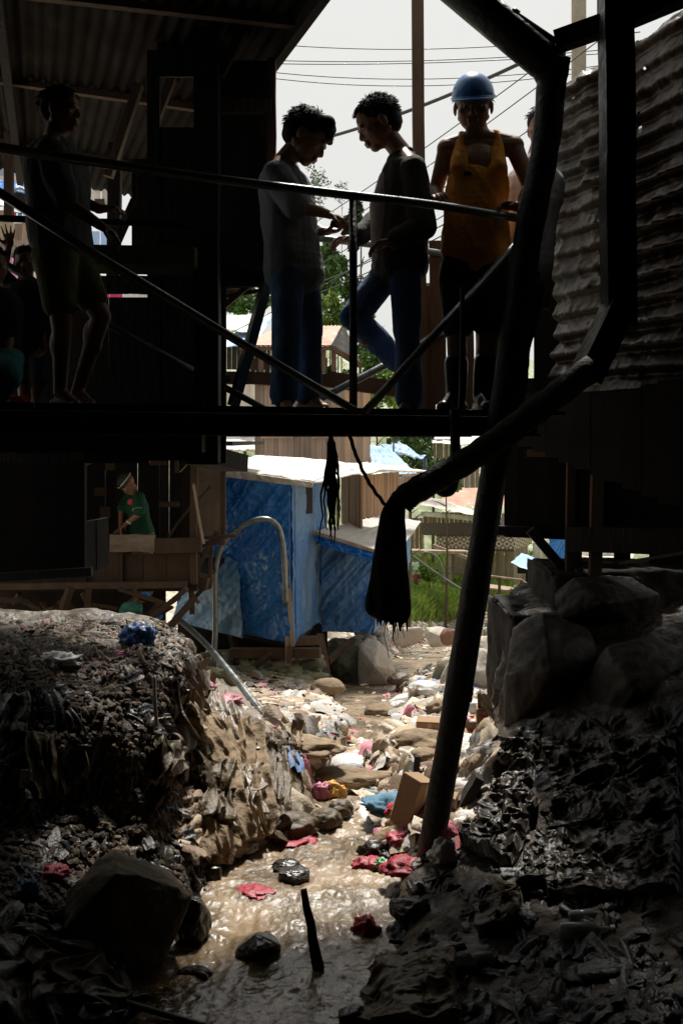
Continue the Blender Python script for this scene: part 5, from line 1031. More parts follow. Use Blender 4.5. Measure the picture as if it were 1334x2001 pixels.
hair(q, J['f'], J['u'], 1.2, r1, 1800, .02, .7, .15, 3, .0); eyes(q, J['f'], J['u'], 1.0, r1)
shirt(r1, J, 1.0, GREYT, 1.15, .95, 1.13, 3, .009, 't_shirt'); pants(r1, J, 1.0, JEANS, 1.93, .96, 4, cuff=.068)
o = MB().box(P(655, 438, Y - .12), (.05, .02, .03), ry=.3).build('small_radio', BLK, bevel=.004); center(o); tag(o, 'small dark gadget pinched in the grey shirt man fingers', 'gadget')
# man in dark jacket, one foot back on the rail
Y = 4.9
J = dict(head=P(737, 242, Y), f=vv(-.86, -.08, -.42), u=vv(-.4, 0, .9), neck=P(785, 300, Y), pelvis=P(782, 505, Y), tf=vv(-.95, -.3, 0), hk=1.2,
         shL=P(806, 330, Y - .16), shR=P(775, 328, Y + .16), elL=P(826, 440, Y - .2), wrL=P(770, 470, Y - .2), elR=P(742, 425, Y + .2), wrR=P(692, 466, Y + .02),
         handR=(vv(-.9, -.2, -.12), vv(0, -.3, -.9), .55, 1), handL=(vv(-.9, .1, -.1), vv(0, 0, -1), .6, -1),
         hipL=P(790, 525, Y - .08), hipR=P(765, 525, Y + .09), knL=P(796, 660, Y - .08), ankL=P(800, 784, Y - .07), knR=P(690, 618, Y + .0), ankR=P(778, 706, Y + .26), ffL=vv(-.5, -.85, 0), ffR=vv(.3, -.2, -.9))
r2, q = person('man in dark open jacket with one knee raised against the far railing', J, 1.0, .0045)
hair(q, J['f'], J['u'], 1.2, r2, 1800, .016, .3, .0, 5, .45, .003); eyes(q, J['f'], J['u'], 1.0, r2)
shirt(r2, J, 1.0, mat('dark jacket cloth', (.05, .045, .035), (.03, .027, .02), 5, .9, .25, 50), 1.16, 1.9, 1.08, 6, .01, 'jacket'); pants(r2, J, 1.0, JEANS, 1.95, .98, 7, cuff=.064)
m = MB(); m.capsule(P(758, 350, Y - .03), P(744, 400, Y - .05), .05, .055, 12, 4); m.capsule(P(744, 400, Y - .05), P(746, 515, Y - .03), .055, .05, 12, 4)
from_mesh('inner_shirt', sdf_mesh(m, .008, 4, wrink(.006, 12, 8)), PALE, r2)
m = MB(); m.capsule(P(772, 300, Y + .06), P(800, 294, Y - .05), .022, .022, 10, 4); m.capsule(P(760, 316, Y + .04), P(778, 298, Y - .06), .016, .02, 10, 4)
from_mesh('collar', sdf_mesh(m, .006, 3), MATS['dark jacket cloth'], r2)
# man in orange vest and blue helmet
Y = 4.82
J = dict(head=P(924, 205, Y), f=vv(-.16, -.93, -.34), u=vv(-.05, -.3, .95), neck=P(935, 268, Y + .02), pelvis=P(928, 500, Y), tf=vv(-.1, -1, 0), hk=1.16,
         shL=P(1003, 285, Y + .0), shR=P(873, 290, Y + .03), elL=P(1035, 365, Y - .06), wrL=P(1012, 404, Y - .12), elR=P(852, 368, Y + .12), wrR=P(858, 398, Y - .02),
         handL=(vv(-.75, -.25, .05), vv(.1, -.2, -.95), .7, 1), handR=(vv(-.15, -.95, .3), vv(.3, 0, -.9), .6, -1, .05),
         hipL=P(955, 520, Y), hipR=P(898, 520, Y), knL=P(952, 650, Y - .03), ankL=P(942, 776, Y), knR=P(892, 655, Y - .03), ankR=P(890, 776, Y), ffL=vv(.1, -1, 0), ffR=vv(-.5, -.85, 0))
r3, q = person('man in orange vest and blue hard hat leaning on the top rail', J, 1.05, .0045)
hair(q, J['f'], J['u'], 1.14, r3, 250, .02, 0, 0, 9, .2); eyes(q, J['f'], J['u'], 1.1, r3)
# vest: torso shell with scooped neck and bare shoulders
m = MB(); sd, up, tf = J['sd'], J['up'], J['tf'].normalized(); N, Pv = J['neck'], J['pelvis']
for t in np.linspace(.4, .96, 12): m.ell(N.lerp(Pv, float(t)), [sd * float(np.interp(t, [.3, .45, .7, .9, 1.1], [.15, .165, .168, .178, .186])), tf * float(np.interp(t, [.3, .7, 1.1], [.118, .13, .138])), up * .13], 26, 12)
for sg in (-1, 1):
    m.capsule(N.lerp(Pv, .02) + sd * sg * .088 + tf * .01 + up * .02, N.lerp(Pv, .3) + sd * sg * .1 + tf * .085, .026, .045, 12, 5)
    m.capsule(N.lerp(Pv, .02) + sd * sg * .088 + tf * .01 + up * .02, N.lerp(Pv, .3) + sd * sg * .1 - tf * .085, .026, .045, 12, 5)
from_mesh('vest', sdf_mesh(m, .007, 4, lambda c: fbm(c * np.array([1, 1, .45]) + np.stack([c[:, 2] * .5, c[:, 0] * 0, c[:, 0] * .5], 1), 9, 3, 5, ridge=True) * .011 + fbm(c, 30, 2, 6) * .002), ORANGE, r3)
o = MB(); o.ell(N.lerp(Pv, .36) + sd * .055 + tf * .118, [sd * .022, tf * .006, up * .012], 12, 6); o.build('chest_badge', BLK, r3, smooth=True)
shirt_ = pants(r3, J, 1.05, BLK, .86, 1.05, 8, 'shorts', wr=.008)
for S in 'LR':
    m = MB(); a = J['ank' + S]; kn = J['kn' + S]; ff = J['ff' + S].normalized(); m.capsule(kn.lerp(a, .45), a, .062, .052, 16, 4); m.capsule(a - ff * .04 + vv(0, 0, -.05), a + ff * .15 + vv(0, 0, -.058), .045, .04, 14, 4); m.capsule(a, a + ff * .1 + vv(0, 0, -.045), .05, .04, 12, 4)
    from_mesh('boot', sdf_mesh(m, .007, 4, wrink(.003, 10, 3)), RUB, r3)
hk = 1.16; f_, u_ = J['f'].normalized(), J['u']; u_ = (u_ - f_ * u_.dot(f_)).normalized(); r_ = f_.cross(u_)
m = MB(); cc = q(-.006, .034, 0); n1, n2 = 40, 16; V = []
for i in range(n2 + 1):
    t = math.pi / 2 * i / n2
    for j in range(n1):
        p = 2 * math.pi * j / n1; rid = 1 + .018 * max(0, math.cos(p * 1 - math.pi / 2)) ** 30 + .02 * math.exp(-((math.sin(p)) / .12) ** 2) * math.sin(t)
        V.append(cc + (f_ * .132 * math.cos(p) * math.sin(t) + r_ * .108 * math.sin(p) * math.sin(t) + u_ * .118 * math.cos(t)) * rid)
Fs = [(i * n1 + j, (i + 1) * n1 + j, (i + 1) * n1 + (j + 1) % n1, i * n1 + (j + 1) % n1) for i in range(n2) for j in range(n1)]
m.add(V, Fs)
HELM = mat('blue helmet plastic', (.05, .20, .50), (.04, .16, .42), 4, .32, .05, 40)
helm = m.build('hard_hat', HELM, r3, smooth=True, solid=.004)
m = MB(); ring = []
for j in range(n1):
    p = 2 * math.pi * j / n1; pk = max(0, math.cos(p)) ** 2
    for rr_, dz in ((1.0, 0), (1.06 + .22 * pk, -.012 - .01 * pk)): ring.append(cc + (f_ * .132 * math.cos(p) + r_ * .108 * math.sin(p)) * rr_ + u_ * dz)
m.add(ring, [(2 * j, 2 * j + 1, (2 * j + 3) % (2 * n1), (2 * j + 2) % (2 * n1)) for j in range(n1)]); m.build('brim', HELM, helm, smooth=True, solid=.005)
m = MB(); m.tube([cc + (f_ * .136 * math.cos(p) + r_ * .112 * math.sin(p)) - u_ * .001 for p in [2 * math.pi * j / 40 for j in range(41)]], .004, 8, False); m.build('trim', mat('pale blue trim', (.2, .5, .8), (.2, .5, .8), 4, .4), helm, smooth=True)
# person half hidden behind the leaning column
Y = 4.95
J = dict(head=P(1058, 250, Y + .1), f=vv(-.4, -.9, -.2), u=vv(0, 0, 1), neck=P(1048, 305, Y + .1), pelvis=P(1014, 540, Y), tf=vv(-.4, -.9, 0),
         shL=P(1062, 332, Y + .22), shR=P(1036, 328, Y), elL=P(1040, 420, Y + .15), wrL=P(1026, 470, Y), elR=P(1028, 420, Y), wrR=P(1020, 470, Y - .12), handL=(vv(-.5, -.5, -.5), vv(0, -.3, -.9), .6, 1), handR=(vv(-.2, -.5, -.7), vv(0, -.3, -.9), .6, -1),
         hipL=P(1030, 560, Y), hipR=P(1000, 560, Y), knL=P(1012, 670, Y), ankL=P(1000, 786, Y), knR=P(985, 665, Y), ankR=P(962, 786, Y), ffL=vv(-.3, -.9, 0), ffR=vv(-.3, -.9, 0))
r4, q = person('person in grey shirt mostly hidden behind the leaning steel column', J, .98, .007)
hair(q, J['f'], J['u'], .98, r4, 200, .03, 0, 0, 19); eyes(q, J['f'], J['u'], .98, r4)
shirt(r4, J, 1.0, PALE, 1.0, .9, 1.02, 13, .009, 't_shirt'); pants(r4, J, 1.0, BLK, 1.9, 1, 14)
# brown bag with a letter beside the column
o = rag('bag', [(1036, 470), (1032, 520), (1028, 600)], [(1076, 470), (1078, 530), (1072, 604)], 5.1, .05, None, seed=15).build('cloth_bag', mat('brown sacking', (.16, .12, .07), (.1, .075, .045), 6, .9, .3, 70), smooth=True); center(o); tag(o, 'brown cloth bag marked K hanging right of the leaning column', 'bag')
def text(s, loc, size, m_, parent, rot=(90, 0, 0), name='lettering'):
    cu = bpy.data.curves.new(name, 'FONT'); cu.body = s; cu.size = size; cu.extrude = .001; cu.align_x = 'CENTER'; cu.align_y = 'CENTER'
    t = bpy.data.objects.new('t', cu); C.objects.link(t); dg = bpy.context.evaluated_depsgraph_get(); me = bpy.data.meshes.new_from_object(t.evaluated_get(dg)); bpy.data.objects.remove(t)
    me.transform(Matrix.Translation(Vector(loc)) @ Matrix.Rotation(math.radians(rot[2]), 4, 'Z') @ Matrix.Rotation(math.radians(rot[0]), 4, 'X') @ Matrix.Rotation(math.radians(rot[1]), 4, 'Z'))
    at = me.attributes.new('tint', 'FLOAT_COLOR', 'FACE'); at.data.foreach_set('color', np.ones(len(me.polygons) * 4, np.float32))
    return from_mesh(name, me, m_, parent)
text('K', P(1047, 573, 5.03), .1, BLK, o)
# boy on the left
Y = 4.0; k = .86
J = dict(head=P(122, 215, Y), f=vv(.97, -.22, -.02), u=vv(0, 0, 1), neck=P(108, 268, Y), pelvis=P(120, 480, Y), tf=vv(.95, -.3, 0),
         shL=P(124, 292, Y + .12), shR=P(98, 296, Y - .12), elR=P(128, 392, Y - .14), wrR=P(196, 440, Y - .12), elL=P(140, 385, Y + .14), wrL=P(196, 408, Y + .1),
         handR=(vv(.85, .1, -.5), vv(-.4, .1, -.9), .55, -1), handL=(vv(.95, 0, .1), vv(0, .1, -.95), .8, 1),
         hipR=P(108, 500, Y - .05), hipL=P(134, 500, Y + .07), knR=P(122, 640, Y - .06), ankR=P(118, 766, Y - .05), knL=P(198, 618, Y + .07), ankL=P(152, 766, Y + .1), ffR=vv(.85, -.5, 0), ffL=vv(.8, -.6, 0))
r5, q = person('barefoot boy in loose grey t-shirt and olive shorts walking on the left', J, k, .005)
hair(q, J['f'], J['u'], k, r5, 500, .022, 0, 0, 21, .2); eyes(q, J['f'], J['u'], k, r5)
shirt(r5, J, k, mat('dull grey cloth', (.1, .1, .1), (.07, .07, .07), 4, .9, .15, 60), 1.05, .95, 1.12, 23, .011, 't_shirt'); pants(r5, J, k, mat('olive cloth', (.12, .115, .03), (.08, .075, .02), 4, .9, .2, 40), .66, 1.2, 24, 'shorts')
# smaller child with a raised hand, child at the edge
Y = 4.75; k = .72
J = dict(head=P(50, 512, Y), f=vv(.2, -.97, -.1), u=vv(0, 0, 1), neck=P(52, 550, Y), pelvis=P(58, 672, Y), tf=vv(.2, -.97, 0),
         shL=P(80, 566, Y), shR=P(28, 566, Y), elR=P(4, 540, Y), wrR=P(17, 486, Y), elL=P(88, 620, Y), wrL=P(84, 662, Y - .05), handR=(vv(.05, 0, 1), vv(0, -1, 0), .15, -1, .3), handL=(vv(0, -.2, -1), vv(0, -.5, 0), .4, 1),
         knL=P(72, 735, Y), ankL=P(70, 782, Y + .02), knR=P(48, 735, Y), ankR=P(46, 782, Y + .02))
r6, q = person('small child raising an open hand behind the boy', J, k, .005)
hair(q, J['f'], J['u'], k, r6, 400, .02, 0, 0, 31, .2); eyes(q, J['f'], J['u'], k, r6); shirt(r6, J, k, BLK, 1.05, .9, 1.08, 33, .007, 't_shirt'); pants(r6, J, k, mat('grey green cloth', (.10, .14, .13), (.06, .09, .085), 4, .9, .2, 40), 1.1, 1.15, 34, 'shorts')
Y = 4.3; k = .8
J = dict(head=P(-12, 520, Y), f=vv(.5, -.8, -.1), u=vv(0, 0, 1), neck=P(-14, 566, Y), pelvis=P(-16, 700, Y), tf=vv(.5, -.85, 0), shL=P(12, 590, Y), shR=P(-40, 590, Y), elL=P(20, 650, Y), wrL=P(12, 700, Y - .1), elR=P(-50, 650, Y), wrR=P(-40, 700, Y - .1),
         handL=(vv(0, -.5, -.8), vv(-.3, -.3, 0), .4, 1), handR=(vv(0, -.5, -.8), vv(.3, -.3, 0), .4, -1), knL=P(10, 735, Y - .18), ankL=P(8, 786, Y - .1), knR=P(-20, 735, Y - .18), ankR=P(-22, 786, Y - .1))
r7, q = person('child in teal shorts at the left edge of the bridge', J, k, .006)
hair(q, J['f'], J['u'], k, r7, 300, .02, 0, 0, 41, .2); eyes(q, J['f'], J['u'], k, r7); shirt(r7, J, k, BLK, 1.0, .7, 1.05, 43, .007, 't_shirt'); pants(r7, J, k, mat('teal cloth', (.06, .32, .3), (.04, .2, .2), 4, .9, .2, 40), 1.2, 1.2, 44, 'shorts')
m = MB(); m.box(P(20, 784, 4.55), (.16, .1, .055)); o = m.build('red_crate', mat('red plastic', (.6, .05, .03), (.5, .04, .02), 4, .5), bevel=.008); center(o); tag(o, 'low red plastic box on the deck between the two children', 'box')
# man working in the hut
Y = 9.75; k = .92
J = dict(head=P(250, 946, Y), f=vv(-.5, -.35, -.75), u=vv(-.6, -.2, .7), neck=P(262, 964, Y), pelvis=P(281, 1048, Y), tf=vv(-.8, -.5, -.2), shL=P(272, 972, Y - .16), shR=P(254, 970, Y + .14),
         elL=P(271, 1004, Y - .26), wrL=P(248, 1022, Y - .26), elR=P(238, 998, Y + .0), wrR=P(236, 1020, Y - .1), handL=(vv(-.7, 0, -.6), vv(-.5, 0, -.8), .6, -1), handR=(vv(-.1, -.2, -.9), vv(-.8, 0, 0), .6, 1),
         knL=P(286, 1100, Y - .12), ankL=P(288, 1160, Y - .08), knR=P(270, 1100, Y + .1), ankR=P(272, 1160, Y + .1))
r8, q = person('man in green football shirt bending over his work inside the hut', J, k, .006, None)
eyes(q, J['f'], J['u'], k, r8); shirt(r8, J, k, mat('dark green shirt', (.006, .075, .028), (.004, .045, .018), 5, .8), 1.0, .85, 1.04, 53, .007); pants(r8, J, k, mat('khaki cloth', (.22, .18, .13), (.15, .12, .08), 5, .9, .2, 50), 1.9, 1.05, 54)
m = MB(); f_, u_ = J['f'].normalized(), J['u'].normalized(); c = q(-.01, .06, 0); m.ell(c, [f_ * .1, f_.cross(u_) * .085, u_ * .07], 18, 10); o = m.build('cap', mat('dark cap cloth', (.05, .06, .05), (.03, .04, .03), 5, .8), r8, smooth=True); m = MB(); m.tube([c + (f_ * math.cos(a) * .1 + f_.cross(u_) * math.sin(a) * .085) for a in [i * .35 for i in range(19)]], .008, 6); m.build('cap_trim', TARP_W, o, smooth=True)
m = MB(); m.beam(q(.08, .06, -.06), q(.08, .06, .06), .08, .01); m.build('visor', BLK, o)
m = MB(); e = J['shL'].lerp(J['elL'], .78); d = (J['elL'] - J['shL']).normalized(); m.tube([e - d * .006, e + d * .006], .064, 16); m.build('cuff_stripe', TARP_W, r8, smooth=True)
m = MB(); m.tube([J['wrL'] + (J['elL'] - J['wrL']) * .1, J['wrL'] + (J['elL'] - J['wrL']) * .2], .033, 14); m.build('wristwatch', mat('bright steel', (.7, .7, .7), (.6, .6, .6), 4, .3, metal=.8), r8, smooth=True)
m = MB(); m.ell(P(256, 980, Y - .2), [vv(.035, 0, 0), vv(0, .015, 0), vv(0, 0, .035)], 14, 8); m.build('shirt_badge', mat('red print', (.6, .05, .05), (.5, .04, .04), 4, .6), r8, smooth=True)
# two small people far down the valley
def far_person(label, px, py, Y, h, top, bot):
    k = h / 1.65; b = P(px, py, Y); z, _ = gz(b.x, b.y); b.z = z
    def o_(x, z_, y=0): return b + vv(x, y, z_) * k
    J = dict(head=o_(0, 1.52), f=vv(0, -1, 0), u=vv(0, 0, 1), neck=o_(0, 1.38), pelvis=o_(0, .88), tf=vv(0, -1, 0), shL=o_(.17, 1.34), shR=o_(-.17, 1.34), elL=o_(.24, 1.08), wrL=o_(.2, .86, -.05), elR=o_(-.25, 1.08), wrR=o_(-.2, 1.1, -.2), handL=(vv(0, 0, -1), vv(0, -1, 0)), handR=(vv(.3, -.5, .5), vv(0, -1, 0)),
             knL=o_(.1, .46), ankL=o_(.1, .08), knR=o_(-.1, .46, -.03), ankR=o_(-.1, .08, .05))
    r, q = person(label, J, k, .014, None); hair(q, J['f'], J['u'], k, r, 60, .02); shirt(r, J, k, top, 1.05, .9, 1.05, vox=.016); pants(r, J, k, bot, 1.8, 1.0, vox=.016)
far_person('tiny person in pale teal clothes standing on the far path', 811, 1135, 46, 1.15, mat('pale teal cloth', (.45, .62, .62), (.35, .5, .5), 4, .9), mat('green teal cloth', (.1, .4, .38), (.08, .3, .3), 4, .9))
far_person('tiny person in dark clothes with a red scarf below the teal one', 812, 1165, 40, 1.05, mat('dark red cloth', (.3, .05, .05), (.04, .04, .05), 12, .9), BLK)
# ---------------------------------------------------------------- rubbish, sacks, rocks
def cp(px, py, lift=0.0):
    h, n = onpix(px, py); return h + Vector((0, 0, lift)), n
def crumple(mb, c, s, seed, amp=.5, sub=4, rz=0.0):
    import bmesh
    b = bmesh.new(); bmesh.ops.create_icosphere(b, subdivisions=sub, radius=1.0); V = np.array([tuple(v.co) for v in b.verts]); Fs = [tuple(v.index for v in f.verts) for f in b.faces]; b.free()
    o = np.array([seed * 2.7, seed * .9, seed * 1.9]); r = 1 + fbm(V + o, 1.6, 3, seed, ridge=True) * amp + fbm(V + o, 5, 3, seed, ridge=True) * amp * .35
    V = V * r[:, None]; V[:, 2] = np.where(V[:, 2] < -.3, -.3 + (V[:, 2] + .3) * .3, V[:, 2]); V = V * np.array(s); a, b_ = math.cos(rz), math.sin(rz)
    V = np.stack([V[:, 0] * a - V[:, 1] * b_, V[:, 0] * b_ + V[:, 1] * a, V[:, 2]], 1) + np.array(c); mb.add(V, Fs); return mb
def drape(name, label, quad, m_, off=.035, amp=.03, fr=(9, 1.2), seed=1, res=(90, 70), cat='cloth', group=None, cr=.5, dirn=.15, wave=.5, fw=1.0):
    """a cloth laid over the ground; quad = four photo points (tl,tr,br,bl) that say where on the bank it lies"""
    (x0, y0), (x1, y1), (x2, y2), (x3, y3) = quad; nu, nv = res; V = []; N = []
    cu_, cv_ = 11, 8
    for i in range(cu_):
        u = i / (cu_ - 1)
        for j in range(cv_):
            v = j / (cv_ - 1); wob_ = math.sin(u * 5 + seed) * 6 * wave * (v - .5) * 2
            px = (x0 * (1 - v) + x1 * v) * (1 - u) + (x3 * (1 - v) + x2 * v) * u + wob_ * 1.2; py = (y0 * (1 - v) + y1 * v) * (1 - u) + (y3 * (1 - v) + y2 * v) * u + math.sin(v * 7 + seed) * 7 * wave * (u - .5) * 2
            h, n = onpix(px, py); V.append(tuple(h)); N.append(tuple(n))
    V = np.array(V).reshape(cu_, cv_, 3); N = np.array(N).reshape(cu_, cv_, 3); N[N[..., 2] < 0] *= -1
    def ups(A):
        A = np.stack([np.stack([np.interp(np.linspace(0, 1, nu), np.linspace(0, 1, cu_), A[:, j, c]) for c in range(3)], 1) for j in range(cv_)], 1)
        return np.stack([np.stack([np.interp(np.linspace(0, 1, nv), np.linspace(0, 1, cv_), A[i, :, c]) for c in range(3)], 1) for i in range(nu)], 0)
    V, N = ups(V), ups(N)
    for _ in range(24):
        for A in (V, N): A[1:-1, 1:-1] = (A[1:-1, 1:-1] * 2 + A[:-2, 1:-1] + A[2:, 1:-1] + A[1:-1, :-2] + A[1:-1, 2:]) / 6
    V = V.reshape(-1, 3); N = N.reshape(-1, 3); N /= np.linalg.norm(N, axis=1)[:, None]
    U = np.repeat(np.linspace(0, 1, nu), nv); W = np.tile(np.linspace(0, 1, nv), nu)
    q = np.stack([W * fr[0] + U * fr[0] * dirn, U * fr[1], U * 0 + seed], 1); wq = q + np.stack([fbm(q, .7, 2, seed), 0 * U, 0 * U], 1) * .6
    q = q * np.array([.55, 1, 1]); wq = q; dk_ = 1.1; ph = q[:, 0] * .9 + fbm(q * np.array([.35, .8, 1]), 1, 2, seed + 4) * 1.3 + U * math.sin(seed) * 1.2; fo = 1 - np.abs(np.sin(math.pi * ph)) ** .8; mod = .45 + .55 * np.clip(fbm(q * np.array([.5, .8, 1]), 1.2, 2, seed + 8) + .5, 0, 1)
    d = off + fo * amp * 1.15 * mod * fw + fbm(V, 5, 3, seed + 2) * amp * (.6 + 1.6 * (1 - fw)) + fbm(V, 11, 3, seed + 6, ridge=True) * amp * (cr * .55 + .6 * (1 - fw))
    edge = np.minimum(np.minimum(W, 1 - W), np.minimum(U, 1 - U)); d = np.where(edge < .03, d * .3 - .01, d)
    V = V + N * np.maximum(d, -.01)[:, None] + np.array([0, -1, 0]) * (np.maximum(d, 0) * .5)[:, None]
    m = MB(); m.grid(V, nu, nv); o = m.build(name, m_, smooth=True, solid=.004); center(o); tag(o, label, cat, group); return o
SACK = mat('muddy sacking', (.36, .29, .2), (.1, .07, .04), 6, .8, .4, 50, c3=(.28, .2, .12)); SACK_D = mat('brown wet sacking', (.11, .07, .033), (.04, .026, .012), 3, .55, .4, 40, c3=(.1, .07, .035))
SACK_G = mat('grey plastic sheet', (.44, .41, .37), (.13, .1, .07), 6, .42, .4, 30, c3=(.28, .24, .2)); WHT = mat('white plastic', (.72, .72, .72), (.45, .43, .4), 3, .45, .4, 20, contrast=.2)
RED = mat('red plastic bag', (.45, .03, .06), (.2, .02, .03), 9, .5, .4, 30); PINK = mat('pink plastic bag', (.62, .18, .28), (.3, .1, .13), 9, .5, .4, 30); BLU = mat('blue plastic bag', (.03, .13, .38), (.02, .06, .17), 5, .35, .4, 30)
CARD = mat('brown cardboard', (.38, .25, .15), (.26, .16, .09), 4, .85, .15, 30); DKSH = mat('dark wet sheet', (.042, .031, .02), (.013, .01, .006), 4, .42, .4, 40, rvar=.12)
GC = 'cloths and sheets caught on the left bank'
for i, (qd, mm, a, fr, lab) in enumerate((
    (((372, 1300), (470, 1345), (540, 1500), (420, 1440)), SACK_G, .035, (9, 1), 'large pale sheet over the top of the rubbish slope'),
    (((345, 1370), (420, 1400), (500, 1540), (440, 1560)), SACK, .035, (7, 1), 'tan sacking crossing the middle of the slope below the plateau corner'),
    (((430, 1405), (500, 1410), (530, 1640), (455, 1650)), SACK, .05, (8, .8), 'long tan cloth hanging down the slope to the water, left one'),
    (((495, 1420), (560, 1470), (600, 1640), (520, 1640)), SACK_D, .05, (8, .8), 'brown shiny cloth hanging at the right end of the slope'),
    (((455, 1500), (505, 1500), (510, 1590), (460, 1580)), SACK_G, .04, (5, 1), 'grey white plastic hung over the tan cloths'),
    (((380, 1480), (450, 1500), (450, 1610), (390, 1600)), SACK_D, .045, (6, 1), 'dark brown sheet below the red scrap'),
    (((390, 1590), (470, 1640), (440, 1690), (385, 1680)), SACK, .03, (5, 1), 'small tan cloth at the foot of the slope by the water'),
    (((528, 1600), (602, 1600), (600, 1645), (520, 1645)), SACK_D, .05, (4, 1.5), 'brown bulging sheet at the water edge, end of the slope'),
    (((55, 1430), (110, 1440), (120, 1560), (60, 1560)), SACK_D, .03, (5, .8), 'dark cloth strip hanging on the bank face near the white card'),
    (((0, 1360), (60, 1360), (60, 1440), (0, 1440)), DKSH, .03, (5, 1), 'grey rag at the left picture edge on the bank face'),
    (((300, 1440), (350, 1450), (352, 1520), (305, 1520)), SACK_D, .03, (5, 1), 'rag hanging by the corner of the left plateau'),
    (((40, 1840), (180, 1850), (260, 1960), (60, 1960)), SACK_D, .04, (4, 5), 'ribbed dark cloth spread at the bottom left'),
    (((150, 1930), (350, 1940), (380, 2010), (140, 2010)), DKSH, .04, (8, 3), 'black sheet at the bottom edge left of the water'),
    (((590, 1850), (730, 1845), (720, 1905), (600, 1910)), SACK_G, .03, (4, 4), 'grey soaked sheet lying in the water beside the stake'))):
    drape('draped_cloth', lab, qd, mm, .045, a, fr, 10 + i, group=GC, cat='cloth')
GR2 = 'sheets and cloths on the dark right bank'
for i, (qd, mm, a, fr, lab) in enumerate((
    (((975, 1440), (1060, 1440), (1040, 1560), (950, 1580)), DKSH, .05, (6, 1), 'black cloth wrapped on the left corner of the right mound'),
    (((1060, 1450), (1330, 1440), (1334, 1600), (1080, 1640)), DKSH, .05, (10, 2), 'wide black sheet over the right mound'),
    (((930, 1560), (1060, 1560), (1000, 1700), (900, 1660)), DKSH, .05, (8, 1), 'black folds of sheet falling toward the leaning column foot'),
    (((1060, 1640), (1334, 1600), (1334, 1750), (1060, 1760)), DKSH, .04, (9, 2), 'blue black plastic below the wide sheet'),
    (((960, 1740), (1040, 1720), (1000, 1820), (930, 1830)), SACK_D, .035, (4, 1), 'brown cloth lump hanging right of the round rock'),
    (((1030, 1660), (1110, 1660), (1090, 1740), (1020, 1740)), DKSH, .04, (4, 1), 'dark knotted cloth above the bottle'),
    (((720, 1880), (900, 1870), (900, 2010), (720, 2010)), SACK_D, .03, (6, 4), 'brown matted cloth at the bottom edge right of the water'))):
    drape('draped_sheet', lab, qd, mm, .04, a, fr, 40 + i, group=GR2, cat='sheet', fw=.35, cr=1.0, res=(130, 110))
def lump(name, label, px, py, w_, h_, m_, cat, group=None, amp=.4, seed=None, rz=0.0, kind='crumple', depth=.8):
    """w_,h_ in photo pixels; py is where it touches the ground"""
    c, n = cp(px, py); Y = c.y
    if c.z < water_z(Y): Y = next((float(y) for y in np.arange(3.2, 14, .02) if (860 - py) / F * y <= water_z(y)), Y); c = P(px, py, Y); c.z = water_z(Y) - .01
    s = (w_ / 2 * Y / F, w_ / 2 * Y / F * depth, h_ / 2 * Y / F); c = c + Vector((0, s[1] * .6, s[2] * .75)); m = MB(); seed = seed or int(px * 3 + py)
    if kind == 'crumple': crumple(m, c, s, seed, amp, 4, rz)
    else: rockhull(m, c, (s[0] * 1.15, s[1] * 1.15, s[2] * 1.3), seed, .05)
    o = m.build(name, m_, smooth=True); center(o); return tag(o, label, cat, group)
# rocks
o = rockhull(MB(), None, None, 77, .035, [P(*a) for a in ((128, 1735, 3.85), (190, 1672, 4.05), (222, 1652, 4.1), (232, 1700, 3.8), (300, 1688, 4.1), (345, 1715, 4.15), (382, 1745, 4.0), (345, 1800, 3.9), (318, 1880, 3.85), (235, 1925, 3.7), (150, 1900, 3.65), (120, 1820, 3.7), (260, 1960, 4.1), (140, 1950, 4.2))]).build('rock', mat('mud coated block', (.12, .088, .055), (.03, .022, .013), 3, .85, .5, 20), smooth=True); center(o); tag(o, 'big angular mud covered block in front of the left bank', 'rock', 'rocks by the water')
for px, py, w_, h_, mm, lab, kd in ((372, 1850, 70, 95, STONE_W, 'wet dark rock against the right side of the big block', 'sharp'), (688, 2010, 50, 36, STONE_W, 'small black rock at the bottom edge in the water', 'sharp'),
    (905, 1900, 50, 30, mat('brown wet stone', (.11, .085, .06), (.045, .035, .024), 4, .6, .5, 26), 'small brown stone at the end of the iron bar', 'b'), (572, 1722, 60, 22, STONE_W, 'low grey rock splitting the stream above the ripples', 'sharp'), (410, 1725, 40, 30, STONE_W, 'small dark rock at the left water edge', 'sharp'), (880, 1885, 60, 40, STONE_W, 'flat dark stone right of the water near the bottom', 'b'), (800, 1800, 70, 40, STONE_W, 'dark stone below the column foot', 'sharp')):
    lump('rock', lab, px, py, w_, h_, mm, 'rock', 'rocks by the water', .22, kind=kd)
lump('rock', 'brown log shaped rock behind the plateau corner by the grey pipe', 398, 1316, 60, 30, MATS['brown wet stone'], 'rock', 'rocks by the water', kind='b')
lump('rock', 'mossy yellow rock behind the grey pipe near the stone footing', 432, 1344, 66, 44, STONE_M, 'rock', 'rocks by the water', kind='b')
shaped('round brown rock at the foot of the leaning column', [(858, 1782), (988, 1785), (996, 1715), (972, 1672), (905, 1660), (866, 1690)], 4.55, .45, MATS['brown wet stone'], 13, 'rock', 'rock', 'rocks by the water')
shaped('wet black rock standing in the stream', [(458, 1888), (548, 1890), (550, 1845), (528, 1815), (500, 1822), (478, 1832), (460, 1856)], 3.95, .25, STONE_W, 17, 'rock', 'rock', 'rocks by the water')
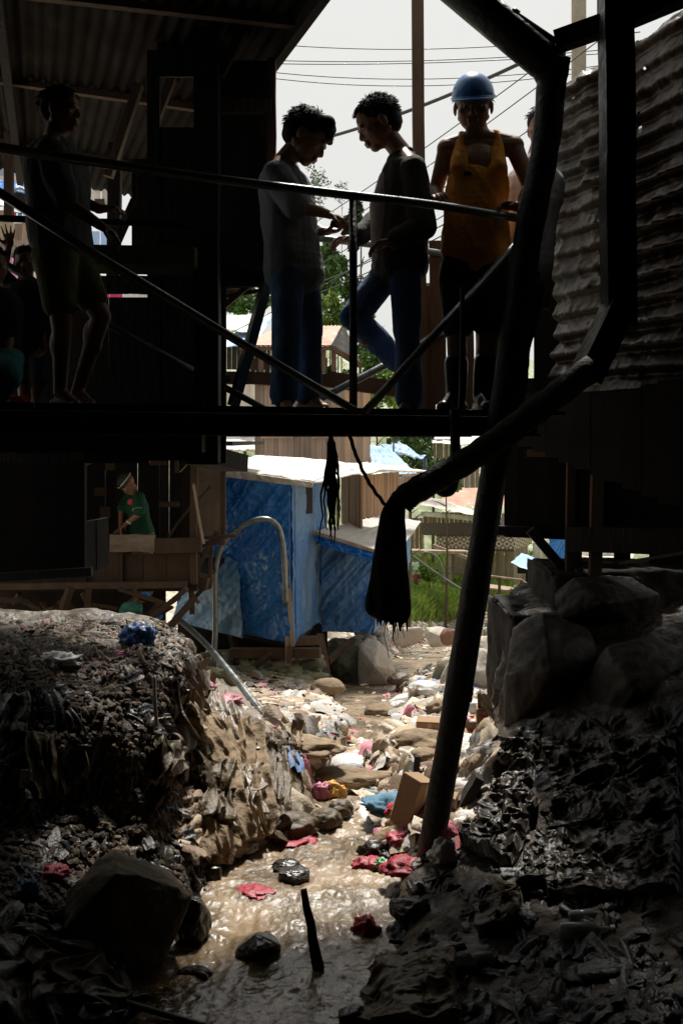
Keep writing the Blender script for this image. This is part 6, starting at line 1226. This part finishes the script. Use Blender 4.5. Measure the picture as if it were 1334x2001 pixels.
# the mud and concrete ledges of the right bank
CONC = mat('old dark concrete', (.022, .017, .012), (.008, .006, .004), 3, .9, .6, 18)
def ledge(name, label, pts, Y0, Y1, top, bot, seed):
    """pts: photo outline of the left end; a thick block running to the right"""
    V = []; Fs = []; nu, nv, nw = 70, 60, 1
    xa0, xa1, xb = pts; m = MB()
    def Sf(u, v):                                          # wraps top then front face
        X = P(xa0 * (1 - v) + xa1 * v, 0, Y0).x if False else None
        return None
    L_ = P(xa0, 0, Y0).x; R_ = P(xb, 0, Y0).x; rows = []
    for i in range(nu):
        u = i / (nu - 1)
        if u < .35: t = u / .35; y, z = Y1 + (Y0 - Y1) * t, top
        else: t = (u - .35) / .65; y, z = Y0 - .12 * t, top + (bot - top) * t
        for j in range(nv):
            v = j / (nv - 1)
            if v < .2: s_ = v / .2; x = L_; yy = y + (Y1 - Y0 + .2) * (1 - s_) * (1 if u > .35 else 0) ; rows.append((x - .02 * t, yy, z))
            else: s_ = (v - .2) / .8; rows.append((L_ + (R_ - L_) * s_, y, z))
    V = np.array(rows); n_ = np.array([-.35, -.8, .35]); d = fbm(V, 2.0, 5, seed) * .13 + fbm(V, 6, 4, seed + 1, ridge=True) * .06; V = V + n_ * d[:, None]
    m.grid(V, nu, nv); o = m.build(name, CONC, smooth=True, solid=.03); center(o); return tag(o, label, 'wall')
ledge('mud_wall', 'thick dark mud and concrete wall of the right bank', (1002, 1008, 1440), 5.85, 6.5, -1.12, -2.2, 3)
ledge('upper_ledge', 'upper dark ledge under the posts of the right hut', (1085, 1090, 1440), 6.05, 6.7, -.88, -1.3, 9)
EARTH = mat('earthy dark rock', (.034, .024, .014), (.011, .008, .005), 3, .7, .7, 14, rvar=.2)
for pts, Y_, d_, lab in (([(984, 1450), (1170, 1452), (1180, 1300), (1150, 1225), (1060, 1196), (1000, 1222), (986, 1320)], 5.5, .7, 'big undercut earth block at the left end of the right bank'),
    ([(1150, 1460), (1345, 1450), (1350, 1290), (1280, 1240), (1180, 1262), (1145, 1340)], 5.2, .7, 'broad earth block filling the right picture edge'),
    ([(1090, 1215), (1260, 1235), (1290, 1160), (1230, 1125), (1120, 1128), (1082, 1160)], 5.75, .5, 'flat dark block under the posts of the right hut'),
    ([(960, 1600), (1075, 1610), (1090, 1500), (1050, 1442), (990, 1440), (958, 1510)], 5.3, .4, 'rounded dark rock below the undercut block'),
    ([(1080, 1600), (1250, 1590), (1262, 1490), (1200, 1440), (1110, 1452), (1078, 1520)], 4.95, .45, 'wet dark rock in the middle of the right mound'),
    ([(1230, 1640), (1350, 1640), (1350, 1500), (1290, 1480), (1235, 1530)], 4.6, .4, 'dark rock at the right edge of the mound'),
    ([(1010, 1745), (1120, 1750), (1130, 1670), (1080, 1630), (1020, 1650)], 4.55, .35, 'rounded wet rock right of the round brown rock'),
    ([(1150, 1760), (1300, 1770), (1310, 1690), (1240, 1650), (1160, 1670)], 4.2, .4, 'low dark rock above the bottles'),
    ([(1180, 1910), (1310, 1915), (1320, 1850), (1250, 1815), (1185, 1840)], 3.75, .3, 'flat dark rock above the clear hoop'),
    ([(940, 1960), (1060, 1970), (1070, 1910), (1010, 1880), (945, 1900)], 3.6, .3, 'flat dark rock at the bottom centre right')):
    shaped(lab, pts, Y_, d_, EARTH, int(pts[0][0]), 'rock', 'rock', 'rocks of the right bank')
# named pieces of rubbish
GS = 'sacks lying in the stream bed'
for px, py, w_, h_, mm, lab, a, rz in ((640, 1362, 62, 36, SACK, 'full tan sack below the stone footing', .14, .2), (690, 1518, 105, 40, WHT, 'long white filled sack lying across the rubbish belt', .14, 0), (640, 1512, 50, 30, SACK, 'tan sack at the left end of the long white sack', .2, .3), (748, 1398, 66, 22, SACK, 'flat tan sack in midstream', .2, .1), (780, 1395, 40, 28, WHT, 'small white sack right of the flat tan sack', .2, .4), (830, 1362, 60, 30, WHT, 'white crumpled sack above the printed box', .22, .1),
    (785, 1342, 50, 26, SACK_D, 'dark brown sack just right of the running water', .2, .2), (935, 1400, 46, 34, WHT, 'white tied bag left of the upright red printed box', .16, 0), (860, 1395, 50, 26, SACK, 'tan crumpled sack above the printed box left side', .25, .5), (830, 1495, 60, 30, SACK, 'pale sack behind the burnt stump', .25, .2), (568, 1640, 95, 48, SACK_D, 'brown swollen sack at the water edge', .2, 0), (636, 1622, 60, 40, SACK_D, 'brown folded sack with a rounded end', .2, .3), (560, 1700, 50, 14, STONE_W, 'black sodden sack in the ripples', .3, 0),
    (665, 1600, 44, 36, SACK_D, 'dark ribbed bundle right of the pink bag', .3, .2)):
    lump('sack', lab, px, py, w_, h_, mm, 'sack', GS, a, rz=rz)
lump('rubbish_heap', 'low heap of tangled rubbish damming the stream under the long white sack', 672, 1545, 190, 38, SACK, 'rubbish', None, .4, 5, depth=.35)
lump('rubbish_heap', 'tangled rubbish heap right of the running water before the printed box', 815, 1470, 120, 34, SACK, 'rubbish', None, .45, 6, depth=.6)
lump('rubbish_heap', 'tangled rubbish heap on the gravel left of the running water', 590, 1480, 120, 30, SACK, 'rubbish', None, .45, 7, depth=.7)
GP = 'plastic bags in the rubbish'
for px, py, w_, h_, mm, lab in ((268, 1262, 42, 44, BLU, 'blue plastic bag on the top of the left bank'), (112, 1306, 56, 30, WHT, 'dirty white rag on the left bank'), (238, 1284, 30, 12, PINK, 'pink scrap left of the blue bag'), (715, 1826, 34, 34, RED, 'red bag in the water right of the stake'), (630, 1562, 26, 34, PINK, 'pink and white bag at the left of the yellow one'), (652, 1560, 32, 34, mat('yellow plastic', (.75, .42, .1), (.5, .25, .05), 5, .5, .3, 30), 'yellow orange bag beside the pink one'),
    (770, 1592, 76, 34, mat('blue rag cloth', (.14, .3, .42), (.07, .16, .25), 4, .8, .4, 30), 'dull blue cloth left of the tall cardboard'), (760, 1650, 44, 30, PINK, 'pink bag at the left top of the red heap'), (735, 1680, 44, 34, DKSH, 'black bag in the red heap'), (785, 1665, 40, 40, RED, 'red bag touching the column in the heap'), (790, 1712, 56, 30, RED, 'dark red bag at the bottom of the heap'), (745, 1702, 30, 24, mat('green plastic', (.03, .25, .08), (.02, .15, .05), 4, .4, .3, 20), 'green plastic in the red heap'), (720, 1700, 40, 22, RED, 'flat red bag at the left foot of the heap'),
    (868, 1650, 32, 40, PINK, 'bright pink bag just right of the column'), (888, 1632, 34, 24, RED, 'red bag right of the bright pink one'), (865, 1690, 34, 50, WHT, 'white plastic hanging right of the column foot'), (818, 1742, 14, 20, WHT, 'small white scrap below the column foot'), (570, 1652, 58, 14, RED, 'red netting trailing in the water'), (500, 1752, 50, 12, RED, 'dark red rag in the ripples'), (480, 1668, 28, 22, WHT, 'white and blue scrap at the left water edge'), (398, 1512, 22, 18, RED, 'red scrap in the middle of the slope'),
    (400, 1352, 26, 20, PINK, 'pink scrap near the top of the slope'), (440, 1378, 44, 18, PINK, 'long pink scrap on the slope'), (105, 1720, 34, 26, RED, 'red plastic behind the big block'), (55, 1760, 28, 40, BLU, 'blue plastic left of the big block'), (350, 1440, 14, 10, RED, 'tiny red scrap by the plateau corner'), (1170, 1500, 24, 18, RED, 'dull red scrap on the right mound'), (1110, 1135, 30, 16, RED, 'red bag on the right ledge under the hut')):
    lump('plastic_bag', lab, px, py, w_ * 1.1, h_ * .85, mm, 'plastic bag', GP, .75)
o = drape('blue_rag', 'flat light blue scrap among the heap of rubbish right of the water', ((880, 1590), (905, 1592), (900, 1610), (878, 1610)), BLU, .02, .01, (3, 2), 90, (20, 20), 'rag')
c, n = cp(52, 1535); o = MB().box(c + Vector((0, -.02, .04)), (.05, .008, .09), ry=.15, rz=.2).build('white_card', WHT); center(o); tag(o, 'small white card stuck on the left bank face', 'card')
# cardboard boxes
def carton(label, px, py, w_, h_, d, rz, rx=0.0, open_=False, ry=0.0, marks=True):
    c, n = cp(px, py); Y = c.y; W_, H_ = w_ * Y / F, h_ * Y / F; b = empty('cardboard_box', c + Vector((0, d / 2, 0))); tag(b, label, 'cardboard box', 'cardboard boxes in the stream bed')
    M = Matrix.Translation(c + Vector((0, d / 2, H_ * .45))) @ Matrix.Rotation(rz, 4, 'Z') @ Matrix.Rotation(rx, 4, 'X') @ Matrix.Rotation(ry, 4, 'Y')
    def pl(m, ctr, sz):
        m.box((0, 0, 0), sz); V = m.v[-8:]; m.v[-8:] = [tuple(M @ (Vector(v) + Vector(ctr))) for v in V]
    m = MB(); t = .005
    pl(m, (0, -d / 2, 0), (W_, t, H_)); pl(m, (0, d / 2, 0), (W_, t, H_)); pl(m, (-W_ / 2, 0, 0), (t, d, H_)); pl(m, (W_ / 2, 0, 0), (t, d, H_)); pl(m, (0, 0, -H_ / 2), (W_, d, t))
    if not open_: pl(m, (0, 0, H_ / 2), (W_, d, t))
    m.build('box_body', CARD, b)
    if open_:
        for k in range(6): f_ = MB(); crumple(f_, M @ Vector((rnd.uniform(-.3, .3) * W_, rnd.uniform(-.3, .3) * d, H_ * .42)), (W_ * .16, d * .14, H_ * .14), k, .4, 3); f_.build('wrapper', [PINK, WHT, MATS['yellow plastic']][k % 3], b, smooth=True)
        for sx in (-1, 1):
            f_ = MB(); pl(f_, (sx * (W_ / 2 + W_ * .16), 0, H_ / 2 + W_ * .08), (W_ * .36, d, t)); f_.build('flap', CARD, b)
    f_ = MB(); pl(f_, (0, -d / 2 - .003, H_ * .49), (W_ * .98, .003, .012)); f_.build('edge_fold', mat('cardboard edge', (.26, .14, .07), (.2, .1, .05), 4, .9), b)
    f_ = MB(); pl(f_, (W_ * .08, -d / 2 - .003, 0), (.03, .002, H_ * .97)); f_.build('tape', mat('brown tape', (.5, .36, .2), (.42, .28, .15), 4, .3), b)
    if marks:
        f_ = MB(); pl(f_, (-W_ * .12, -d / 2 - .004, H_ * .05), (W_ * .5, .002, H_ * .22)); f_.build('printed_band', mat('red print', (.6, .05, .05), (.5, .04, .04), 4, .6), b)
        for k in range(3): f_ = MB(); pl(f_, (W_ * (.22 + .09 * k), -d / 2 - .004, -H_ * .12), (W_ * .06, .002, H_ * .28)); f_.build('printed_mark', BLK, b)
    return b
carton('low brown carton with dark print just left of the leaning column', 838, 1440, 44, 30, .16, -.15)
carton('open brown carton full of wrappers right of the leaning column', 928, 1438, 46, 28, .18, .25, open_=True)
carton('upright carton with red print behind the open one', 948, 1412, 28, 26, .14, -.1)
carton('tall tilted sheet of cardboard box left of the column foot', 808, 1618, 44, 96, .14, .7, .15, ry=.25, marks=False)
carton('torn brown carton standing right of the column', 878, 1618, 26, 62, .1, -.3, ry=.1)
carton('flat red brown carton at the top of the red heap', 757, 1652, 58, 16, .1, .3, ry=-.35)
GB2 = 'scrap timber in the stream bed'
for a, b, w_, h_, mm, lab in (((570, 1432), (614, 1412), .11, .05, WOOD_L, 'short pale plank on the left gravel'), ((604, 1430), (658, 1440), .16, .03, STONE_M, 'grey slab of board below the pale plank'), ((785, 1502), (812, 1530), .1, .08, WOOD_D, 'burnt stump in the rubbish belt'), ((812, 1528), (816, 1488), .04, .04, WOOD_D, 'charred upright stick beside the stump'), ((618, 1482), (624, 1450), .03, .03, WOOD_D, 'thin dark stick upright below the grey slab'), ((900, 1588), (935, 1530), .1, .05, WOOD_D, 'broken board leaning on the right bank edge'), ((700, 1240), (760, 1262), .07, .06, WOOD_L, 'pale pole lying on the pebbles past the shack')):
    pa = cp(*a)[0]; pb = cp(*b)[0];
    if a[1] - b[1] > 25 and abs(a[0] - b[0]) < 40: pb = P(b[0], b[1], pa.y)
    o = MB().beam(pa + Vector((0, 0, .03)), pb + Vector((0, 0, .04)), w_, h_, seg=4, wob=.004).build('scrap_timber', mm); center(o); tag(o, lab, 'timber', GB2)
pa = P(626, 1885, 3.85); o = MB().beam(pa + Vector((0, 0, -.05)), P(593, 1738, 3.85), .05, .035, taper=.5, seg=5, wob=.003).build('stake', WOOD_D); center(o); tag(o, 'dark splintered stake leaning in the stream', 'stake')
for pts, r, mm, nm, lab, ct in (([P(845, 1815, 4.15), P(940, 1850, 4.05), P(1065, 1885, 3.9)], .014, STEEL, 'iron_bar', 'long dark iron bar lying on the lower right bank', 'bar'),
    ([P(345, 1330, 5.2), P(352, 1380, 5.15), P(372, 1420, 5.1), P(400, 1455, 5.3)], .012, SACK_D, 'vine', 'thin brown hose curving down from the plateau corner', 'hose'), ([P(302, 1320, 4.95), P(303, 1370, 4.9), P(307, 1420, 4.88)], .01, SACK_G, 'strap', 'grey strap hanging on the bank corner', 'strap'),
    ([P(20, 1325, 4.9), P(45, 1312, 4.9), P(75, 1310, 4.9)], .009, SACK_G, 'root', 'pale root arching out of the left bank', 'root'), ([P(200, 1945, 3.55), P(300, 1975, 3.5), P(420, 2010, 3.45)], .012, SACK_D, 'wet_branch', 'wet brown branch at the bottom left edge', 'branch'), ([P(760, 1838, 4), P(800, 1845, 4), P(850, 1870, 3.95)], .01, STEEL, 'short_rod', 'short rod left of the iron bar', 'rod')):
    cable(pts, r, mm, nm, lab, ct)
def ring(name, label, px, py, Y, r, t, m_, tilt=.5):
    c = P(px, py, Y); pts = [c + Vector((math.cos(a) * r, math.sin(a) * r * math.sin(tilt), math.sin(a) * r * math.cos(tilt))) for a in [2 * math.pi * i / 40 for i in range(41)]]
    o = MB().tube(pts, t, 10, False).build(name, m_, smooth=True); center(o); return tag(o, label, 'hoop')
ring('plastic_hoop', 'clear plastic hoop lying at the bottom right corner', 1205, 1990, 3.35, .105, .009, mat('clouded plastic', (.4, .4, .38), (.25, .25, .22), 4, .25, .2, 30), .9)
o = MB().box(P(1215, 1985, 3.45), (.05, .05, .05), rz=.4).build('ochre_scrap', CARD, bevel=.004); center(o); tag(o, 'small ochre scrap inside the clear hoop', 'scrap')
def bottle(label, px, py, s, rz, m_):
    c, n = cp(px, py); b = empty('bottle', c); tag(b, label, 'bottle', 'bottles on the right bank'); d = Vector((math.cos(rz), math.sin(rz) * .5, .1)).normalized(); c = c + Vector((0, 0, .03))
    m = MB(); m.tube([c, c + d * .01 * s, c + d * .12 * s, c + d * .15 * s, c + d * .185 * s], [.02 * s, .03 * s, .03 * s, .012 * s, .012 * s], 14); m.build('bottle_body', m_, b, smooth=True)
    m = MB(); m.tube([c + d * .185 * s, c + d * .2 * s], .014 * s, 12); m.build('cap', WHT, b, smooth=True)
bottle('clear bottle glinting on the lower right bank', 1110, 1806, .8, .0, mat('clear plastic', (.5, .52, .5), (.4, .42, .4), 4, .12, trans=.6)); bottle('larger clear bottle below the glinting one', 1090, 1835, 1.1, -.2, MATS['clear plastic']); bottle('dark green bottle right of the round rock', 960, 1768, .9, .5, MATS['green plastic'])
# ---- stuff: litter, rubble, pebbles that nobody could count
def litter(name, label, polys, n, size, pal, mm, seed, lift=.01, kind='sheet', flat=.35):
    r_ = random.Random(seed); nr = np.random.RandomState(seed); m = MB(); g_ = 5; import bmesh
    b = bmesh.new(); bmesh.ops.create_icosphere(b, subdivisions=1, radius=1.0); IV = np.array([tuple(v.co) for v in b.verts]); IF = [tuple(v.index for v in f.verts) for f in b.faces]; b.free()
    wts = [p[4] if len(p) > 4 else 1 for p in polys]
    for i in range(n):
        x0, x1, y0, y1 = r_.choices(polys, wts)[0][:4]; hp, nn = onpix(r_.uniform(x0, x1), r_.uniform(y0, y1))
        if hp is None: continue
        if hp.z < water_z(hp.y) + .0 and r_.random() < (.93 if not 6.2 < hp.y < 7.4 else .2): continue
        hp.z = max(hp.z, water_z(hp.y))
        k = r_.choice(pal); v = r_.uniform(.75, 1.15); m.tint = (k[0] * v, k[1] * v, k[2] * v); s = size * r_.uniform(.35, 1.0) ** 1.3 * (1 if hp.y < 12 else hp.y / 12)
        nn = nn if nn.z > 0 else -nn; x = nn.cross(Vector((r_.uniform(-1, 1), r_.uniform(-1, 1), r_.uniform(-.3, .3)))).normalized(); y = nn.cross(x); c = hp + nn * lift
        if kind == 'sheet':
            lx, ly = s * r_.uniform(.9, 2.4), s * r_.uniform(.5, 1.1); u, w_ = np.meshgrid(np.linspace(-1, 1, 7), np.linspace(-1, 1, 9)); u = u.ravel(); w_ = w_.ravel(); rr = 1 - .18 * r_.random() * np.abs(u * w_) + nr.uniform(-.06, .06, len(u)); u0, w0 = u, w_; bend = r_.uniform(-.5, .5); u = u * rr + bend * w_ * w_; w_ = w_ * rr
            f1, f2, p1, p2, sk = r_.uniform(1.2, 3.5), r_.uniform(.3, 1.6), r_.uniform(0, 6), r_.uniform(0, 6), r_.uniform(-1.5, 1.5)
            h = (1 - np.abs(np.sin(f1 * (u0 + sk * w0 * .4) + p1))) * .8 + np.sin(f2 * w0 * 2 + p2) * .45 + nr.uniform(-.12, .12, len(u)) - .35 * (np.abs(u0) > .9) - .35 * (np.abs(w0) > .9)
            h = h * s * flat * 1.3
            V = np.array(c) + np.outer(w_ * lx, x) + np.outer(u * ly, y) + np.outer(np.maximum(h, -.3 * s), nn); m.grid(V, 9, 7)
        else:
            V = IV * (1 + nr.uniform(-.25, .25, len(IV)))[:, None] * s; V = np.array(c) + np.outer(V[:, 0] * r_.uniform(.7, 1.5), x) + np.outer(V[:, 1], y) + np.outer(V[:, 2] * .6, nn); m.add(V, IF)
    m.tint = (1, 1, 1); o = m.build(name, mm, smooth=(kind == 'sheet')); tag(o, label, 'litter' if kind == 'sheet' else 'rubble', kind='stuff'); return o
PL = mat('mixed litter', (1, 1, 1), (.8, .77, .72), 9, .6, .3, 60); PR = mat('mixed rubble', (1, 1, 1), (.75, .72, .68), 12, .85, .5, 50)
cream, wht, tan, brn, dk, pk, rd, bl, gn, gy = (.62, .52, .4), (.7, .68, .66), (.42, .32, .21), (.2, .13, .08), (.06, .05, .04), (.65, .22, .3), (.5, .05, .06), (.12, .22, .45), (.1, .25, .12), (.35, .34, .32)
bright = [cream] * 9 + [wht] * 6 + [tan] * 9 + [brn] * 5 + [gy] * 3 + [dk, dk, pk, rd, bl]
litter('litter', 'carpet of pale rubbish over the stream bed in the open', [(600, 820, 1482, 1548, 4), (540, 700, 1370, 1560, 3), (600, 940, 1470, 1600, 5), (760, 955, 1340, 1480, 3), (560, 640, 1350, 1420), (690, 900, 1560, 1640, 1.5), (700, 950, 1240, 1340, 1), (860, 945, 1480, 1640, 2)], 2300, .115, bright, PL, 3)
litter('small_litter', 'small scraps scattered over the stream bed in the open', [(540, 940, 1340, 1620, 5), (700, 950, 1240, 1340, 1)], 3800, .048, bright + [pk, rd], PL, 4)
litter('bank_litter', 'rubbish strewn on the slope below the left plateau', [(370, 560, 1300, 1480, 4), (340, 600, 1380, 1660, 2)], 900, .07, [cream] * 5 + [tan] * 8 + [brn] * 8 + [gy] * 4 + [dk, dk, pk], PL, 5)
litter('plateau_litter', 'grey scraps and chips on the top of the left bank', [(0, 350, 1215, 1330)], 1500, .035, [(.2, .18, .15)] * 6 + [(.28, .26, .23)] * 3 + [brn] * 5 + [dk] * 5 + [(.14, .1, .07)] * 6 + [(.3, .12, .14)], PL, 6, kind='sheet', flat=.5)
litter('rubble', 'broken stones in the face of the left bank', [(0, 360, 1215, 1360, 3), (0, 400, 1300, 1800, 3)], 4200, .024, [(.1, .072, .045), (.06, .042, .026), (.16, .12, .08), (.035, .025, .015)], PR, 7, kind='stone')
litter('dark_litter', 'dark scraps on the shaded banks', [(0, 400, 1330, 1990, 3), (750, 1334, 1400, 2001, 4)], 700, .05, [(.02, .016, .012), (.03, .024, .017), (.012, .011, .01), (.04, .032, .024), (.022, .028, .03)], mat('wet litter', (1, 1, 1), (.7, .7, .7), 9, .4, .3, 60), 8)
litter('pebbles', 'pebbles and stones along the far stream bed', [(680, 950, 1218, 1330, 6), (540, 930, 1330, 1600, 3)], 4500, .05, [(.5, .44, .37), (.4, .35, .29), (.3, .25, .2), (.55, .5, .44)], PR, 9, kind='stone')
# roots and fibres trailing down the left bank face
r_ = random.Random(4); m = MB()
for i in range(420):
    hp, nn = onpix(r_.uniform(0, 600), r_.uniform(1300, 1640));
    if abs(nn.z) > .75: continue
    pts = [hp + nn * .01]; d = Vector((r_.uniform(-.3, .3), -.3, -1)).normalized(); L_ = r_.uniform(.03, .1)
    for k in range(4): pts.append(pts[-1] + d * L_ + Vector((r_.uniform(-.02, .02), r_.uniform(-.02, .01), 0)))
    kk = r_.uniform(.5, 2.2); m.tint = (kk, kk * .95, kk * .85); m.tube(pts, [.004, .0035, .003, .002, .001], 4)
o = m.build('root_fibres', mat('root fibre', (.12, .09, .06), (.07, .05, .03), 5, .8)); tag(o, 'fibres and roots trailing down the left bank', 'roots', kind='stuff')
